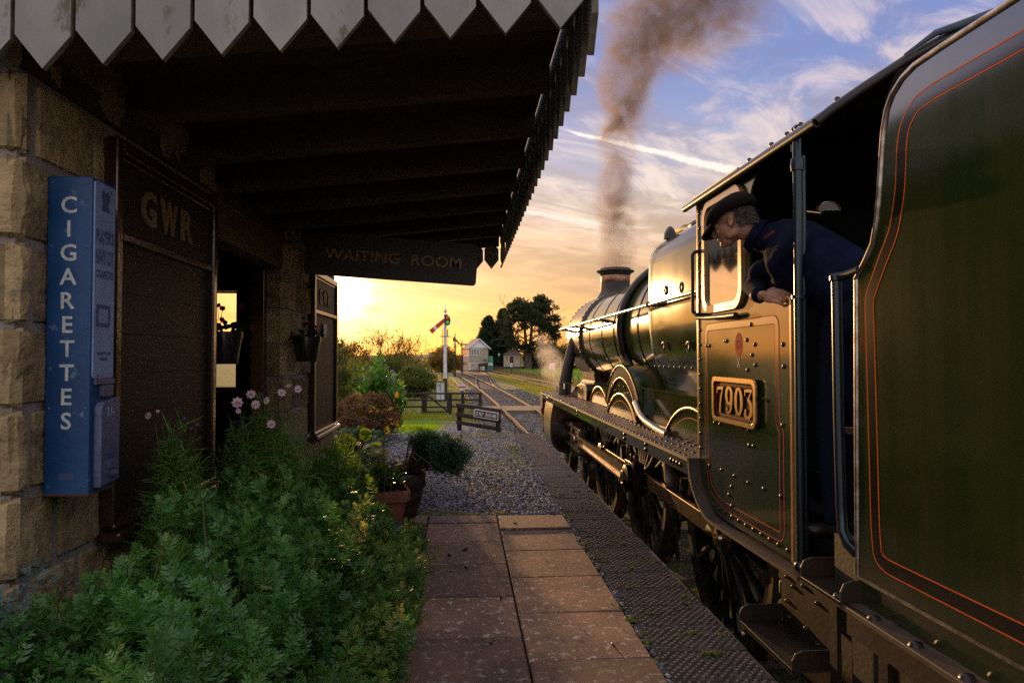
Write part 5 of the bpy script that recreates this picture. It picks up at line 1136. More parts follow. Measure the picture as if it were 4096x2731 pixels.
hand(RW, Vector((.30, -.93, -.10)), Vector((-.78, -.25, .50)), -1, .40)
hand(LW, Vector((.1, .9, -.1)), Vector((-.3, 0, .9)), 1, .45)
body = fuse('body', mb, m_skin, man, .0043, 2)
for s_ in (-1, 1):
    MB().ball(H(s_*.031, .079, -.014), (.0125, .0125, .0125), 12, 8).build('eye', pmat('shaded_eye', (.10, .08, .07), .25), man, smooth=80)
# jacket: trunk, collar, two sleeves
mb = MB()
limb(mb, [HIP+Vector((-.005, .04, .10)), HIP.lerp(CH, .5)+Vector((.02, 0, .035)), CH+Vector((.02, -.02, .0))], [.185, .188, .180], 18)
RS = CH+Vector((.07, .14, -.02)); LS = CH+Vector((-.055, -.115, .01))
limb(mb, [RS, CH+Vector((.02, .05, .07)), LS], [.095, .118, .098], 16)
limb(mb, [CH+Vector((-.02, .02, .08)), NECK+Vector((.01, -.015, -.02))], [.115, .074], 16)
RE = Vector((1.690, 3.885, 1.865)); LE = Vector((1.700, 3.500, 1.865))
limb(mb, [RS, RS.lerp(RE, .5)+Vector((-.05, .02, 0)), RE, RE.lerp(RW, .6)+Vector((-.005, 0, -.01)), RW+Vector((-.008, .05, .008))], [.092, .080, .066, .056, .046], 14)
limb(mb, [LS, LS.lerp(LE, .5)+Vector((-.03, .02, 0)), LE, LE.lerp(LW, .55), LW+Vector((0, -.04, 0))], [.094, .084, .068, .054, .044], 14)
for E_, W_ in ((RE, RW), (LE, LW)):
    for q in (.15, .35, .55, .75, .92): c = E_.lerp(W_+Vector((0, .05, 0)), q); mb.ball(c, (.060-.013*q, .014, .060-.013*q), 12, 8)
jk = fuse('jacket', mb, m_jack, man, .011, 3)
mb = MB()
ring = []
for i in range(19):
    a = R(-150+300*i/18); c = NECK+Vector((-.004, .012, -.012)); ax = (NECK-CH).normalized(); u = ax.orthogonal().normalized()
    ring.append((a, c))
cax = (H(0, -.02, -.05)-CH).normalized(); cu = (face-cax*face.dot(cax)).normalized(); cw = cax.cross(cu)
v_ = []
for a, c in ring:
    rr = .080; d = cu*(-math.cos(a))+cw*math.sin(a); v_ += [c+d*rr-cax*.02, c+d*(rr+.012)+cax*.035, c+d*(rr+.026)-cax*.012]
mb.add(v_, [(3*i+j, 3*i+3+j, 3*i+4+j, 3*i+1+j) for i in range(18) for j in (0, 1)]); cl2 = mb.build('collar', m_jack, man, smooth=60)
sd_ = cl2.modifiers.new('thick', 'SOLIDIFY'); sd_.thickness = .004
text_mesh('GWR', .023, CH+Vector((-.155, -.055, .085)), (.35, -.80, .30), (.10, .35, .93), .0, .003).build('embroidery', pmat('dull_orange_thread', (.16, .03, .012), .9, spec=.1), jk)
# trousers and boots
mb = MB(); limb(mb, [HIP+Vector((0, .02, .06)), HIP+Vector((0, 0, -.05))], [.165, .165], 16)
for s_, foot in ((1, Vector((1.83, 3.24, .66))), (-1, Vector((1.93, 3.06, .66)))):
    h0 = HIP+Vector((-.05*s_, .075*s_, -.06)); kn = h0.lerp(foot, .48)+Vector((-.03, .035, 0)); limb(mb, [h0, kn, foot], [.118, .082, .066], 14)
fuse('trousers', mb, m_trs, man, .012, 3)
mb = MB()
for foot in (Vector((1.83, 3.24, .60)), Vector((1.93, 3.06, .60))):
    mb = MB(); limb(mb, [foot+Vector((0, 0, .07)), foot], [.056, .050], 12); mb.ball(foot+Vector((-.07, .05, -.012)), (.075, .055, .034), 14, 8); mb.build('boot', m_black, man, smooth=60)
# hair round the back under the cap, then the cap itself
mb = MB()
for i in range(420):
    a = R(random.uniform(25, 335)) if False else R(random.uniform(105, 255)); z = random.uniform(-.055, .035); 
    d = Vector((math.sin(a)*.078, math.cos(a)*.098-.012, z)); p = H(*d); q = H(d.x*1.10, d.y*1.10-.004, z-.020); mb.tube([p, q+Vector((random.uniform(-.006, .006), random.uniform(-.006, .006), 0))], [.0045, .0015], 5)
mb.build('hair', m_hair, man, smooth=60)
mb = MB(); v_ = []; nn = 30; prof_ = [(.0, .096), (.35, .102), (.65, .102), (.90, .090), (1.06, .066), (1.10, .042), (1.0, .022), (.90, .018)]
for f, z in prof_:
    for i in range(nn):
        a = 2*math.pi*i/nn; x = .112*f*math.sin(a); y = (.128 if math.cos(a) > 0 else .130)*f*math.cos(a)-.008; zz = z*1.02-.002-.028*max(0, math.cos(a))*f+.010*max(0, -math.cos(a))*(1-f)+.010*math.sin(a*2+.7)*f*(1-f)*3; v_.append(H(x, y, zz+.012))
fs_ = [tuple(range(nn))]
for r_ in range(len(prof_)-1):
    for i in range(nn): fs_.append((r_*nn+i, r_*nn+(i+1) % nn, (r_+1)*nn+(i+1) % nn, (r_+1)*nn+i))
mb.add(v_, fs_); cp_ = mb.build('flat_cap', m_cap, man, smooth=70); cp_.modifiers.new('sub', 'SUBSURF').render_levels = 2
mb = MB(); v_ = []
for i in range(15):
    a = R(-62+124*i/14); c, s_ = math.cos(a), math.sin(a)
    for k_, (ro, zo) in enumerate(((.100, .016), (.135, .004), (.168, -.022), (.166, -.030), (.100, .004))): v_.append(H(.098*s_*(ro/.115)**.35, .005+ro*(c**.8)*1.0, zo+.006*s_*s_))
mb.add(v_, [(5*i+j, 5*i+5+j, 5*i+5+(j+1) % 5, 5*i+(j+1) % 5) for i in range(14) for j in range(5)]); mb.build('cap_peak', m_cap, man, smooth=70)
# =================================================================== FENCES, SIGNALS, BUILDINGS, TREES
m_fence = pmat('tarred_black_timber', (.016, .012, .009), .7, col2=(.03, .022, .016), ns=8, stretch=(1, 1, 3), bump=.4, bs=25)
def Z(x, y): return float(terr(np.array([x]), np.array([y]))[0])
# DO NOT CROSS HERE fence at the platform end
A0, A1 = Vector((-.075, 13.55, 0)), Vector((.665, 13.15, -.03)); z0, z1 = Z(*A0.xy)-.02, Z(*A1.xy)-.04
df = thing('barrier_fence', 'short black three-rail fence carrying a warning board at the platform end', 'fence', (A0.x, A0.y, z0))
for p, zt in ((A0, .515), (A1, .395)): MB().box((p.x-.045, p.y-.045, -.10), (p.x+.045, p.y+.045, zt)).build('post', m_fence, df, bevel=.006)
for za, zb, w in ((.500, .405, .075), (.315, .215, .085), (.165, .055, .075)):
    mb = MB(); mb.bar((A0.x-.06, A0.y-.06, za), (A1.x+.06, A1.y-.06, zb), .03, w); mb.build('rail', m_fence, df, bevel=.004)
dn = thing('warning_sign', 'black and white board lettered DO NOT CROSS HERE on the barrier fence', 'sign', (.43, 13.2, .3))
ux = (A1-A0); ux.z = -.10; ux.normalize(); uy = Vector((0, 0, 1)); uy = (uy-ux*uy.dot(ux)).normalized(); c = Vector((.437, 13.135, .335)); nn_ = ux.cross(uy)
def LP(a, b, k=0): return c+ux*a+uy*b+nn_*k
mb = MB(); mb.plate(rrect(-.262, -.075, .262, .075, .004, 1), [], lambda a, b: LP(a, b), -nn_*.016); m_enam = pmat('white_sign_enamel', (.78, .80, .80), .5); wb = mb.build('board', m_enam, dn)
mb = MB(); mb.plate(rrect(-.246, -.059, .246, .059, .003, 1), [], lambda a, b: LP(a, b, .002), nn_*.002); mb.build('black_field', pmat('black_sign_field', (.010, .011, .014), .4), dn)
text_mesh('DO NOT  CROSS HERE', .074, LP(0, -.037, .0045), ux, uy, .016, .001, .45).build('lettering', m_enam, dn)
# gate and fence at the foot of the ramp
gf = thing('ramp_fence', 'long black post and rail fence crossing the foot of the ramp', 'fence', (-1.6, 29, -.95))
for x in (-3.6, -2.6, -1.68, -.54, -.02, .72): MB().box((x-.07, 28.93, -1.1), (x+.07, 29.07, -.05)).build('post', m_fence, gf)
for xa, xb in ((-3.7, -1.68), (-.54, .78)):
    for z in (-.09, -.36, -.64): mb = MB(); mb.box((xa, 28.88, z-.04), (xb, 28.92, z+.04)); mb.build('rail', m_fence, gf)
gt = thing('gate', 'black wooden field gate with one diagonal brace between the fence posts', 'gate', (-1.1, 29, -.9))
for z in (-.09, -.38, -.66, -.86):
    mb = MB(); mb.box((-1.58, 28.9, z-.035), (-.62, 28.96, z+.035)); mb.build('bar', m_fence, gt)
for x in (-1.56, -.64): mb = MB(); mb.box((x-.05, 28.893, -.905), (x+.05, 28.967, -.047)); mb.build('stile', m_fence, gt)
mb = MB(); mb.bar((-1.55, 28.97, -.12), (-.66, 28.97, -.84), .05, .07); mb.build('brace', m_fence, gt)
# semaphore signals
m_swhite = pmat('white_signal_post', (.68, .70, .72), .5, col2=(.5, .5, .5), ns=4)
m_sred = pmat('signal_red', (.55, .035, .012), .45)
def lens(name, col):
    if name in MATS: return MATS[name]
    m = pmat(name, col, .15); b = m.node_tree.nodes['Principled BSDF']; b.inputs['Emission Color'].default_value = (*col, 1); b.inputs['Emission Strength'].default_value = .12; MATS[name] = m; return m
m_lr, m_lg = lens('red_signal_glass', (.75, .03, .02)), lens('green_signal_glass', (.02, .50, .12))
def signal(label, x, y, zb, H_, arm, L, side, wht=True, group=None):
    t = thing('semaphore_signal', label, 'signal', (x, y, zb), group); mp = m_swhite if wht else m_fence
    zp = zb+H_*.885
    mb = MB(); mb.tube([(x, y, zb+H_*.24), (x, y, zb+H_*.93)], [.105, .075], 12); mb.build('post', mp, t, smooth=50)
    mb = MB(); mb.tube([(x, y, zb-.1), (x, y, zb+H_*.24)], [.115, .110], 12); mb.build('post_base', m_fence, t, smooth=50)
    mb = MB(); mb.lathe([(.085, 0), (.10, .04), (.05, .08), (.04, .16), (.085, .20), (.095, .27), (.05, .32), (.03, .36), (.012, .62), (0, .64)], (x, y, zb+H_*.93), (0, 0, 1), 14); mb.build('finial', mp, t, smooth=50)
    ca, sa = math.cos(arm)*side, math.sin(arm); o_ = Vector((x, y-.13, zp))
    fn = lambda a, b: (o_.x+ca*a-sa*side*0-(sa*b if side > 0 else -sa*b)*1, o_.y, o_.z+sa*a+math.cos(arm)*b)
    mb = MB(); mb.plate([(.03, -.10), (.03, .10), (L, .135), (L, -.135)], [], fn, (0, .02, 0)); am = mb.build('arm', m_sred if wht else m_fence, t)
    mb = MB(); mb.plate([(L*.60, -.118), (L*.60, .118), (L*.76, .124), (L*.76, -.124)], [], lambda a, b: Vector(fn(a, b))+Vector((0, -.004, 0)), (0, .003, 0)); mb.build('stripe', m_swhite, am)
    k = .26; sp = [(-.05, .2), (.10, .24), (.25, .10), (.30, -.10), (.27, -.30), (.15, -.40), (.0, -.32), (-.05, -.1)]
    mb = MB(); mb.plate([(x-side*a, zp+b+.05) for a, b in sp], [], lambda a, b: (a, y-.15, b), (0, .03, 0)); s_ = mb.build('spectacle', m_fence, t)
    for mm, dz in ((m_lr, .07), (m_lg, -.20)):
        mb = MB(); mb.lathe([(.095, 0), (.095, .01), (0, .012)], (x-side*.13, y-.15, zp+dz+.05), (0, -1, 0), 18); mb.build('lens', mm, s_)
    mb = MB(); mb.box((x-side*.13-.07, y+.02, zp-.2), (x-side*.13+.07, y+.2, zp+.02)); mb.build('lamp', m_fence, t)
    mb = MB()
    for s_ in (-.14, .14): mb.tube([(x+s_, y+.32, zb), (x+s_, y+.25, zp-.5)], .014, 5)
    for i in range(int((zp-.5-zb)/.28)): mb.tube([(x-.14, y+.3, zb+.2+.28*i), (x+.14, y+.3, zb+.2+.28*i)], .010, 5)
    mb.build('ladder', m_fence, t)
    mb = MB(); mb.tube([(x+.33*math.cos(i*.52), y+.33*math.sin(i*.52), zb+H_*.70) for i in range(12)], .018, 6, closed=True); mb.tube([(x, y, zb+H_*.77), (x+.12, y, zb+H_*.77), (x+.12, y, zb+H_*.70)], .02, 5); mb.build('safety_hoop', m_fence, t)
    mb = MB(); mb.tube([(x-.17, y-.1, zb+.3), (x-.17, y-.1, zp-.2)], .01, 5); mb.box((x-.3, y-.12, zb+.35), (x-.05, y-.05, zb+.46)); mb.build('balance_lever', m_fence, t)
    return t
signal('tall white semaphore signal with lowered red arm beyond the ramp fence', -1.0, 38, -.95, 5.05, R(-41), 1.06, -1)
signal('dark far semaphore signal with its grey arm drooping beside the curve', -1.03, 85, -1.0, 5.3, R(-48), .85, 1, False)
signal('most distant dark semaphore signal with its arm level near the signal box', -.2, 105, -1.0, 4.95, R(0), .75, 1, False)
# relay cabinet, ground disc, staff notice
m_cab = pmat('grey_cabinet_paint', (.50, .53, .56), .45, col2=(.42, .44, .46), ns=5)
rc = thing('relay_cabinet', 'pale grey lineside equipment cabinet standing in front of the white signal', 'cabinet', (-1.2, 36, -.95))
MB().box((-1.39, 35.9, -.82), (-.99, 36.2, .14)).build('case', m_cab, rc, bevel=.01); MB().box((-1.43, 35.86, .14), (-.95, 36.24, .19)).build('lid', m_foot, rc)
mb = MB(); mb.lathe([(.05, 0), (.05, .012), (.03, .02), (0, .02)], (-1.27, 35.9, -.03), (0, -1, 0), 14); mb.box((-1.20, 35.885, -.75), (-1.17, 35.9, .05)); mb.build('latch', m_white, rc); MB().box((-1.30, 35.95, -1.1), (-1.05, 36.15, -.82)).build('plinth', m_white, rc)
gd = thing('ground_disc_signal', 'small white disc signal with a red bar low beside the track', 'signal', (-.06, 37, -1))
mb = MB(); mb.lathe([(.21, 0), (.21, .02), (0, .02)], (-.06, 36.98, -.17), (0, -1, 0), 28); dsk = mb.build('disc', m_swhite, gd)
mb = MB(); mb.box((-.25, 36.95, -.21), (.13, 36.958, -.13)); mb.build('red_bar', m_sred, dsk)
mb = MB(); mb.box((-.15, 37.0, -.45), (.05, 37.2, -.08)); mb.tube([(-.06, 37.05, -1.1), (-.06, 37.05, -.35)], .05, 8); mb.build('lamp_case', m_black, gd); MB().tube([(.13, 37.1, -1.05), (.13, 37.1, .1)], .012, 5).build('rod', m_black, gd)
sn = thing('staff_notice', 'small black notice with white wording half hidden behind the laurel', 'sign', (-2.28, 22, -.8))
MB().box((-2.47, 22, .66), (-2.06, 22.03, 1.07)).build('board', m_black, sn)
for i, (tx, w) in enumerate((('GWR', .10), ('ACCESS BY', .30), ('STAFF  ONLY', .30))): text_mesh(tx, .062, (-2.265, 21.998, .965-.115*i), (1, 0, 0), (0, 0, 1), .01, .002, w).build('lettering', m_enam, sn)
MB().tube([(-2.265, 22.05, -1.0), (-2.265, 22.05, .7)], .035, 8).build('post', m_black, sn)
# signal box
m_buff = pmat('buff_brick_wall', (.40, .35, .27), .9, col2=(.32, .27, .20), ns=1.4, bump=.3, bs=9)
m_wboard = pmat('white_weatherboard', (.78, .80, .84), .6)
m_slate = pmat('grey_slate_roof', (.12, .10, .09), .7, col2=(.08, .07, .065), ns=2)
m_dglass = pmat('dark_window_glass', (.03, .03, .03), .06, ior=1.9)
sb_ = thing('signal_box', 'two-storey buff signal box with white boarded gable and slate roof', 'signal box', (0, 0, 0))
W_, D_, ze, za = 1.78, 5.2, 4.1, 5.6
mb = MB(); mb.box((-W_, 0, 0), (W_, D_, ze)); mb.build('walls', m_buff, sb_)
mb = MB()
for i in range(7):
    t0, t1 = i/7, (i+1)/7; mb.add([(-W_*(1-t0), -.02-.01*(i % 2), ze+(za-ze)*t0), (W_*(1-t0), -.02-.01*(i % 2), ze+(za-ze)*t0), (W_*(1-t1), -.03, ze+(za-ze)*t1), (-W_*(1-t1), -.03, ze+(za-ze)*t1)], [(0, 1, 2, 3)])
mb.build('gable_boarding', m_wboard, sb_)
mb = MB()
for s_ in (-1, 1): mb.add([(s_*(W_+.35), -.4, ze-.28), (0, -.4, za+.08), (0, D_+.3, za+.08), (s_*(W_+.35), D_+.3, ze-.28), (s_*(W_+.35), -.4, ze-.18), (0, -.4, za+.2), (0, D_+.3, za+.2), (s_*(W_+.35), D_+.3, ze-.18)], [(0, 1, 2, 3), (4, 5, 6, 7), (0, 1, 5, 4), (1, 2, 6, 5), (2, 3, 7, 6), (3, 0, 4, 7)])
rf_ = mb.build('roof', m_slate, sb_)
mb = MB()
for s_ in (-1, 1): mb.bar((s_*(W_+.36), -.42, ze-.22), (0, -.42, za+.14), .05, .16)
mb.each('bargeboard', m_wboard, rf_)
def win(parent, x0, x1, z0_, z1_, y, n, axis='x', frame=m_wboard):
    mb = MB(); f = (lambda a, b, k: (a, y-k, b)) if axis == 'x' else (lambda a, b, k: (y-k, a, b))
    ww = .07
    def bx(a0_, b0_, a1_, b1_): p = f(a0_, b0_, .05); q = f(a1_, b1_, -.02); mb.box(tuple(min(i, j) for i, j in zip(p, q)), tuple(max(i, j) for i, j in zip(p, q)))
    for i in range(n+1): a = x0+(x1-x0)*i/n; bx(a-ww/2, z0_, a+ww/2, z1_)
    for b in (z0_, z1_): bx(x0-.06, b-ww/2, x1+.06, b+ww/2)
    w_ = mb.build('window', frame, parent)
    mb = MB(); p = f(x0, z0_, .01); q = f(x1, z1_, 0); mb.box(tuple(min(i, j) for i, j in zip(p, q)), tuple(max(i, j) for i, j in zip(p, q))); mb.build('pane', m_dglass, w_)
win(sb_, -1.45, .02, 2.75, 3.85, 0, 3); win(sb_, .3, 4.6, 2.75, 3.8, -W_, 5, 'y')
mb = MB(); mb.box((-W_-.06, -.06, 2.55), (-W_+.02, D_, 2.68)); mb.build('string_course', m_wboard, sb_)
MB().box((1.05, -.04, .15), (1.62, .02, 1.35)).build('door', pmat('dark_brown_door', (.03, .02, .015), .6), sb_); MB().box((.75, -.10, .0), (1.05, -.03, 1.1)).build('white_board', m_wboard, sb_)
mb = MB(); mb.box((.95, -.2, 1.7), (1.15, -.05, 1.95)); mb.build('wall_lamp', m_black, sb_)
sb_.location = (2.82, 124.5, -.95); sb_.rotation_euler = (0, 0, R(12))
cg = thing('crossing_gate', 'white wooden crossing gate leaning beside the signal box door', 'gate', (2.0, 121, -.95))
mb = MB(); mb.box((1.1, 121, -.9), (1.25, 121.1, .45)); mb.bar((1.15, 121, .35), (3.1, 121, .35), .08, .1); mb.bar((1.15, 121, -.7), (3.1, 121, .3), .08, .08); mb.build('frame', m_wboard, cg)
bs = thing('buffer_stop', 'dark timber buffer stop at the end of the siding below the signal box', 'buffer stop', (3.2, 118, -.95))
mb = MB(); mb.box((2.55, 118, -.15), (4.25, 118.3, .35)); mb.build('beam', m_fence, bs); mb = MB()
for x in (2.8, 4.0): mb.bar((x, 118.1, -1.0), (x, 118.1, .3), .12, .12); mb.bar((x, 118.2, .2), (x, 120, -1.0), .1, .1); mb.bar((x, 118.1, -.2), (x-.5, 118, -1), .08, .08)
mb.build('legs', m_fence, bs)
wt_ = thing('water_tank', 'small green plastic tank beside the signal box wall', 'tank', (5.1, 124, -.9)); mb = MB(); mb.lathe([(.42, 0), (.42, 1.2), (.3, 1.35), (0, 1.38)], (5.0, 124, .25), (0, 0, 1), 18); mb.box((4.6, 123.7, -1.0), (5.4, 124.3, .25)); mb.build('tank_body', pmat('green_plastic', (.02, .20, .11), .5), wt_, smooth=50)
# wooden station shed with its little platform
sh_ = thing('wooden_shed', 'cream boarded waiting shed with maroon door under the big tree', 'shed', (0, 0, 0)); m_cream2 = pmat('cream_weatherboard', (.72, .64, .46), .7, col2=(.64, .56, .40), ns=2)
mb = MB(); mb.box((0, 0, 0), (3.4, 2.6, 2.35)); mb.build('walls', m_cream2, sh_)
mb = MB(); mb.add([(-.25, -.25, 2.3), (3.65, -.25, 2.3), (3.65, 2.85, 2.3), (-.25, 2.85, 2.3), (1.1, 1.3, 3.35), (2.3, 1.3, 3.35)], [(0, 1, 5, 4), (1, 2, 5), (2, 3, 4, 5), (3, 0, 4), (0, 3, 2, 1)]); mb.build('roof', m_slate, sh_)
MB().box((1.23, -.05, 0), (1.92, .01, 2.0)).build('door', pmat('maroon_door', (.10, .012, .014), .5), sh_); win(sh_, .42, .80, 1.45, 2.1, 0, 2, frame=m_cream2); win(sh_, 2.4, 2.8, 1.45, 2.1, 0, 2, frame=m_cream2)
mb = MB(); mb.tube([(3.45, -.03, 0), (3.45, -.03, 2.3)], .05, 6); mb.build('downpipe', m_black, sh_)
sh_.location = (7.95, 134.6, -.45); sh_.rotation_euler = (0, 0, R(-12))
fp_ = thing('halt_platform', 'low dark timber platform carrying the cream shed', 'platform', (9, 134, -1))
mb = MB(); mb.box((4.3, 133.2, -1.0), (13.6, 137.5, -.46)); mb.build('deck', m_fence, fp_)
mb = MB()
for x in np.linspace(4.4, 7.6, 6): mb.box((x-.04, 133.3, -.46), (x+.04, 133.4, .55))
mb.box((4.4, 133.3, .45), (7.6, 133.4, .55)); mb.bar((4.5, 133.35, -.4), (6.0, 133.35, .5), .06, .08)
for x in np.linspace(11.9, 13.5, 4): mb.box((x-.04, 133.2, -.46), (x+.04, 133.3, .6))
mb.box((11.9, 133.2, .52), (13.5, 133.3, .62)); mb.bar((13.5, 133.2, .58), (16.4, 133.2, -.75), .08, .1); mb.build('railings', m_fence, fp_)
mb = MB()
for i in range(6): mb.box((13.6+.45*i, 132.6, -1.1), (14.05+.45*i, 134, -.5-.09*i))
mb.build('steps', m_fence, fp_)
def lamp_post(label, x, y, h, m_): 
    t = thing('lamp_post', label, 'lamp', (x, y, -1)); mb = MB(); mb.tube([(x, y, -1), (x, y, h-.3)], .05, 8); mb.build('post', m_, t); mb = MB(); mb.lathe([(.08, 0), (.19, .35), (.22, .37), (.05, .55), (0, .56)], (x, y, h-.3), (0, 0, 1), 8); mb.build('lantern', m_wboard, t)
lamp_post('platform lamp with pale lantern left of the cream shed', 7.0, 133.9, 1.9, m_fence); lamp_post('platform lamp with pale lantern right of the big tree trunk', 14.6, 132, 1.5, m_fence)
wc = thing('water_crane', 'pale green swan-necked post standing near the right end of the paddock', 'post', (18.3, 128, -1)); mb = MB(); mb.tube([(18.3, 128, -1), (18.3, 128, .9), (18.2, 128, 1.3), (17.9, 128, 1.35), (17.75, 128, 1.15)], [.14, .10, .08, .07, .09], 10); mb.build('column', pmat('pale_green_iron', (.35, .42, .33), .5), wc, smooth=60)
wbx = thing('meter_cabinet', 'white meter cabinet standing at the back of the paddock', 'cabinet', (16.5, 126, -1)); MB().box((16.0, 126, -.95), (16.9, 126.4, .35)).build('case', m_wboard, wbx); MB().box((16.3, 125.97, -.5), (16.6, 126.0, -.1)).build('door_panel', m_black, wbx)
nbx = thing('track_notice', 'small white notice on a post in the wire fence', 'sign', (6.3, 100, -1)); MB().box((6.85, 99.95, .02), (7.2, 100, .55)).build('board', m_wboard, nbx); MB().box((6.92, 99.945, .2), (7.13, 99.95, .36)).build('symbol', m_black, nbx); MB().tube([(7.02, 100.05, -1), (7.02, 100.05, .1)], .05, 6).build('post', m_fence, nbx)
gsx = thing('grey_notice', 'small grey notice board near the buffer stop', 'sign', (4.3, 110, -1)); MB().box((4.0, 110, .1), (4.75, 110.05, .55)).build('board', m_cab, gsx); MB().tube([(4.38, 110.08, -1), (4.38, 110.08, .3)], .05, 6).build('post', m_fence, gsx)
# wire fence along the paddock
m_post = pmat('weathered_fence_post', (.17, .15, .11), .9, col2=(.07, .06, .04), ns=3)
pf = thing('wire_fence', 'row of weathered wooden posts strung with wire along the green paddock', 'fence', (8, 90, -1))
pts = []
for i in range(36):
    t = i/35; y = 52+92*t**1.15; x = xc(y)+8.1+.006*y; pts.append((x, y, Z(x, y)))
for x, y, z in pts:
    h = random.uniform(.86, 1.1); lx, ly = random.uniform(-.05, .05), 0; MB().tube([(x, y, z-.1), (x+lx, y+ly, z+h)], [.065, .055], 7).build('post', m_post, pf)
mb = MB()
for h in (.35, .6, .85): mb.tube([(x, y, z+h) for x, y, z in pts], .006, 4)
mb.build('wire', m_fence, pf)
ff = thing('gantry', 'far square black frame standing over the track on the horizon', 'frame', (-8, 150, -1)); mb = MB(); mb.tube([(-8.45, 150, -1), (-8.45, 150, .72), (-7.65, 150, .72), (-7.65, 150, -1)], .07, 5); mb.tube([(-8.45, 150, .3), (-7.65, 150, .3)], .06, 5); mb.tube([(-8.45, 150, -.12), (-7.65, 150, -.12)], .06, 5); mb.build('rails', m_fence, ff)
def pole(label, x, y, h): t = thing('telegraph_pole', label, 'pole', (x, y, -1)); MB().tube([(x, y, -1.2), (x, y, h)], [.16, .11], 8).build('shaft', m_fence, t); mb = MB(); mb.box((x-.9, y-.08, h-.6), (x+.9, y+.08, h-.45)); mb.build('cross_arm', m_fence, t)
pole('thin distant pole, left of two, above the far bushes', -13.6, 300, 5.6); pole('thin distant pole, right of two, above the far bushes', -11.2, 300, 5.5)
hs = thing('house', 'tiny grey far house beside the line under the horizon', 'house', (-17, 420, -1)); MB().box((-21, 420, -1), (-14.5, 428, 1.8)).build('walls', m_buff, hs); mb = MB(); mb.add([(-21.3, 419.7, 1.8), (-14.2, 419.7, 1.8), (-14.2, 428.3, 1.8), (-21.3, 428.3, 1.8), (-21.3, 424, 4.4), (-14.2, 424, 4.4)], [(0, 1, 5, 4), (2, 3, 4, 5), (0, 4, 3), (1, 2, 5)]); mb.build('roof', m_slate, hs)
# point rodding and signal wire beside the main line
pr2 = thing('point_rodding', 'thin rusty point rods on low stools along the left of the line', 'rodding', (xc(30)-2.2, 30, -1))
mb = MB()
for k in (0, 1): mb.tube([(xc(y)-2.05-.12*k, y, -.93) for y in range(15, 75, 3)], .018, 5)
mb.build('rods', m_rust, pr2); mb = MB()
for y in range(16, 74, 3): mb.box((xc(y)-2.3, y-.06, -1.15), (xc(y)-1.9, y+.06, -.96))
mb.build('stools', m_slp, pr2)
# ---- trees
m_bark = pmat('fissured_bark', (.07, .05, .038), .95, col2=(.12, .09, .07), ns=5, stretch=(1, 1, .3), bump=.7, bs=7, bdist=.05)
m_twig = pmat('dark_twig', (.05, .035, .022), .9)
m_pine = leafmat('dark_pine_needles', (.014, .024, .006), (.036, .050, .012), .30, .7, (.05, .055, .015))
m_spruce = leafmat('conifer_green', (.008, .022, .008), (.022, .050, .014), .2, .7)
m_bush = leafmat('bramble_leaf', (.035, .060, .010), (.09, .12, .020), .45, .6, (.18, .15, .03))
m_aut = leafmat('autumn_leaf', (.10, .065, .012), (.20, .13, .02), .45, .6, (.26, .15, .03))
def limbs(mb, p, d, L, r, lvl, g, tips, spread=.55, up=.15, minr=.012, seg=4):
    P_ = [p]; rr = [r]; q = Vector(p); dd = Vector(d).normalized()
    for i in range(seg):
        dd = (dd+Vector(g.normal(size=3))*.16+Vector((0, 0, up*.25))).normalized(); q = q+dd*(L/seg); P_.append(q.copy()); rr.append(max(minr, r*(1-.55*(i+1)/seg)))
    mb.tube(P_, rr, 7 if r > .1 else 5); 
    if lvl == 0: tips.append((q.copy(), dd.copy())); return
    n = int(g.integers(2, 5)) if lvl > 1 else int(g.integers(2, 4))
    for k in range(n):
        t = g.uniform(.45, 1.0) if k else 1.0; i = min(seg-1, int(t*seg)); b = P_[i].lerp(P_[i+1], t*seg-i) if i < seg else P_[-1]
        nd = (dd+Vector(g.normal(size=3))*spread+Vector((0, 0, up))).normalized(); limbs(mb, b, nd, L*g.uniform(.55, .8), max(minr, rr[i]*.62), lvl-1, g, tips, spread, up, minr, seg)
def clumps(name, centers, rad, per, size, m, parent, g, flat=.7, tpl=(OVAL_V, OVAL_F), **kw):
    C_ = np.asarray(centers, float); n = len(C_)*per; q = g.normal(size=(n, 3)); q /= np.linalg.norm(q, axis=1, keepdims=True); q *= (g.random((n, 1))**.45)
    P = np.repeat(C_, per, 0)+q*np.asarray(rad)*np.array([1, 1, flat]); d = q+g.normal(size=(n, 3))*.6
    v, f, r = scat(tpl[0], tpl[1], frames(d, g), size*(.6+.8*g.random((n, 1))), P, np.clip(np.repeat(g.random(len(C_)), per)*.6+g.random(n)*.4, 0, 1)); return npmesh(name, v, f, m, parent=parent, rnd=r, **kw)
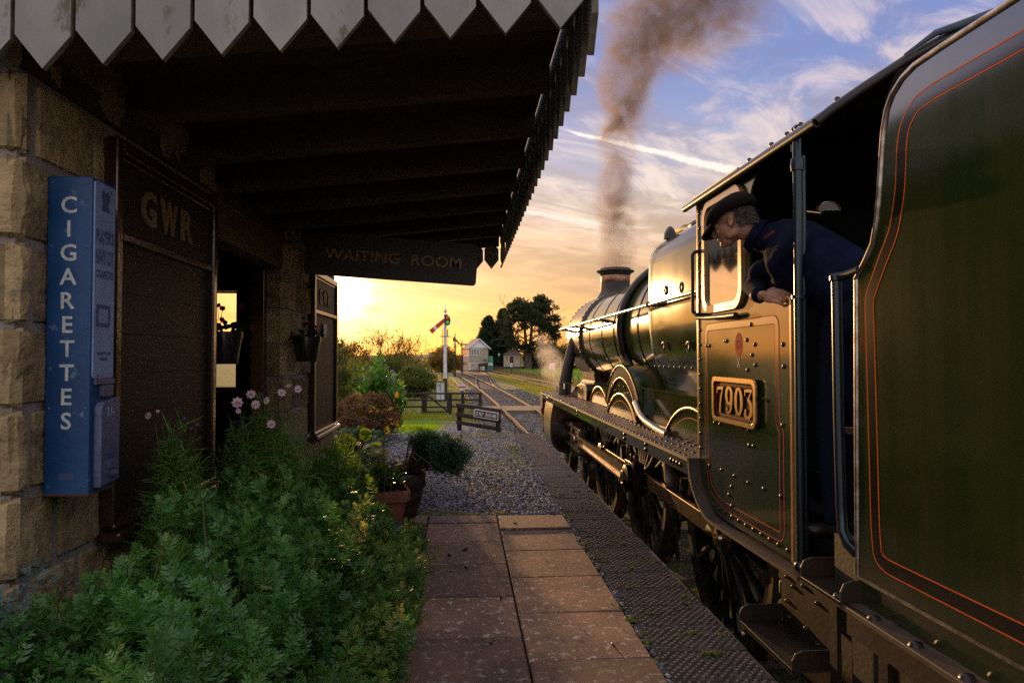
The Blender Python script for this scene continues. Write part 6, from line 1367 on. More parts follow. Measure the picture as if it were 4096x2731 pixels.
def big_pine():
    g = np.random.default_rng(21); t = thing('pine_tree', 'great spreading dark pine with two trunks behind the cream shed', 'tree', (12.4, 130, -1.1))
    mb = MB(); tips = []
    for dx_, h in ((-.45, 9.4), (.40, 10.4)):
        top = Vector((12.7+dx_*1.9, 130, h)); P_ = [Vector((12.4+dx_*.25, 130, -1.3)), Vector((12.4+dx_*.5, 130, 1.2)), Vector((12.4+dx_*1.0, 130, 4)), Vector((12.4+dx_*1.6, 130, 7)), top]
        mb.tube(P_, [.58, .42, .34, .24, .12], 10)
        for k in range(17):
            f = .30+.7*(k+g.random())/17; i = min(3, int(f*4)); b = P_[i].lerp(P_[i+1], f*4-i); a = g.random()*6.283
            L = (6.3 if f < .8 else 4.2)*g.uniform(.7, 1.15)*(.75 if f < .42 else 1); limbs(mb, b, (math.cos(a), math.sin(a)*.8, .20+.75*(f-.3)), L*.62, .12, 2, g, tips, .55, .10, .03)
    mb.build('trunk', m_bark, t, smooth=60)
    C_ = []
    for p, d in tips:
        for k in range(2): C_.append((p.x+g.normal()*.45, p.y+g.normal()*.45, p.z+g.normal()*.22+.1))
    C_ = np.array(C_); C_ = C_[(C_[:, 2] > 2.3) & ((((C_-np.array([12.9, 130, 7.9]))/np.array([5.7, 5.5, 6.3]))**2).sum(1) < 1.0)]
    clumps('crown', C_, .85, 66, .36, m_pine, t, g, .5)
big_pine()
def conifer(label, x, y, z0_, h, r, seed, m, n=900, lean=0):
    g = np.random.default_rng(seed); t = thing('conifer_tree', label, 'tree', (x, y, z0_))
    mb = MB(); mb.tube([(x, y, z0_-.2), (x+lean*.5, y, z0_+h*.5), (x+lean, y, z0_+h*.96)], [.3, .2, .04], 8); mb.build('trunk', m_bark, t, smooth=60)
    f = g.random(n)**.75; a = g.random(n)*6.283; layer = .70+.30*np.sin(f*h*3.1+a*2)*np.sin(a*3+f*9); rr = r*(1-f)**.48*np.sqrt(g.random(n))*layer+.05
    C_ = np.stack([x+lean*f+rr*np.cos(a), y+rr*np.sin(a), z0_+h*(.06+.93*f)-rr*.22], 1); clumps('crown', C_, .45, 16, .30, m, t, g, .5)
conifer('broad dark conifer standing right behind the signal box', 4.9, 137, -1, 10.6, 3.8, 31, m_spruce, 1900, .2)
conifer('dark conifer filling the gap between signal box and big pine', 8.3, 141, -1, 12.4, 4.2, 32, m_pine, 1500)
conifer('lower dark evergreen behind the cream shed roof', 6.9, 139, -1, 6.6, 2.6, 33, m_spruce, 800)
def bush(label, name, x, y, z0_, rx, ry, h, seed, m, leaf, nclump, per, twigs=0, cat='bush', density=.42, group=None, tpl=(OVAL_V, OVAL_F), hollow=.0):
    g = np.random.default_rng(seed); t = thing(name, label, cat, (x, y, z0_), group)
    mb = MB(); tips = []
    for k in range(max(3, twigs)):
        a = g.random()*6.283; limbs(mb, Vector((x+rx*.25*math.cos(a), y+ry*.25*math.sin(a), z0_-.1)), (math.cos(a)*rx/h*1.0, math.sin(a)*ry/h*.8, 1.0), h*.60, .025+.012*h, 2, g, tips, .45, .25, .006+.0016*h)
    mb.build('stems', m_twig, t, smooth=60)
    q = g.normal(size=(nclump, 3)); q /= np.linalg.norm(q, axis=1, keepdims=True); q *= (hollow+(1-hollow)*g.random((nclump, 1)))**density
    lump = 1+.22*np.sin(q[:, :1]*5+seed)+.18*np.sin(q[:, 2:]*7+seed*2)*np.cos(q[:, 1:2]*5)
    C_ = np.array([x, y, z0_+h*.46])+q*lump*np.array([rx, ry, h*.52]); C_ = C_[C_[:, 2] > z0_-.05]
    clumps('foliage', C_, min(rx, h)*.20, per, leaf, m, t, g, .8, tpl); return t
# bare-twigged willow and hedge along the left of the line
def bare_tree(label, x, y, z0_, h, r, seed, n=10, m=None, lv=3):
    g = np.random.default_rng(seed); t = thing('bare_shrub_tree', label, 'tree', (x, y, z0_)); mb = MB(); tips = []
    for k in range(n):
        a = g.random()*6.283; s_ = g.uniform(.2, 1); limbs(mb, Vector((x+.3*math.cos(a), y+.3*math.sin(a), z0_-.2)), (math.cos(a)*s_*r/h*1.5, math.sin(a)*s_*.6, 1), h*.47, .07, lv, g, tips, .36, .22, .014, 3)
    mb.build('branches', m_twig, t)
    if m: clumps('leaves', [(p.x, p.y, p.z) for p, d in tips], .30, 7, .11, m, t, g)
    return t
bare_tree('wide bare-twigged shrub glowing against the sunset over the hedge', -7.0, 58, -1, 4.7, 3.2, 41, 14, m_aut, 3)
bare_tree('thin bare-branched tree right of the big pine', 16.8, 138, -1, 7.0, 3.5, 42, 9, None, 3)
bare_tree('thin bare-branched tree behind the drifting steam', 20.0, 136, -1, 8.2, 3.6, 43, 9, None, 3)
for i, (lb, x, y, rx, h, m_, lf, nc) in enumerate((
    ('tall leafy shrub right beside the end of the stone wall', -3.62, 18.5, .66, 2.3, m_bush, .075, 170), ('dense green hedge bush just behind the laurel', -4.6, 27, 1.8, 2.0, m_bush, .11, 330), ('rounded bramble bush nearest the signal on its left', -3.0, 41, 1.4, 1.75, m_bush, .12, 330),
    ('dark bramble bush behind the staff notice', -5.4, 36, 1.9, 2.0, m_bush, .12, 330), ('long low bramble mass along the embankment foot', -5.2, 52, 2.4, 2.5, m_bush, .14, 360), ('yellowing hedge bush below the bare shrub', -6.6, 66, 2.6, 3.0, m_aut, .15, 330),
    ('ochre hedge bush on the skyline left of the bare shrub', -9.5, 55, 2.3, 3.7, m_aut, .13, 330), ('far hedge bush where the rails vanish', -8.0, 88, 2.2, 2.6, m_bush, .18, 260), ('round golden bush beyond the white signal', -3.2, 110, 3.1, 3.7, m_aut, .22, 420), ('small ochre bush left of the signal box', -.2, 135, 2.2, 2.6, m_aut, .22, 240),
    ('low dark undergrowth bush behind the halt platform', 15.5, 142, 3.4, 4.2, m_bush, .3, 320), ('dark undergrowth bush at the right end of the paddock', 21.5, 138, 3.4, 4.6, m_bush, .3, 320), ('dark undergrowth bush behind the meter cabinet', 18.4, 146, 3.0, 4.8, m_spruce, .3, 320))):
    bush(lb, 'hedge_bush', x, y, Z(x, y)-.05, rx, rx*.9, h, 50+i, m_, lf, nc, 34, 5)
# =================================================================== GARDEN PLANTS AND PLANTERS
m_mug = leafmat('mugwort_leaf', (.028, .10, .026), (.095, .25, .055), .36, .42, (.13, .24, .05), .5)
m_mug2 = leafmat('mugwort_leaf_sunlit_tip', (.10, .22, .05), (.30, .37, .10), .50, .5, (.50, .46, .16), .5)  # paler leaf colour standing in for low sun on the right-hand tips
m_stem = pmat('green_brown_stem', (.06, .07, .02), .7)
g = np.random.default_rng(77)
LV, LF = lobed_leaf(3, .088)
def mug_h(x, y):
    h = .66+.07*np.sin(x*5+y*2.1)+.06*np.sin(y*4.3-x*3)
    h = h*(1-.60*sstep((x+.62)/.36)); h = h*(1-.35*sstep((y-3.6)/1.1)); h = h*(1-.10*sstep((1.55-y)/.5))
    h = h*(1-.34*sstep((-1.12-x)/.34)*sstep((y-2.2)/.5))
    h = np.where(y < 2.5, h*(1-.10*sstep((-1.1-x)/.4)), h)
    return h
t = thing('mugwort_bush', 'large spreading green mugwort bush with feathery cut leaves in the foreground', 'bush', (-.9, 2.5, 0))
n = 2500
sx = -1.60+1.36*g.random(n)**.92; sy = .75+3.95*g.random(n)
edge = -.245-.05*np.sin(sy*3.1)-.04*np.sin(sy*7.7); ok = (sx < edge) & ~((sy > 4.35) & (sx > -.75)); sx, sy = sx[ok], sy[ok]; n = len(sx)
top = mug_h(sx, sy)*(1+g.normal(size=n)*.13); low = g.random(n) < .22; sz = np.where(low, top*g.uniform(.35, .85, n), top)
tips = np.stack([sx, sy, sz], 1)
# side sprigs hanging over the paving on the right edge
m2 = 330; ey = .9+3.9*g.random(m2); ex = -.31+g.normal(size=m2)*.055; ez = .06+.34*g.random(m2)**1.2; tips = np.vstack([tips, np.stack([ex, ey, ez], 1)]); n = len(tips)
out = np.stack([g.normal(size=n)*.35+np.clip((tips[:, 0]+.55)*1.9, -.2, .9), g.normal(size=n)*.35, np.full(n, 1.0)], 1); out /= np.linalg.norm(out, axis=1, keepdims=True)
def sprigs(tips, out, nl, L0, g, ln=.12):
    n = len(tips); k = np.tile(np.arange(nl), n); T = np.repeat(tips, nl, 0); O = np.repeat(out, nl, 0)
    f = k/(nl-1); a = k*2.399+np.repeat(g.random(n)*6.28, nl)
    u = np.cross(O, np.array([0.31, .2, .9])); u /= np.linalg.norm(u, axis=1, keepdims=True)+1e-9; w = np.cross(O, u)
    rad = u*np.cos(a)[:, None]+w*np.sin(a)[:, None]
    el = .26+.95*f**1.8; d = rad*np.cos(el)[:, None]+O*np.sin(el)[:, None]+g.normal(size=(n*nl, 3))*.13
    P = T-O*((1-f)*ln)[:, None]; S = L0*(1.0-.45*f**3)*(.75+.5*g.random(n*nl)); Rm = frames(d, g, upish=(0, 0, 1))
    return Rm, S[:, None], P, np.clip(np.repeat(g.random(n)**1.3, nl)*.72+.24*g.random(n*nl)+.10*f, 0, 1)
warm = (tips[:, 0] > -.42) & (g.random(n) < .35) | (tips[:, 0] > -.6) & (tips[:, 1] > 3.2) & (g.random(n) < .55)
for nm_, sel, mm in (('foliage', ~warm, m_mug), ('sunlit_tips', warm, m_mug2)):
    Rm, S, P, r0 = sprigs(tips[sel], out[sel], 19, .052 if mm is m_mug else .044, g)
    S = S*np.repeat(g.uniform(.6, 1.35, len(S)//19), 19)[:, None]
    v, f, r = scat(LV, LF, Rm, S, P, r0); npmesh(nm_, v, f, mm, parent=t, rnd=r)
mb = MB()
for i in range(0, n, 2):
    p = Vector(tips[i]); b = Vector((min(p.x*.85-.14+.15*g.normal(), -.42), p.y+.12*g.normal(), 0)); mb.tube([b, b.lerp(p, .6)+Vector((0, 0, .04)), p], [.005, .004, .002], 4, cap=False)
mb.build('stems', m_stem, t)
# soil bed below
MB().add([(-1.56, .3, -.005), (-.318, .3, -.005), (-.318, 6.28, -.005), (-1.56, 6.28, -.005)], [(0, 1, 2, 3)]).build('flower_bed_soil', pmat('dark_soil', (.025, .018, .012), .95, bump=.8, bs=40), kind='structure')
wm = thing('wormwood_plant', 'small blue-grey wormwood plant tucked against the stone wall', 'plant', (-1.40, 2.15, .3)); m_worm = leafmat('blue_grey_wormwood', (.05, .085, .085), (.10, .15, .15), .25, .7)
tp = np.array([-1.42, 2.18, .66])+g.normal(size=(34, 3))*np.array([.06, .10, .05]); ou = g.normal(size=(34, 3))*.5+np.array([0, 0, 1]); ou /= np.linalg.norm(ou, axis=1, keepdims=True)
Rm, S, P, r0 = sprigs(tp, ou, 11, .055, g, .07); v, f, r = scat(LV*np.array([.75, 1, 1]), LF, Rm, S, P, r0); npmesh('foliage', v, f, m_worm, parent=wm, rnd=r)
# cosmos: thread-like foliage and pink flowers
m_cos = leafmat('cosmos_thread_leaf', (.055, .15, .03), (.13, .26, .05), .42, .6, (.24, .32, .07))
m_pet = leafmat('pink_petal', (.60, .36, .62), (.76, .56, .78), .35, .5, (.84, .72, .86)); m_eye = leafmat('yellow_flower_eye', (.45, .25, .01), (.60, .38, .02), .1, .8)
m_bud = leafmat('dark_purple_bud', (.05, .02, .05), (.12, .035, .10), .15, .7)
def cosmos(label, x, y, rx, ry, h, nst, seed, flowers, buds, low=.25, group=None):
    g = np.random.default_rng(seed); t = thing('cosmos_plant', label, 'flower', (x, y, 0), group); mb = MB(); PP = []; DD = []
    for i in range(nst):
        a = g.random()*6.28; q = math.sqrt(g.random()); top = Vector((x+rx*q*math.cos(a), y+ry*q*math.sin(a), h*(1-.55*q*q)*g.uniform(.72, 1.0))); b = Vector((x+.3*rx*math.cos(a), y+.3*ry*math.sin(a), 0)); mid = b.lerp(top, .5)+Vector((g.normal()*.03, g.normal()*.03, .05))
        mb.tube([b, mid, top], [.005, .004, .002], 4, cap=False)
        for k in range(64):
            s_ = low+(1-low)*g.random(); p = b.lerp(mid, s_*2) if s_ < .5 else mid.lerp(top, s_*2-1); c = g.normal(size=3)*.75+np.array([0, 0, .55]); c /= np.linalg.norm(c)
            PP.append(p); DD.append(c)
            for j in range(3): PP.append(p+Vector(c)*.022*(j+1)); e = c+g.normal(size=3)*.75; DD.append(e/np.linalg.norm(e))
    P = np.array([tuple(p) for p in PP]); d = np.array(DD); nn = len(P)
    S = np.concatenate([np.full((nn, 1), .0062), .055+.045*g.random((nn, 1)), np.full((nn, 1), .03)], 1); v, f, r = scat(BLADE_V, BLADE_F, frames(d, g), S, P, g.random(nn)); npmesh('foliage', v, f, m_cos, parent=t, rnd=r)
    for fx_, fy_, fz_, sz, nx, ny, nz in flowers:
        c = Vector((fx_, fy_, fz_)); nv = Vector((nx, ny, nz)).normalized(); u = nv.orthogonal().normalized(); w = nv.cross(u); k = 8
        d = np.array([tuple((u*math.cos(6.283*j/k)+w*math.sin(6.283*j/k)+nv*.22)) for j in range(k)]); z = np.tile(np.array(tuple(nv)), (k, 1)); x_ = np.cross(d, z); x_ /= np.linalg.norm(x_, axis=1, keepdims=True); dn_ = d/np.linalg.norm(d, axis=1, keepdims=True); Rm = np.stack([x_, dn_, np.cross(x_, dn_)], 2)
        v, f, r = scat(OVAL_V*np.array([1.15, 1, 1]), OVAL_F, Rm, np.full((k, 1), sz*.80), np.tile(np.array(tuple(c)), (k, 1)), .2+.8*g.random(k)); fl = npmesh('flower', v, f, m_pet, parent=t, rnd=r)
        mb2 = MB(); mb2.ball(c+nv*.006, (sz*.25, sz*.25, sz*.18), 10, 6); mb2.build('flower_eye', pmat('flower_yellow', (.55, .33, .015), .8), fl, smooth=60)
        mb.tube([c-nv*.004, c-nv*.05-Vector((0, 0, .03)), Vector((x+(fx_-x)*.6, y+(fy_-y)*.6, fz_-.16))], [.002, .0018, .003], 4, cap=False)
    mbb = MB()
    for bx_, by_, bz_ in buds: mbb.ball((bx_, by_, bz_), (.011, .011, .012), 8, 6); mb.tube([(bx_, by_, bz_), (x+(bx_-x)*.6, y+(by_-y)*.6, bz_-.12)], .0018, 4, cap=False)
    if buds: mbb.build('bud', pmat('purple_bud', (.07, .025, .07), .7), t, smooth=60)
    mb.build('stems', m_stem, t); return t
cosmos('tall feathery cosmos plant with several pink open flowers before the waiting bay', -1.10, 3.85, .36, .46, 1.22, 64, 81,
       [(-1.194, 3.72, 1.199, .040, .2, -1, .25), (-1.133, 3.75, 1.240, .034, .3, -1, .5), (-1.093, 3.70, 1.190, .032, .1, -1, .15), (-1.05, 3.75, 1.207, .027, -.5, -1, .3), (-.973, 3.75, 1.249, .030, .5, -1, .4), (-.887, 3.75, 1.268, .028, .3, -1, .3), (-.937, 3.75, 1.285, .020, 0, -.6, .9), (-1.182, 3.70, 1.156, .020, .1, -1, .4), (-1.013, 3.70, 1.087, .032, .6, -1, .1)],
       [(-1.042, 3.75, 1.25), (-.971, 3.75, 1.33), (-1.079, 3.75, 1.237), (-.958, 3.75, 1.215), (-.899, 3.75, 1.185), (-.949, 3.75, 1.155), (-.99, 3.8, 1.29), (-.92, 3.8, 1.23)], .22)
cosmos('smaller cosmos plant with a few little mauve flowers beside the dark notice board', -1.30, 3.22, .14, .16, 1.19, 30, 82, [(-1.419, 3.2, 1.176, .022, -.2, -1, .3), (-1.378, 3.2, 1.195, .012, 0, -1, .6)], [(-1.262, 3.2, 1.159), (-1.204, 3.2, 1.132), (-1.23, 3.2, 1.116), (-1.33, 3.2, 1.14)], 0.4)
cosmos('low straggling cosmos with one pink bloom near the far notice board', -1.0, 5.15, .40, .60, .86, 56, 83, [(-.80, 5.3, .78, .020, .2, -1, .4), (-1.15, 5.2, .86, .014, 0, -1, .5)], [(-.9, 5.2, .80), (-.95, 5.4, .76), (-1.05, 5.1, .83)], .15)
# pots
m_terra = pmat('terracotta', (.24, .085, .045), .8, col2=(.17, .055, .03), ns=6, nd=5, col3=(.30, .17, .12), c3=(.6, .7), c3s=5, bump=.2, bs=50)
m_barrel = pmat('dark_barrel_oak', (.030, .021, .015), .75, col2=(.045, .032, .022), ns=7, stretch=(1, 1, .3), bump=.4, bs=22)
tp_ = thing('terracotta_pot', 'large square terracotta pot with rounded rim and a small magenta mark', 'flower pot', (-.70, 5.62, 0))
def sqring(c, w, z, r, n=6): return [(c[0]+a, c[1]+b, z) for a, b in rrect(-w, -w, w, w, r, n)]
def rot(P_, c, a): ca, sa = math.cos(a), math.sin(a); return [(c[0]+(p[0]-c[0])*ca-(p[1]-c[1])*sa, c[1]+(p[0]-c[0])*sa+(p[1]-c[1])*ca, p[2]) for p in P_]
c_ = (-.70, 5.62); rings = []
for w, z in ((.165, 0), (.17, .02), (.222, .30), (.222, .302), (.245, .305), (.252, .375), (.246, .388), (.226, .388), (.215, .34), (.0, .335)): rings.append(rot(sqring(c_, max(w, .02), z, max(w, .02)*.28), c_, R(12)))
k = len(rings[0]); mb = MB(); mb.add([p for r_ in rings for p in r_], [(i*k+j, i*k+(j+1) % k, (i+1)*k+(j+1) % k, (i+1)*k+j) for i in range(len(rings)-1) for j in range(k)]+[tuple(range(k))[::-1]]); mb.build('pot_body', m_terra, tp_, smooth=40)
mb = MB(); mb.plate([(5.60+.016*math.sin(i*.8)*(1+.5*(i % 2)), .215+.028*math.cos(i*.8)) for i in range(8)], [], lambda a, b: (-.70+.222-.008+(b-.3)*.18+.010+(a-5.6)*-.2, a, b), (.002, 0, 0)); mb.build('magenta_mark', pmat('magenta_paint', (.40, .01, .22), .5), tp_)
bl = thing('barrel_planter', 'dark half-barrel planter standing behind the terracotta pot', 'planter', (-.72, 6.12, 0))
mb = MB(); P_ = [(.24, 0), (.285, .10), (.325, .25), (.355, .42), (.33, .42), (.32, .37), (0, .36)]; mb.lathe(P_, (-.68, 6.10, 0), (0, 0, 1), 36); brl = mb.build('staves', m_barrel, bl, smooth=40)
for z in (.05, .17, .30):
    r_ = .243+.122*z/.42+.012; mb = MB(); mb.lathe([(r_, z), (r_+.008+.0, z+.001), (r_+.02, z+.05), (r_+.01, z+.051)], (-.68, 6.10, 0), (0, 0, 1), 36, cap=False); mb.build('hoop', pmat('rusty_hoop', (.035, .026, .022), .6, .5), brl, smooth=50)
st_ = thing('small_terracotta_pot', 'small round terracotta pot half hidden among the cosmos', 'flower pot', (-.95, 5.45, 0)); mb = MB(); mb.lathe([(.06, .30), (.085, .40), (.095, .40), (.10, .45), (.088, .45), (.08, .42), (0, .42)], (-.97, 5.5, 0), (0, 0, 1), 24); mb.lathe([(.05, 0), (.05, .3)], (-.97, 5.5, 0), (0, 0, 1), 12); mb.build('pot_body', m_terra, st_, smooth=40)
ur = thing('grey_jar', 'small ribbed grey jar at the foot of the terracotta pot', 'jar', (-.52, 5.22, 0)); mb = MB(); mb.lathe([(.05, 0), (.075, .02), (.082, .05), (.078, .06), (.084, .07), (.080, .09), (.085, .10), (.080, .12), (.07, .155), (.05, .17), (.058, .19), (.045, .19), (.03, .1), (0, .1)], (-.52, 5.24, 0), (0, 0, 1), 24); mb.build('jar_body', pmat('grey_stone_glaze', (.09, .10, .13), .5), ur, smooth=50)
# plants in and behind the pots
m_big = leafmat('broad_green_leaf', (.028, .085, .022), (.065, .15, .034), .40, .35, (.12, .22, .04)); m_lit = leafmat('light_green_leaf', (.10, .20, .02), (.19, .30, .035), .55, .45, (.28, .36, .06)); m_grey = leafmat('felted_grey_leaf', (.05, .075, .045), (.10, .13, .085), .25, .9)
m_redl = leafmat('red_heuchera_leaf', (.10, .012, .022), (.20, .03, .035), .45, .5, (.25, .07, .03)); m_nett = leafmat('blue_green_leaf', (.015, .055, .030), (.03, .095, .045), .3, .5)
def leafy(name, label, cat, x, y, z, rx, ry, h, n, size, m, seed, tpl=None, up=.55, stems=9, stalk=True):
    g = np.random.default_rng(seed); t = thing(name, label, cat, (x, y, z)); tp = tpl or (OVAL_V*np.array([1.35, 1, 1]), OVAL_F)
    a = g.random(n)*6.283; q = np.sqrt(g.random(n)); f = g.random(n)**.7
    P = np.stack([x+rx*q*np.cos(a), y+ry*q*np.sin(a), z+h*f*(1-.45*q*q)], 1); d = np.stack([np.cos(a)*(.35+q), np.sin(a)*(.35+q), up*(1.1-q)+g.normal(size=n)*.25], 1)
    v, ff, r = scat(tp[0], tp[1], frames(d, g, upish=(0, 0, 1)), size*(.6+.7*g.random((n, 1))), P, np.clip(.6*f+.4*g.random(n), 0, 1)); npmesh('foliage', v, ff, m, parent=t, rnd=r)
    mb = MB()
    for i in range(0, n, max(1, n//max(stems*4, 1))): p = P[i]; mb.tube([(x+(p[0]-x)*.25, y+(p[1]-y)*.25, z-.02), ((p[0]*.6+x*.4), (p[1]*.6+y*.4), z+(p[2]-z)*.65), tuple(p)], [.005, .004, .003], 4, cap=False)
    mb.build('stems', m_stem, t); return t
ROUND = (np.array([(0, 0, 0), (.35, .15, .05), (.52, .5, .06), (.35, .85, .02), (0, 1, -.06), (-.35, .85, .02), (-.52, .5, .06), (-.35, .15, .05), (0, .5, -.02)]), np.array([(0, 1, 2, 8), (8, 2, 3, 4), (8, 4, 5, 6), (0, 8, 6, 7)]))
leafy('bergenia_plant', 'glossy round-leaved plant growing in the terracotta pot', 'plant', -.74, 5.60, .36, .20, .18, .20, 60, .105, m_big, 90, ROUND)
leafy('grey_leaved_plant', 'felted grey-green leaved plant spilling over the barrel rim', 'plant', -.78, 6.05, .42, .26, .22, .16, 95, .10, m_grey, 91)
leafy('geranium_plant', 'bright lime-green leafy geranium caught by the sun behind the barrel', 'plant', -1.02, 6.55, .36, .16, .2, .42, 60, .10, m_lit, 92, ROUND, .45)
leafy('low_green_plant', 'low mixed green plant beside the small terracotta pot', 'plant', -1.02, 5.85, .25, .24, .35, .42, 150, .09, m_lit, 93, ROUND)
# wiry dead stems over the pots, and the tall dry stalk with yellow leaves
wr = thing('dry_stalk_plant', 'tall dry stalk with curled yellow leaves rising from the barrel', 'plant', (-.70, 6.1, .4)); mb = MB(); g = np.random.default_rng(94)
mb.tube([(-.70, 6.08, .38), (-.69, 6.08, .70), (-.67, 6.07, .98), (-.66, 6.06, 1.06)], [.007, .006, .0045, .003], 6)
br = [((-.69, 6.08, .72), (-.60, 6.04, .82), (-.585, 6.03, .95)), ((-.69, 6.08, .80), (-.77, 6.06, .90), (-.80, 6.05, 1.02)), ((-.68, 6.07, .90), (-.62, 6.05, 1.0), (-.56, 6.03, 1.12))]
for b in br: mb.tube(b, [.0045, .0035, .002], 5)
mb.build('stalk', pmat('dry_tan_stalk', (.22, .15, .06), .7), wr, smooth=60)
P = []; d = []
for b in br+[((-.70, 6.08, .5), (-.69, 6.08, .7), (-.67, 6.07, .98))]:
    for k in range(6): s_ = g.random(); p = Vector(b[1]).lerp(Vector(b[2]), s_); P.append(tuple(p)); d.append(g.normal(size=3)*.7+np.array([0, 0, -.1]))
v, f, r = scat(OVAL_V*np.array([.8, 1, 2]), OVAL_F, frames(np.array(d), g), .065*(.6+.7*g.random((len(P), 1))), np.array(P), g.random(len(P))); npmesh('leaves', v, f, leafmat('yellow_dry_leaf', (.20, .16, .02), (.36, .26, .04), .5, .6, (.20, .09, .03)), parent=wr, rnd=r)
ws = thing('dead_stems', 'tangle of thin bleached dead stems arching over both pots', 'plant', (-.75, 5.7, .35)); mb = MB()
for i in range(26):
    b = Vector((-.75+g.normal()*.13, 5.7+g.normal()*.2, .37)); e = b+Vector((g.normal()*.22, g.normal()*.2, .05+.18*g.random())); mb.tube([b, b.lerp(e, .35)+Vector((0, 0, .13)), b.lerp(e, .75)+Vector((0, 0, .14)), e], .0022, 4, cap=False)
mb.build('stems', pmat('bleached_stem', (.20, .17, .12), .7), ws)
# southernwood spilling out of the barrel
sw = thing('southernwood_bush', 'feathery blue-green bush overhanging the gravel from the barrel', 'bush', (-.25, 6.2, .55)); g = np.random.default_rng(95); m_sw = leafmat('southernwood_leaf', (.024, .075, .048), (.065, .16, .10), .34, .6, (.17, .24, .10))
n = 640; q = g.normal(size=(n, 3)); q /= np.linalg.norm(q, axis=1, keepdims=True); q *= g.random((n, 1))**.33; C = np.array([-.19, 6.2, .56])+q*np.array([.29, .28, .175])*(1+.20*np.sin(q[:, :1]*6+q[:, 1:2]*4)+g.normal(size=(n, 1))*.07); C[:, 2] += .05*(q[:, 0] < -.3)+.06*np.maximum(0, -q[:, 0]); C = np.vstack([C, np.array([-.33, 6.2, .70])+g.normal(size=(60, 3))*np.array([.06, .06, .04])]); ou = np.vstack([q, g.normal(size=(60, 3))])*1.0+np.array([0, 0, .35])+g.normal(size=(len(C), 3))*.25; ou /= np.linalg.norm(ou, axis=1, keepdims=True)
Rm, S, P, r0 = sprigs(C, ou, 14, .042, g, .07); v, f, r = scat(LV*np.array([.55, 1, 1]), LF, Rm, S, P, r0); npmesh('foliage', v, f, m_sw, parent=sw, rnd=r)
mb = MB()
for i in range(0, len(C), 8): mb.tube([(-.52, 6.15, .40), tuple(C[i]*.5+np.array([-.52, 6.15, .42])*.5+np.array([0, 0, .03])), tuple(C[i])], [.006, .004, .002], 4, cap=False)
mb.build('stems', pmat('brown_stem', (.07, .045, .025), .8), sw)
# beds beyond the building: kerb stones, heuchera, nettle-like ground cover, hydrangea, laurel
for lb, a, b in (('near mossy stone kerb block edging the flower bed', (-1.50, 10.2), (-1.40, 11.2)), ('farther mossy stone kerb block edging the flower bed', (-1.40, 11.25), (-1.32, 12.1))):
    kb = MB(); kb.bar((a[0], a[1], .03), (b[0], b[1], .03), .10, .12); o = kb.build('kerb_stone', pmat('mossy_kerb_stone', (.16, .15, .13), .9, col2=(.09, .10, .05), ns=8, bump=.5, bs=40), bevel=.012); setp(o, lb, 'kerb stone', 'stone kerb blocks of the flower bed')
P_ = on_terr(rng.uniform(-2.2, -1.3, 900), rng.uniform(8.6, 10.6, 900)); P_[:, 2] = -.02; blades('bed_grass', P_, .12, .010, m_grass, .6, kind='stuff')
leafy('heuchera_plant', 'deep red heuchera plant at the foot of the station wall', 'plant', -1.78, 9.6, .02, .34, .55, .34, 240, .085, m_redl, 96, ROUND)
leafy('lime_ground_cover', 'light green leafy plant in front of the red heuchera', 'plant', -1.62, 8.6, .02, .30, .40, .42, 150, .11, m_lit, 97, ROUND)
leafy('heuchera_plant', 'lower red leaved plant nearest the gravel', 'plant', -1.34, 8.3, .02, .18, .3, .24, 110, .075, m_redl, 98, ROUND)
leafy('nettle_patch', 'dark blue-green ground cover plant in front of the hydrangea', 'plant', -1.72, 11.3, .02, .50, .5, .26, 420, .075, m_nett, 99)
hy = thing('hydrangea_bush', 'rounded hydrangea bush of faded brown and pink mop heads', 'bush', (-1.8, 12.2, 0)); g = np.random.default_rng(100)
m_hyd = leafmat('faded_hydrangea_floret', (.13, .060, .045), (.20, .11, .065), .30, .8, (.22, .16, .09)); m_hyl = leafmat('hydrangea_leaf', (.035, .045, .012), (.075, .075, .02), .35, .6)
for i in range(74):
    q = g.normal(size=3); q /= np.linalg.norm(q); q[2] = abs(q[2]); q[1] = -abs(q[1]) if g.random() < .7 else q[1]
    c = np.array([-1.72, 12.2, .26])+q*np.array([.60, .55, .56])*g.uniform(.82, 1.02); n = 90; k = g.normal(size=(n, 3)); k /= np.linalg.norm(k, axis=1, keepdims=True); k[:, 2] *= .7
    v, f, r = scat(OVAL_V*np.array([1.5, 1, 1]), OVAL_F, frames(k+g.normal(size=(n, 3))*.5, g), .026*(.7+.6*g.random((n, 1))), c+k*g.uniform(.055, .085), np.clip(g.random()*.7+g.random(n)*.35, 0, 1)); npmesh('flower_head', v, f, m_hyd, parent=hy, rnd=r)
n = 900; q = g.normal(size=(n, 3)); q /= np.linalg.norm(q, axis=1, keepdims=True); q[:, 2] = abs(q[:, 2]); P = np.array([-1.72, 12.25, .05])+q*np.array([.58, .5, .62])*g.random((n, 1))**.4; v, f, r = scat(OVAL_V*np.array([1.2, 1, 1]), OVAL_F, frames(q+g.normal(size=(n, 3))*.6, g, upish=(0, 0, 1)), .085*(.6+.6*g.random((n, 1))), P, g.random(n)); npmesh('leaves', v, f, m_hyl, parent=hy, rnd=r)
mb = MB()
for i in range(40): p = Vector(P[i]); mb.tube([(-1.72+g.normal()*.12, 12.25, -.03), tuple(p)], [.007, .004], 4, cap=False)
mb.build('stems', m_stem, hy)
la = thing('laurel_bush', 'upright glossy green laurel bush behind the hydrangea', 'bush', (-1.75, 15, -.1)); g = np.random.default_rng(101); m_lau = leafmat('glossy_laurel_leaf', (.030, .11, .014), (.07, .19, .022), .45, .28, (.13, .28, .04), .6)
mb = MB(); C = []; O = []
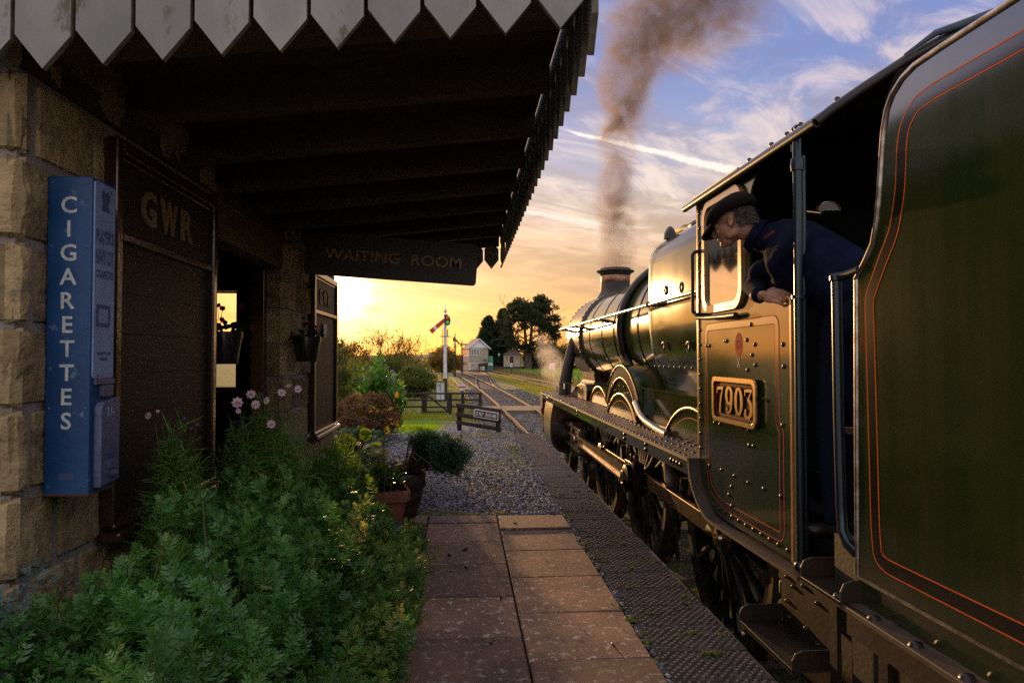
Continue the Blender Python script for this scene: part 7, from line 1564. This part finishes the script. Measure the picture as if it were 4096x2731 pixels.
for i in range(120):
    a = g.random()*6.283; q = math.sqrt(g.random()); tx, ty = -1.78+.58*q*math.cos(a), 15+.55*q*math.sin(a); tz = g.uniform(.5, 1.0)*(1.46-.75*q*q)+(.0 if tx < -1.7 else -.12); b = (-1.75+.2*q*math.cos(a), 15+.2*q*math.sin(a), -.15); m_ = ((b[0]+tx)/2+.05*math.cos(a), (b[1]+ty)/2, tz*.5); mb.tube([b, m_, (tx, ty, tz)], [.014, .010, .005], 5)
    for k in range(15):
        s_ = .28+.72*k/14; p = Vector(b).lerp(Vector(m_), s_*2) if s_ < .5 else Vector(m_).lerp(Vector((tx, ty, tz)), s_*2-1); C.append(tuple(p)); aa = k*2.399+i; O.append((math.cos(aa), math.sin(aa), .35+.9*s_**3+.2*g.normal()))
C = np.array(C); v, f, r = scat(OVAL_V*np.array([.75, 1, 1]), OVAL_F, frames(np.array(O), g, upish=(0, 0, 1)), .15*(.7+.5*g.random((len(C), 1))), C, g.random(len(C))); npmesh('foliage', v, f, m_lau, parent=la, rnd=r); mb.build('stems', m_stem, la)
# =================================================================== SMOKE AND STEAM
def vol_mesh(name, path, m, **kw):
    mb = MB(); mb.tube([p[:3] for p in path], [p[3] for p in path], 20); return mb.build(name, m, smooth=80, **kw)
def vol_mat(name, axis, dens, col, aniso, nscale, cut, fill=.75, absorb=None, dist=.9, stretch=(1, 1, 1)):
    """axis: list of (x,y,z,r) centre line of the plume, joined by straight pieces; density falls off from it and is broken up by noise"""
    m = bpy.data.materials.new(name); m.use_nodes = True; t = NT(m.node_tree); t.n.clear()
    co = t.node('ShaderNodeTexCoord').outputs['Object']
    nz = t.node('ShaderNodeTexNoise'); t.put(nz.inputs['Vector'], co); nz.inputs['Scale'].default_value = nscale*.45; nz.inputs['Detail'].default_value = 2
    warp = t.vm('ADD', co, t.vm('MULTIPLY', t.vm('SUBTRACT', nz.outputs[1], (.5, .5, .5)), (dist, dist, dist)))
    best = None
    for a, b in zip(axis, axis[1:]):
        A_, B_ = Vector(a[:3]), Vector(b[:3]); L = (B_-A_).length; dr = (B_-A_)/L
        ap = t.vm('SUBTRACT', warp, tuple(A_)); s_ = t.m('DIVIDE', t.vm('DOT_PRODUCT', ap, tuple(dr)), L, clamp=True)
        cl_pt = t.node('ShaderNodeVectorMath', operation='SCALE'); cl_pt.inputs[0].default_value = tuple(B_-A_); t.put(cl_pt.inputs['Scale'], s_)
        d = t.vm('LENGTH', t.vm('SUBTRACT', ap, cl_pt.outputs[0])); r = t.m('ADD', a[3], t.m('MULTIPLY', s_, b[3]-a[3]))
        k = t.m('DIVIDE', d, r); w = t.m('ADD', a[4], t.m('MULTIPLY', s_, b[4]-a[4]))
        f = t.m('MULTIPLY', t.ss(k, 1.0, .15), w); best = f if best is None else t.m('MAXIMUM', best, f)
    mp = t.node('ShaderNodeMapping'); t.put(mp.inputs[0], warp); mp.inputs['Scale'].default_value = stretch
    n = t.noise(mp.outputs[0], nscale, 5.0, .62, .3); nn = t.ss(n, *cut)
    dn = t.m('MULTIPLY', t.m('MULTIPLY', best, t.m('ADD', 1-fill, t.m('MULTIPLY', nn, fill))), dens)
    p = t.node('ShaderNodeVolumePrincipled'); p.inputs['Color'].default_value = (*col, 1); p.inputs['Anisotropy'].default_value = aniso; t.put(p.inputs['Density'], dn)
    if absorb: p.inputs['Absorption Color'].default_value = (*absorb, 1)
    t.l.new(p.outputs[0], t.node('ShaderNodeOutputMaterial').inputs['Volume']); return m
ax_ = [(2.92, 12.95, 3.08, .33, 2.6), (2.94, 13.0, 4.0, .40, 1.9), (2.97, 13.0, 5.0, .46, 1.35), (3.08, 13.1, 6.0, .55, .95), (3.25, 13.3, 7.0, .80, .62), (3.75, 13.6, 8.2, 1.25, .46), (5.2, 14.0, 9.2, 1.8, .30)]
m_smoke = vol_mat('dark_coal_smoke', ax_, 8.5, (.27, .235, .23), .5, 2.3, (.42, .60), .90, (.06, .05, .045), .62)
vol_mesh('smoke', [(2.92, 12.95, 3.08, .30), (2.92, 12.95, 3.2, .62), (2.95, 13, 4.2, .85), (3.05, 13, 5.2, 1.1), (3.3, 13.2, 6.2, 1.7), (3.8, 13.4, 7.4, 2.5), (4.6, 13.8, 8.8, 3.1), (5.6, 14.3, 10.2, 3.4)], m_smoke, kind='stuff')
ax2 = [(1.95, 13.9, .95, .25, .5), (1.86, 14.05, 1.2, .34, 1.0), (1.76, 14.25, 1.5, .31, .8), (1.70, 14.45, 1.8, .24, .35)]
m_steam = vol_mat('white_steam', ax2, 2.7, (.95, .92, .90), .45, 4.2, (.36, .62), .85, None, .32)
vol_mesh('steam', [(2.05, 13.75, .80, .12), (1.95, 13.9, 1.0, .45), (1.84, 14.1, 1.3, .55), (1.72, 14.3, 1.65, .50), (1.64, 14.5, 2.05, .40), (1.6, 14.6, 2.25, .1)], m_steam, kind='stuff')
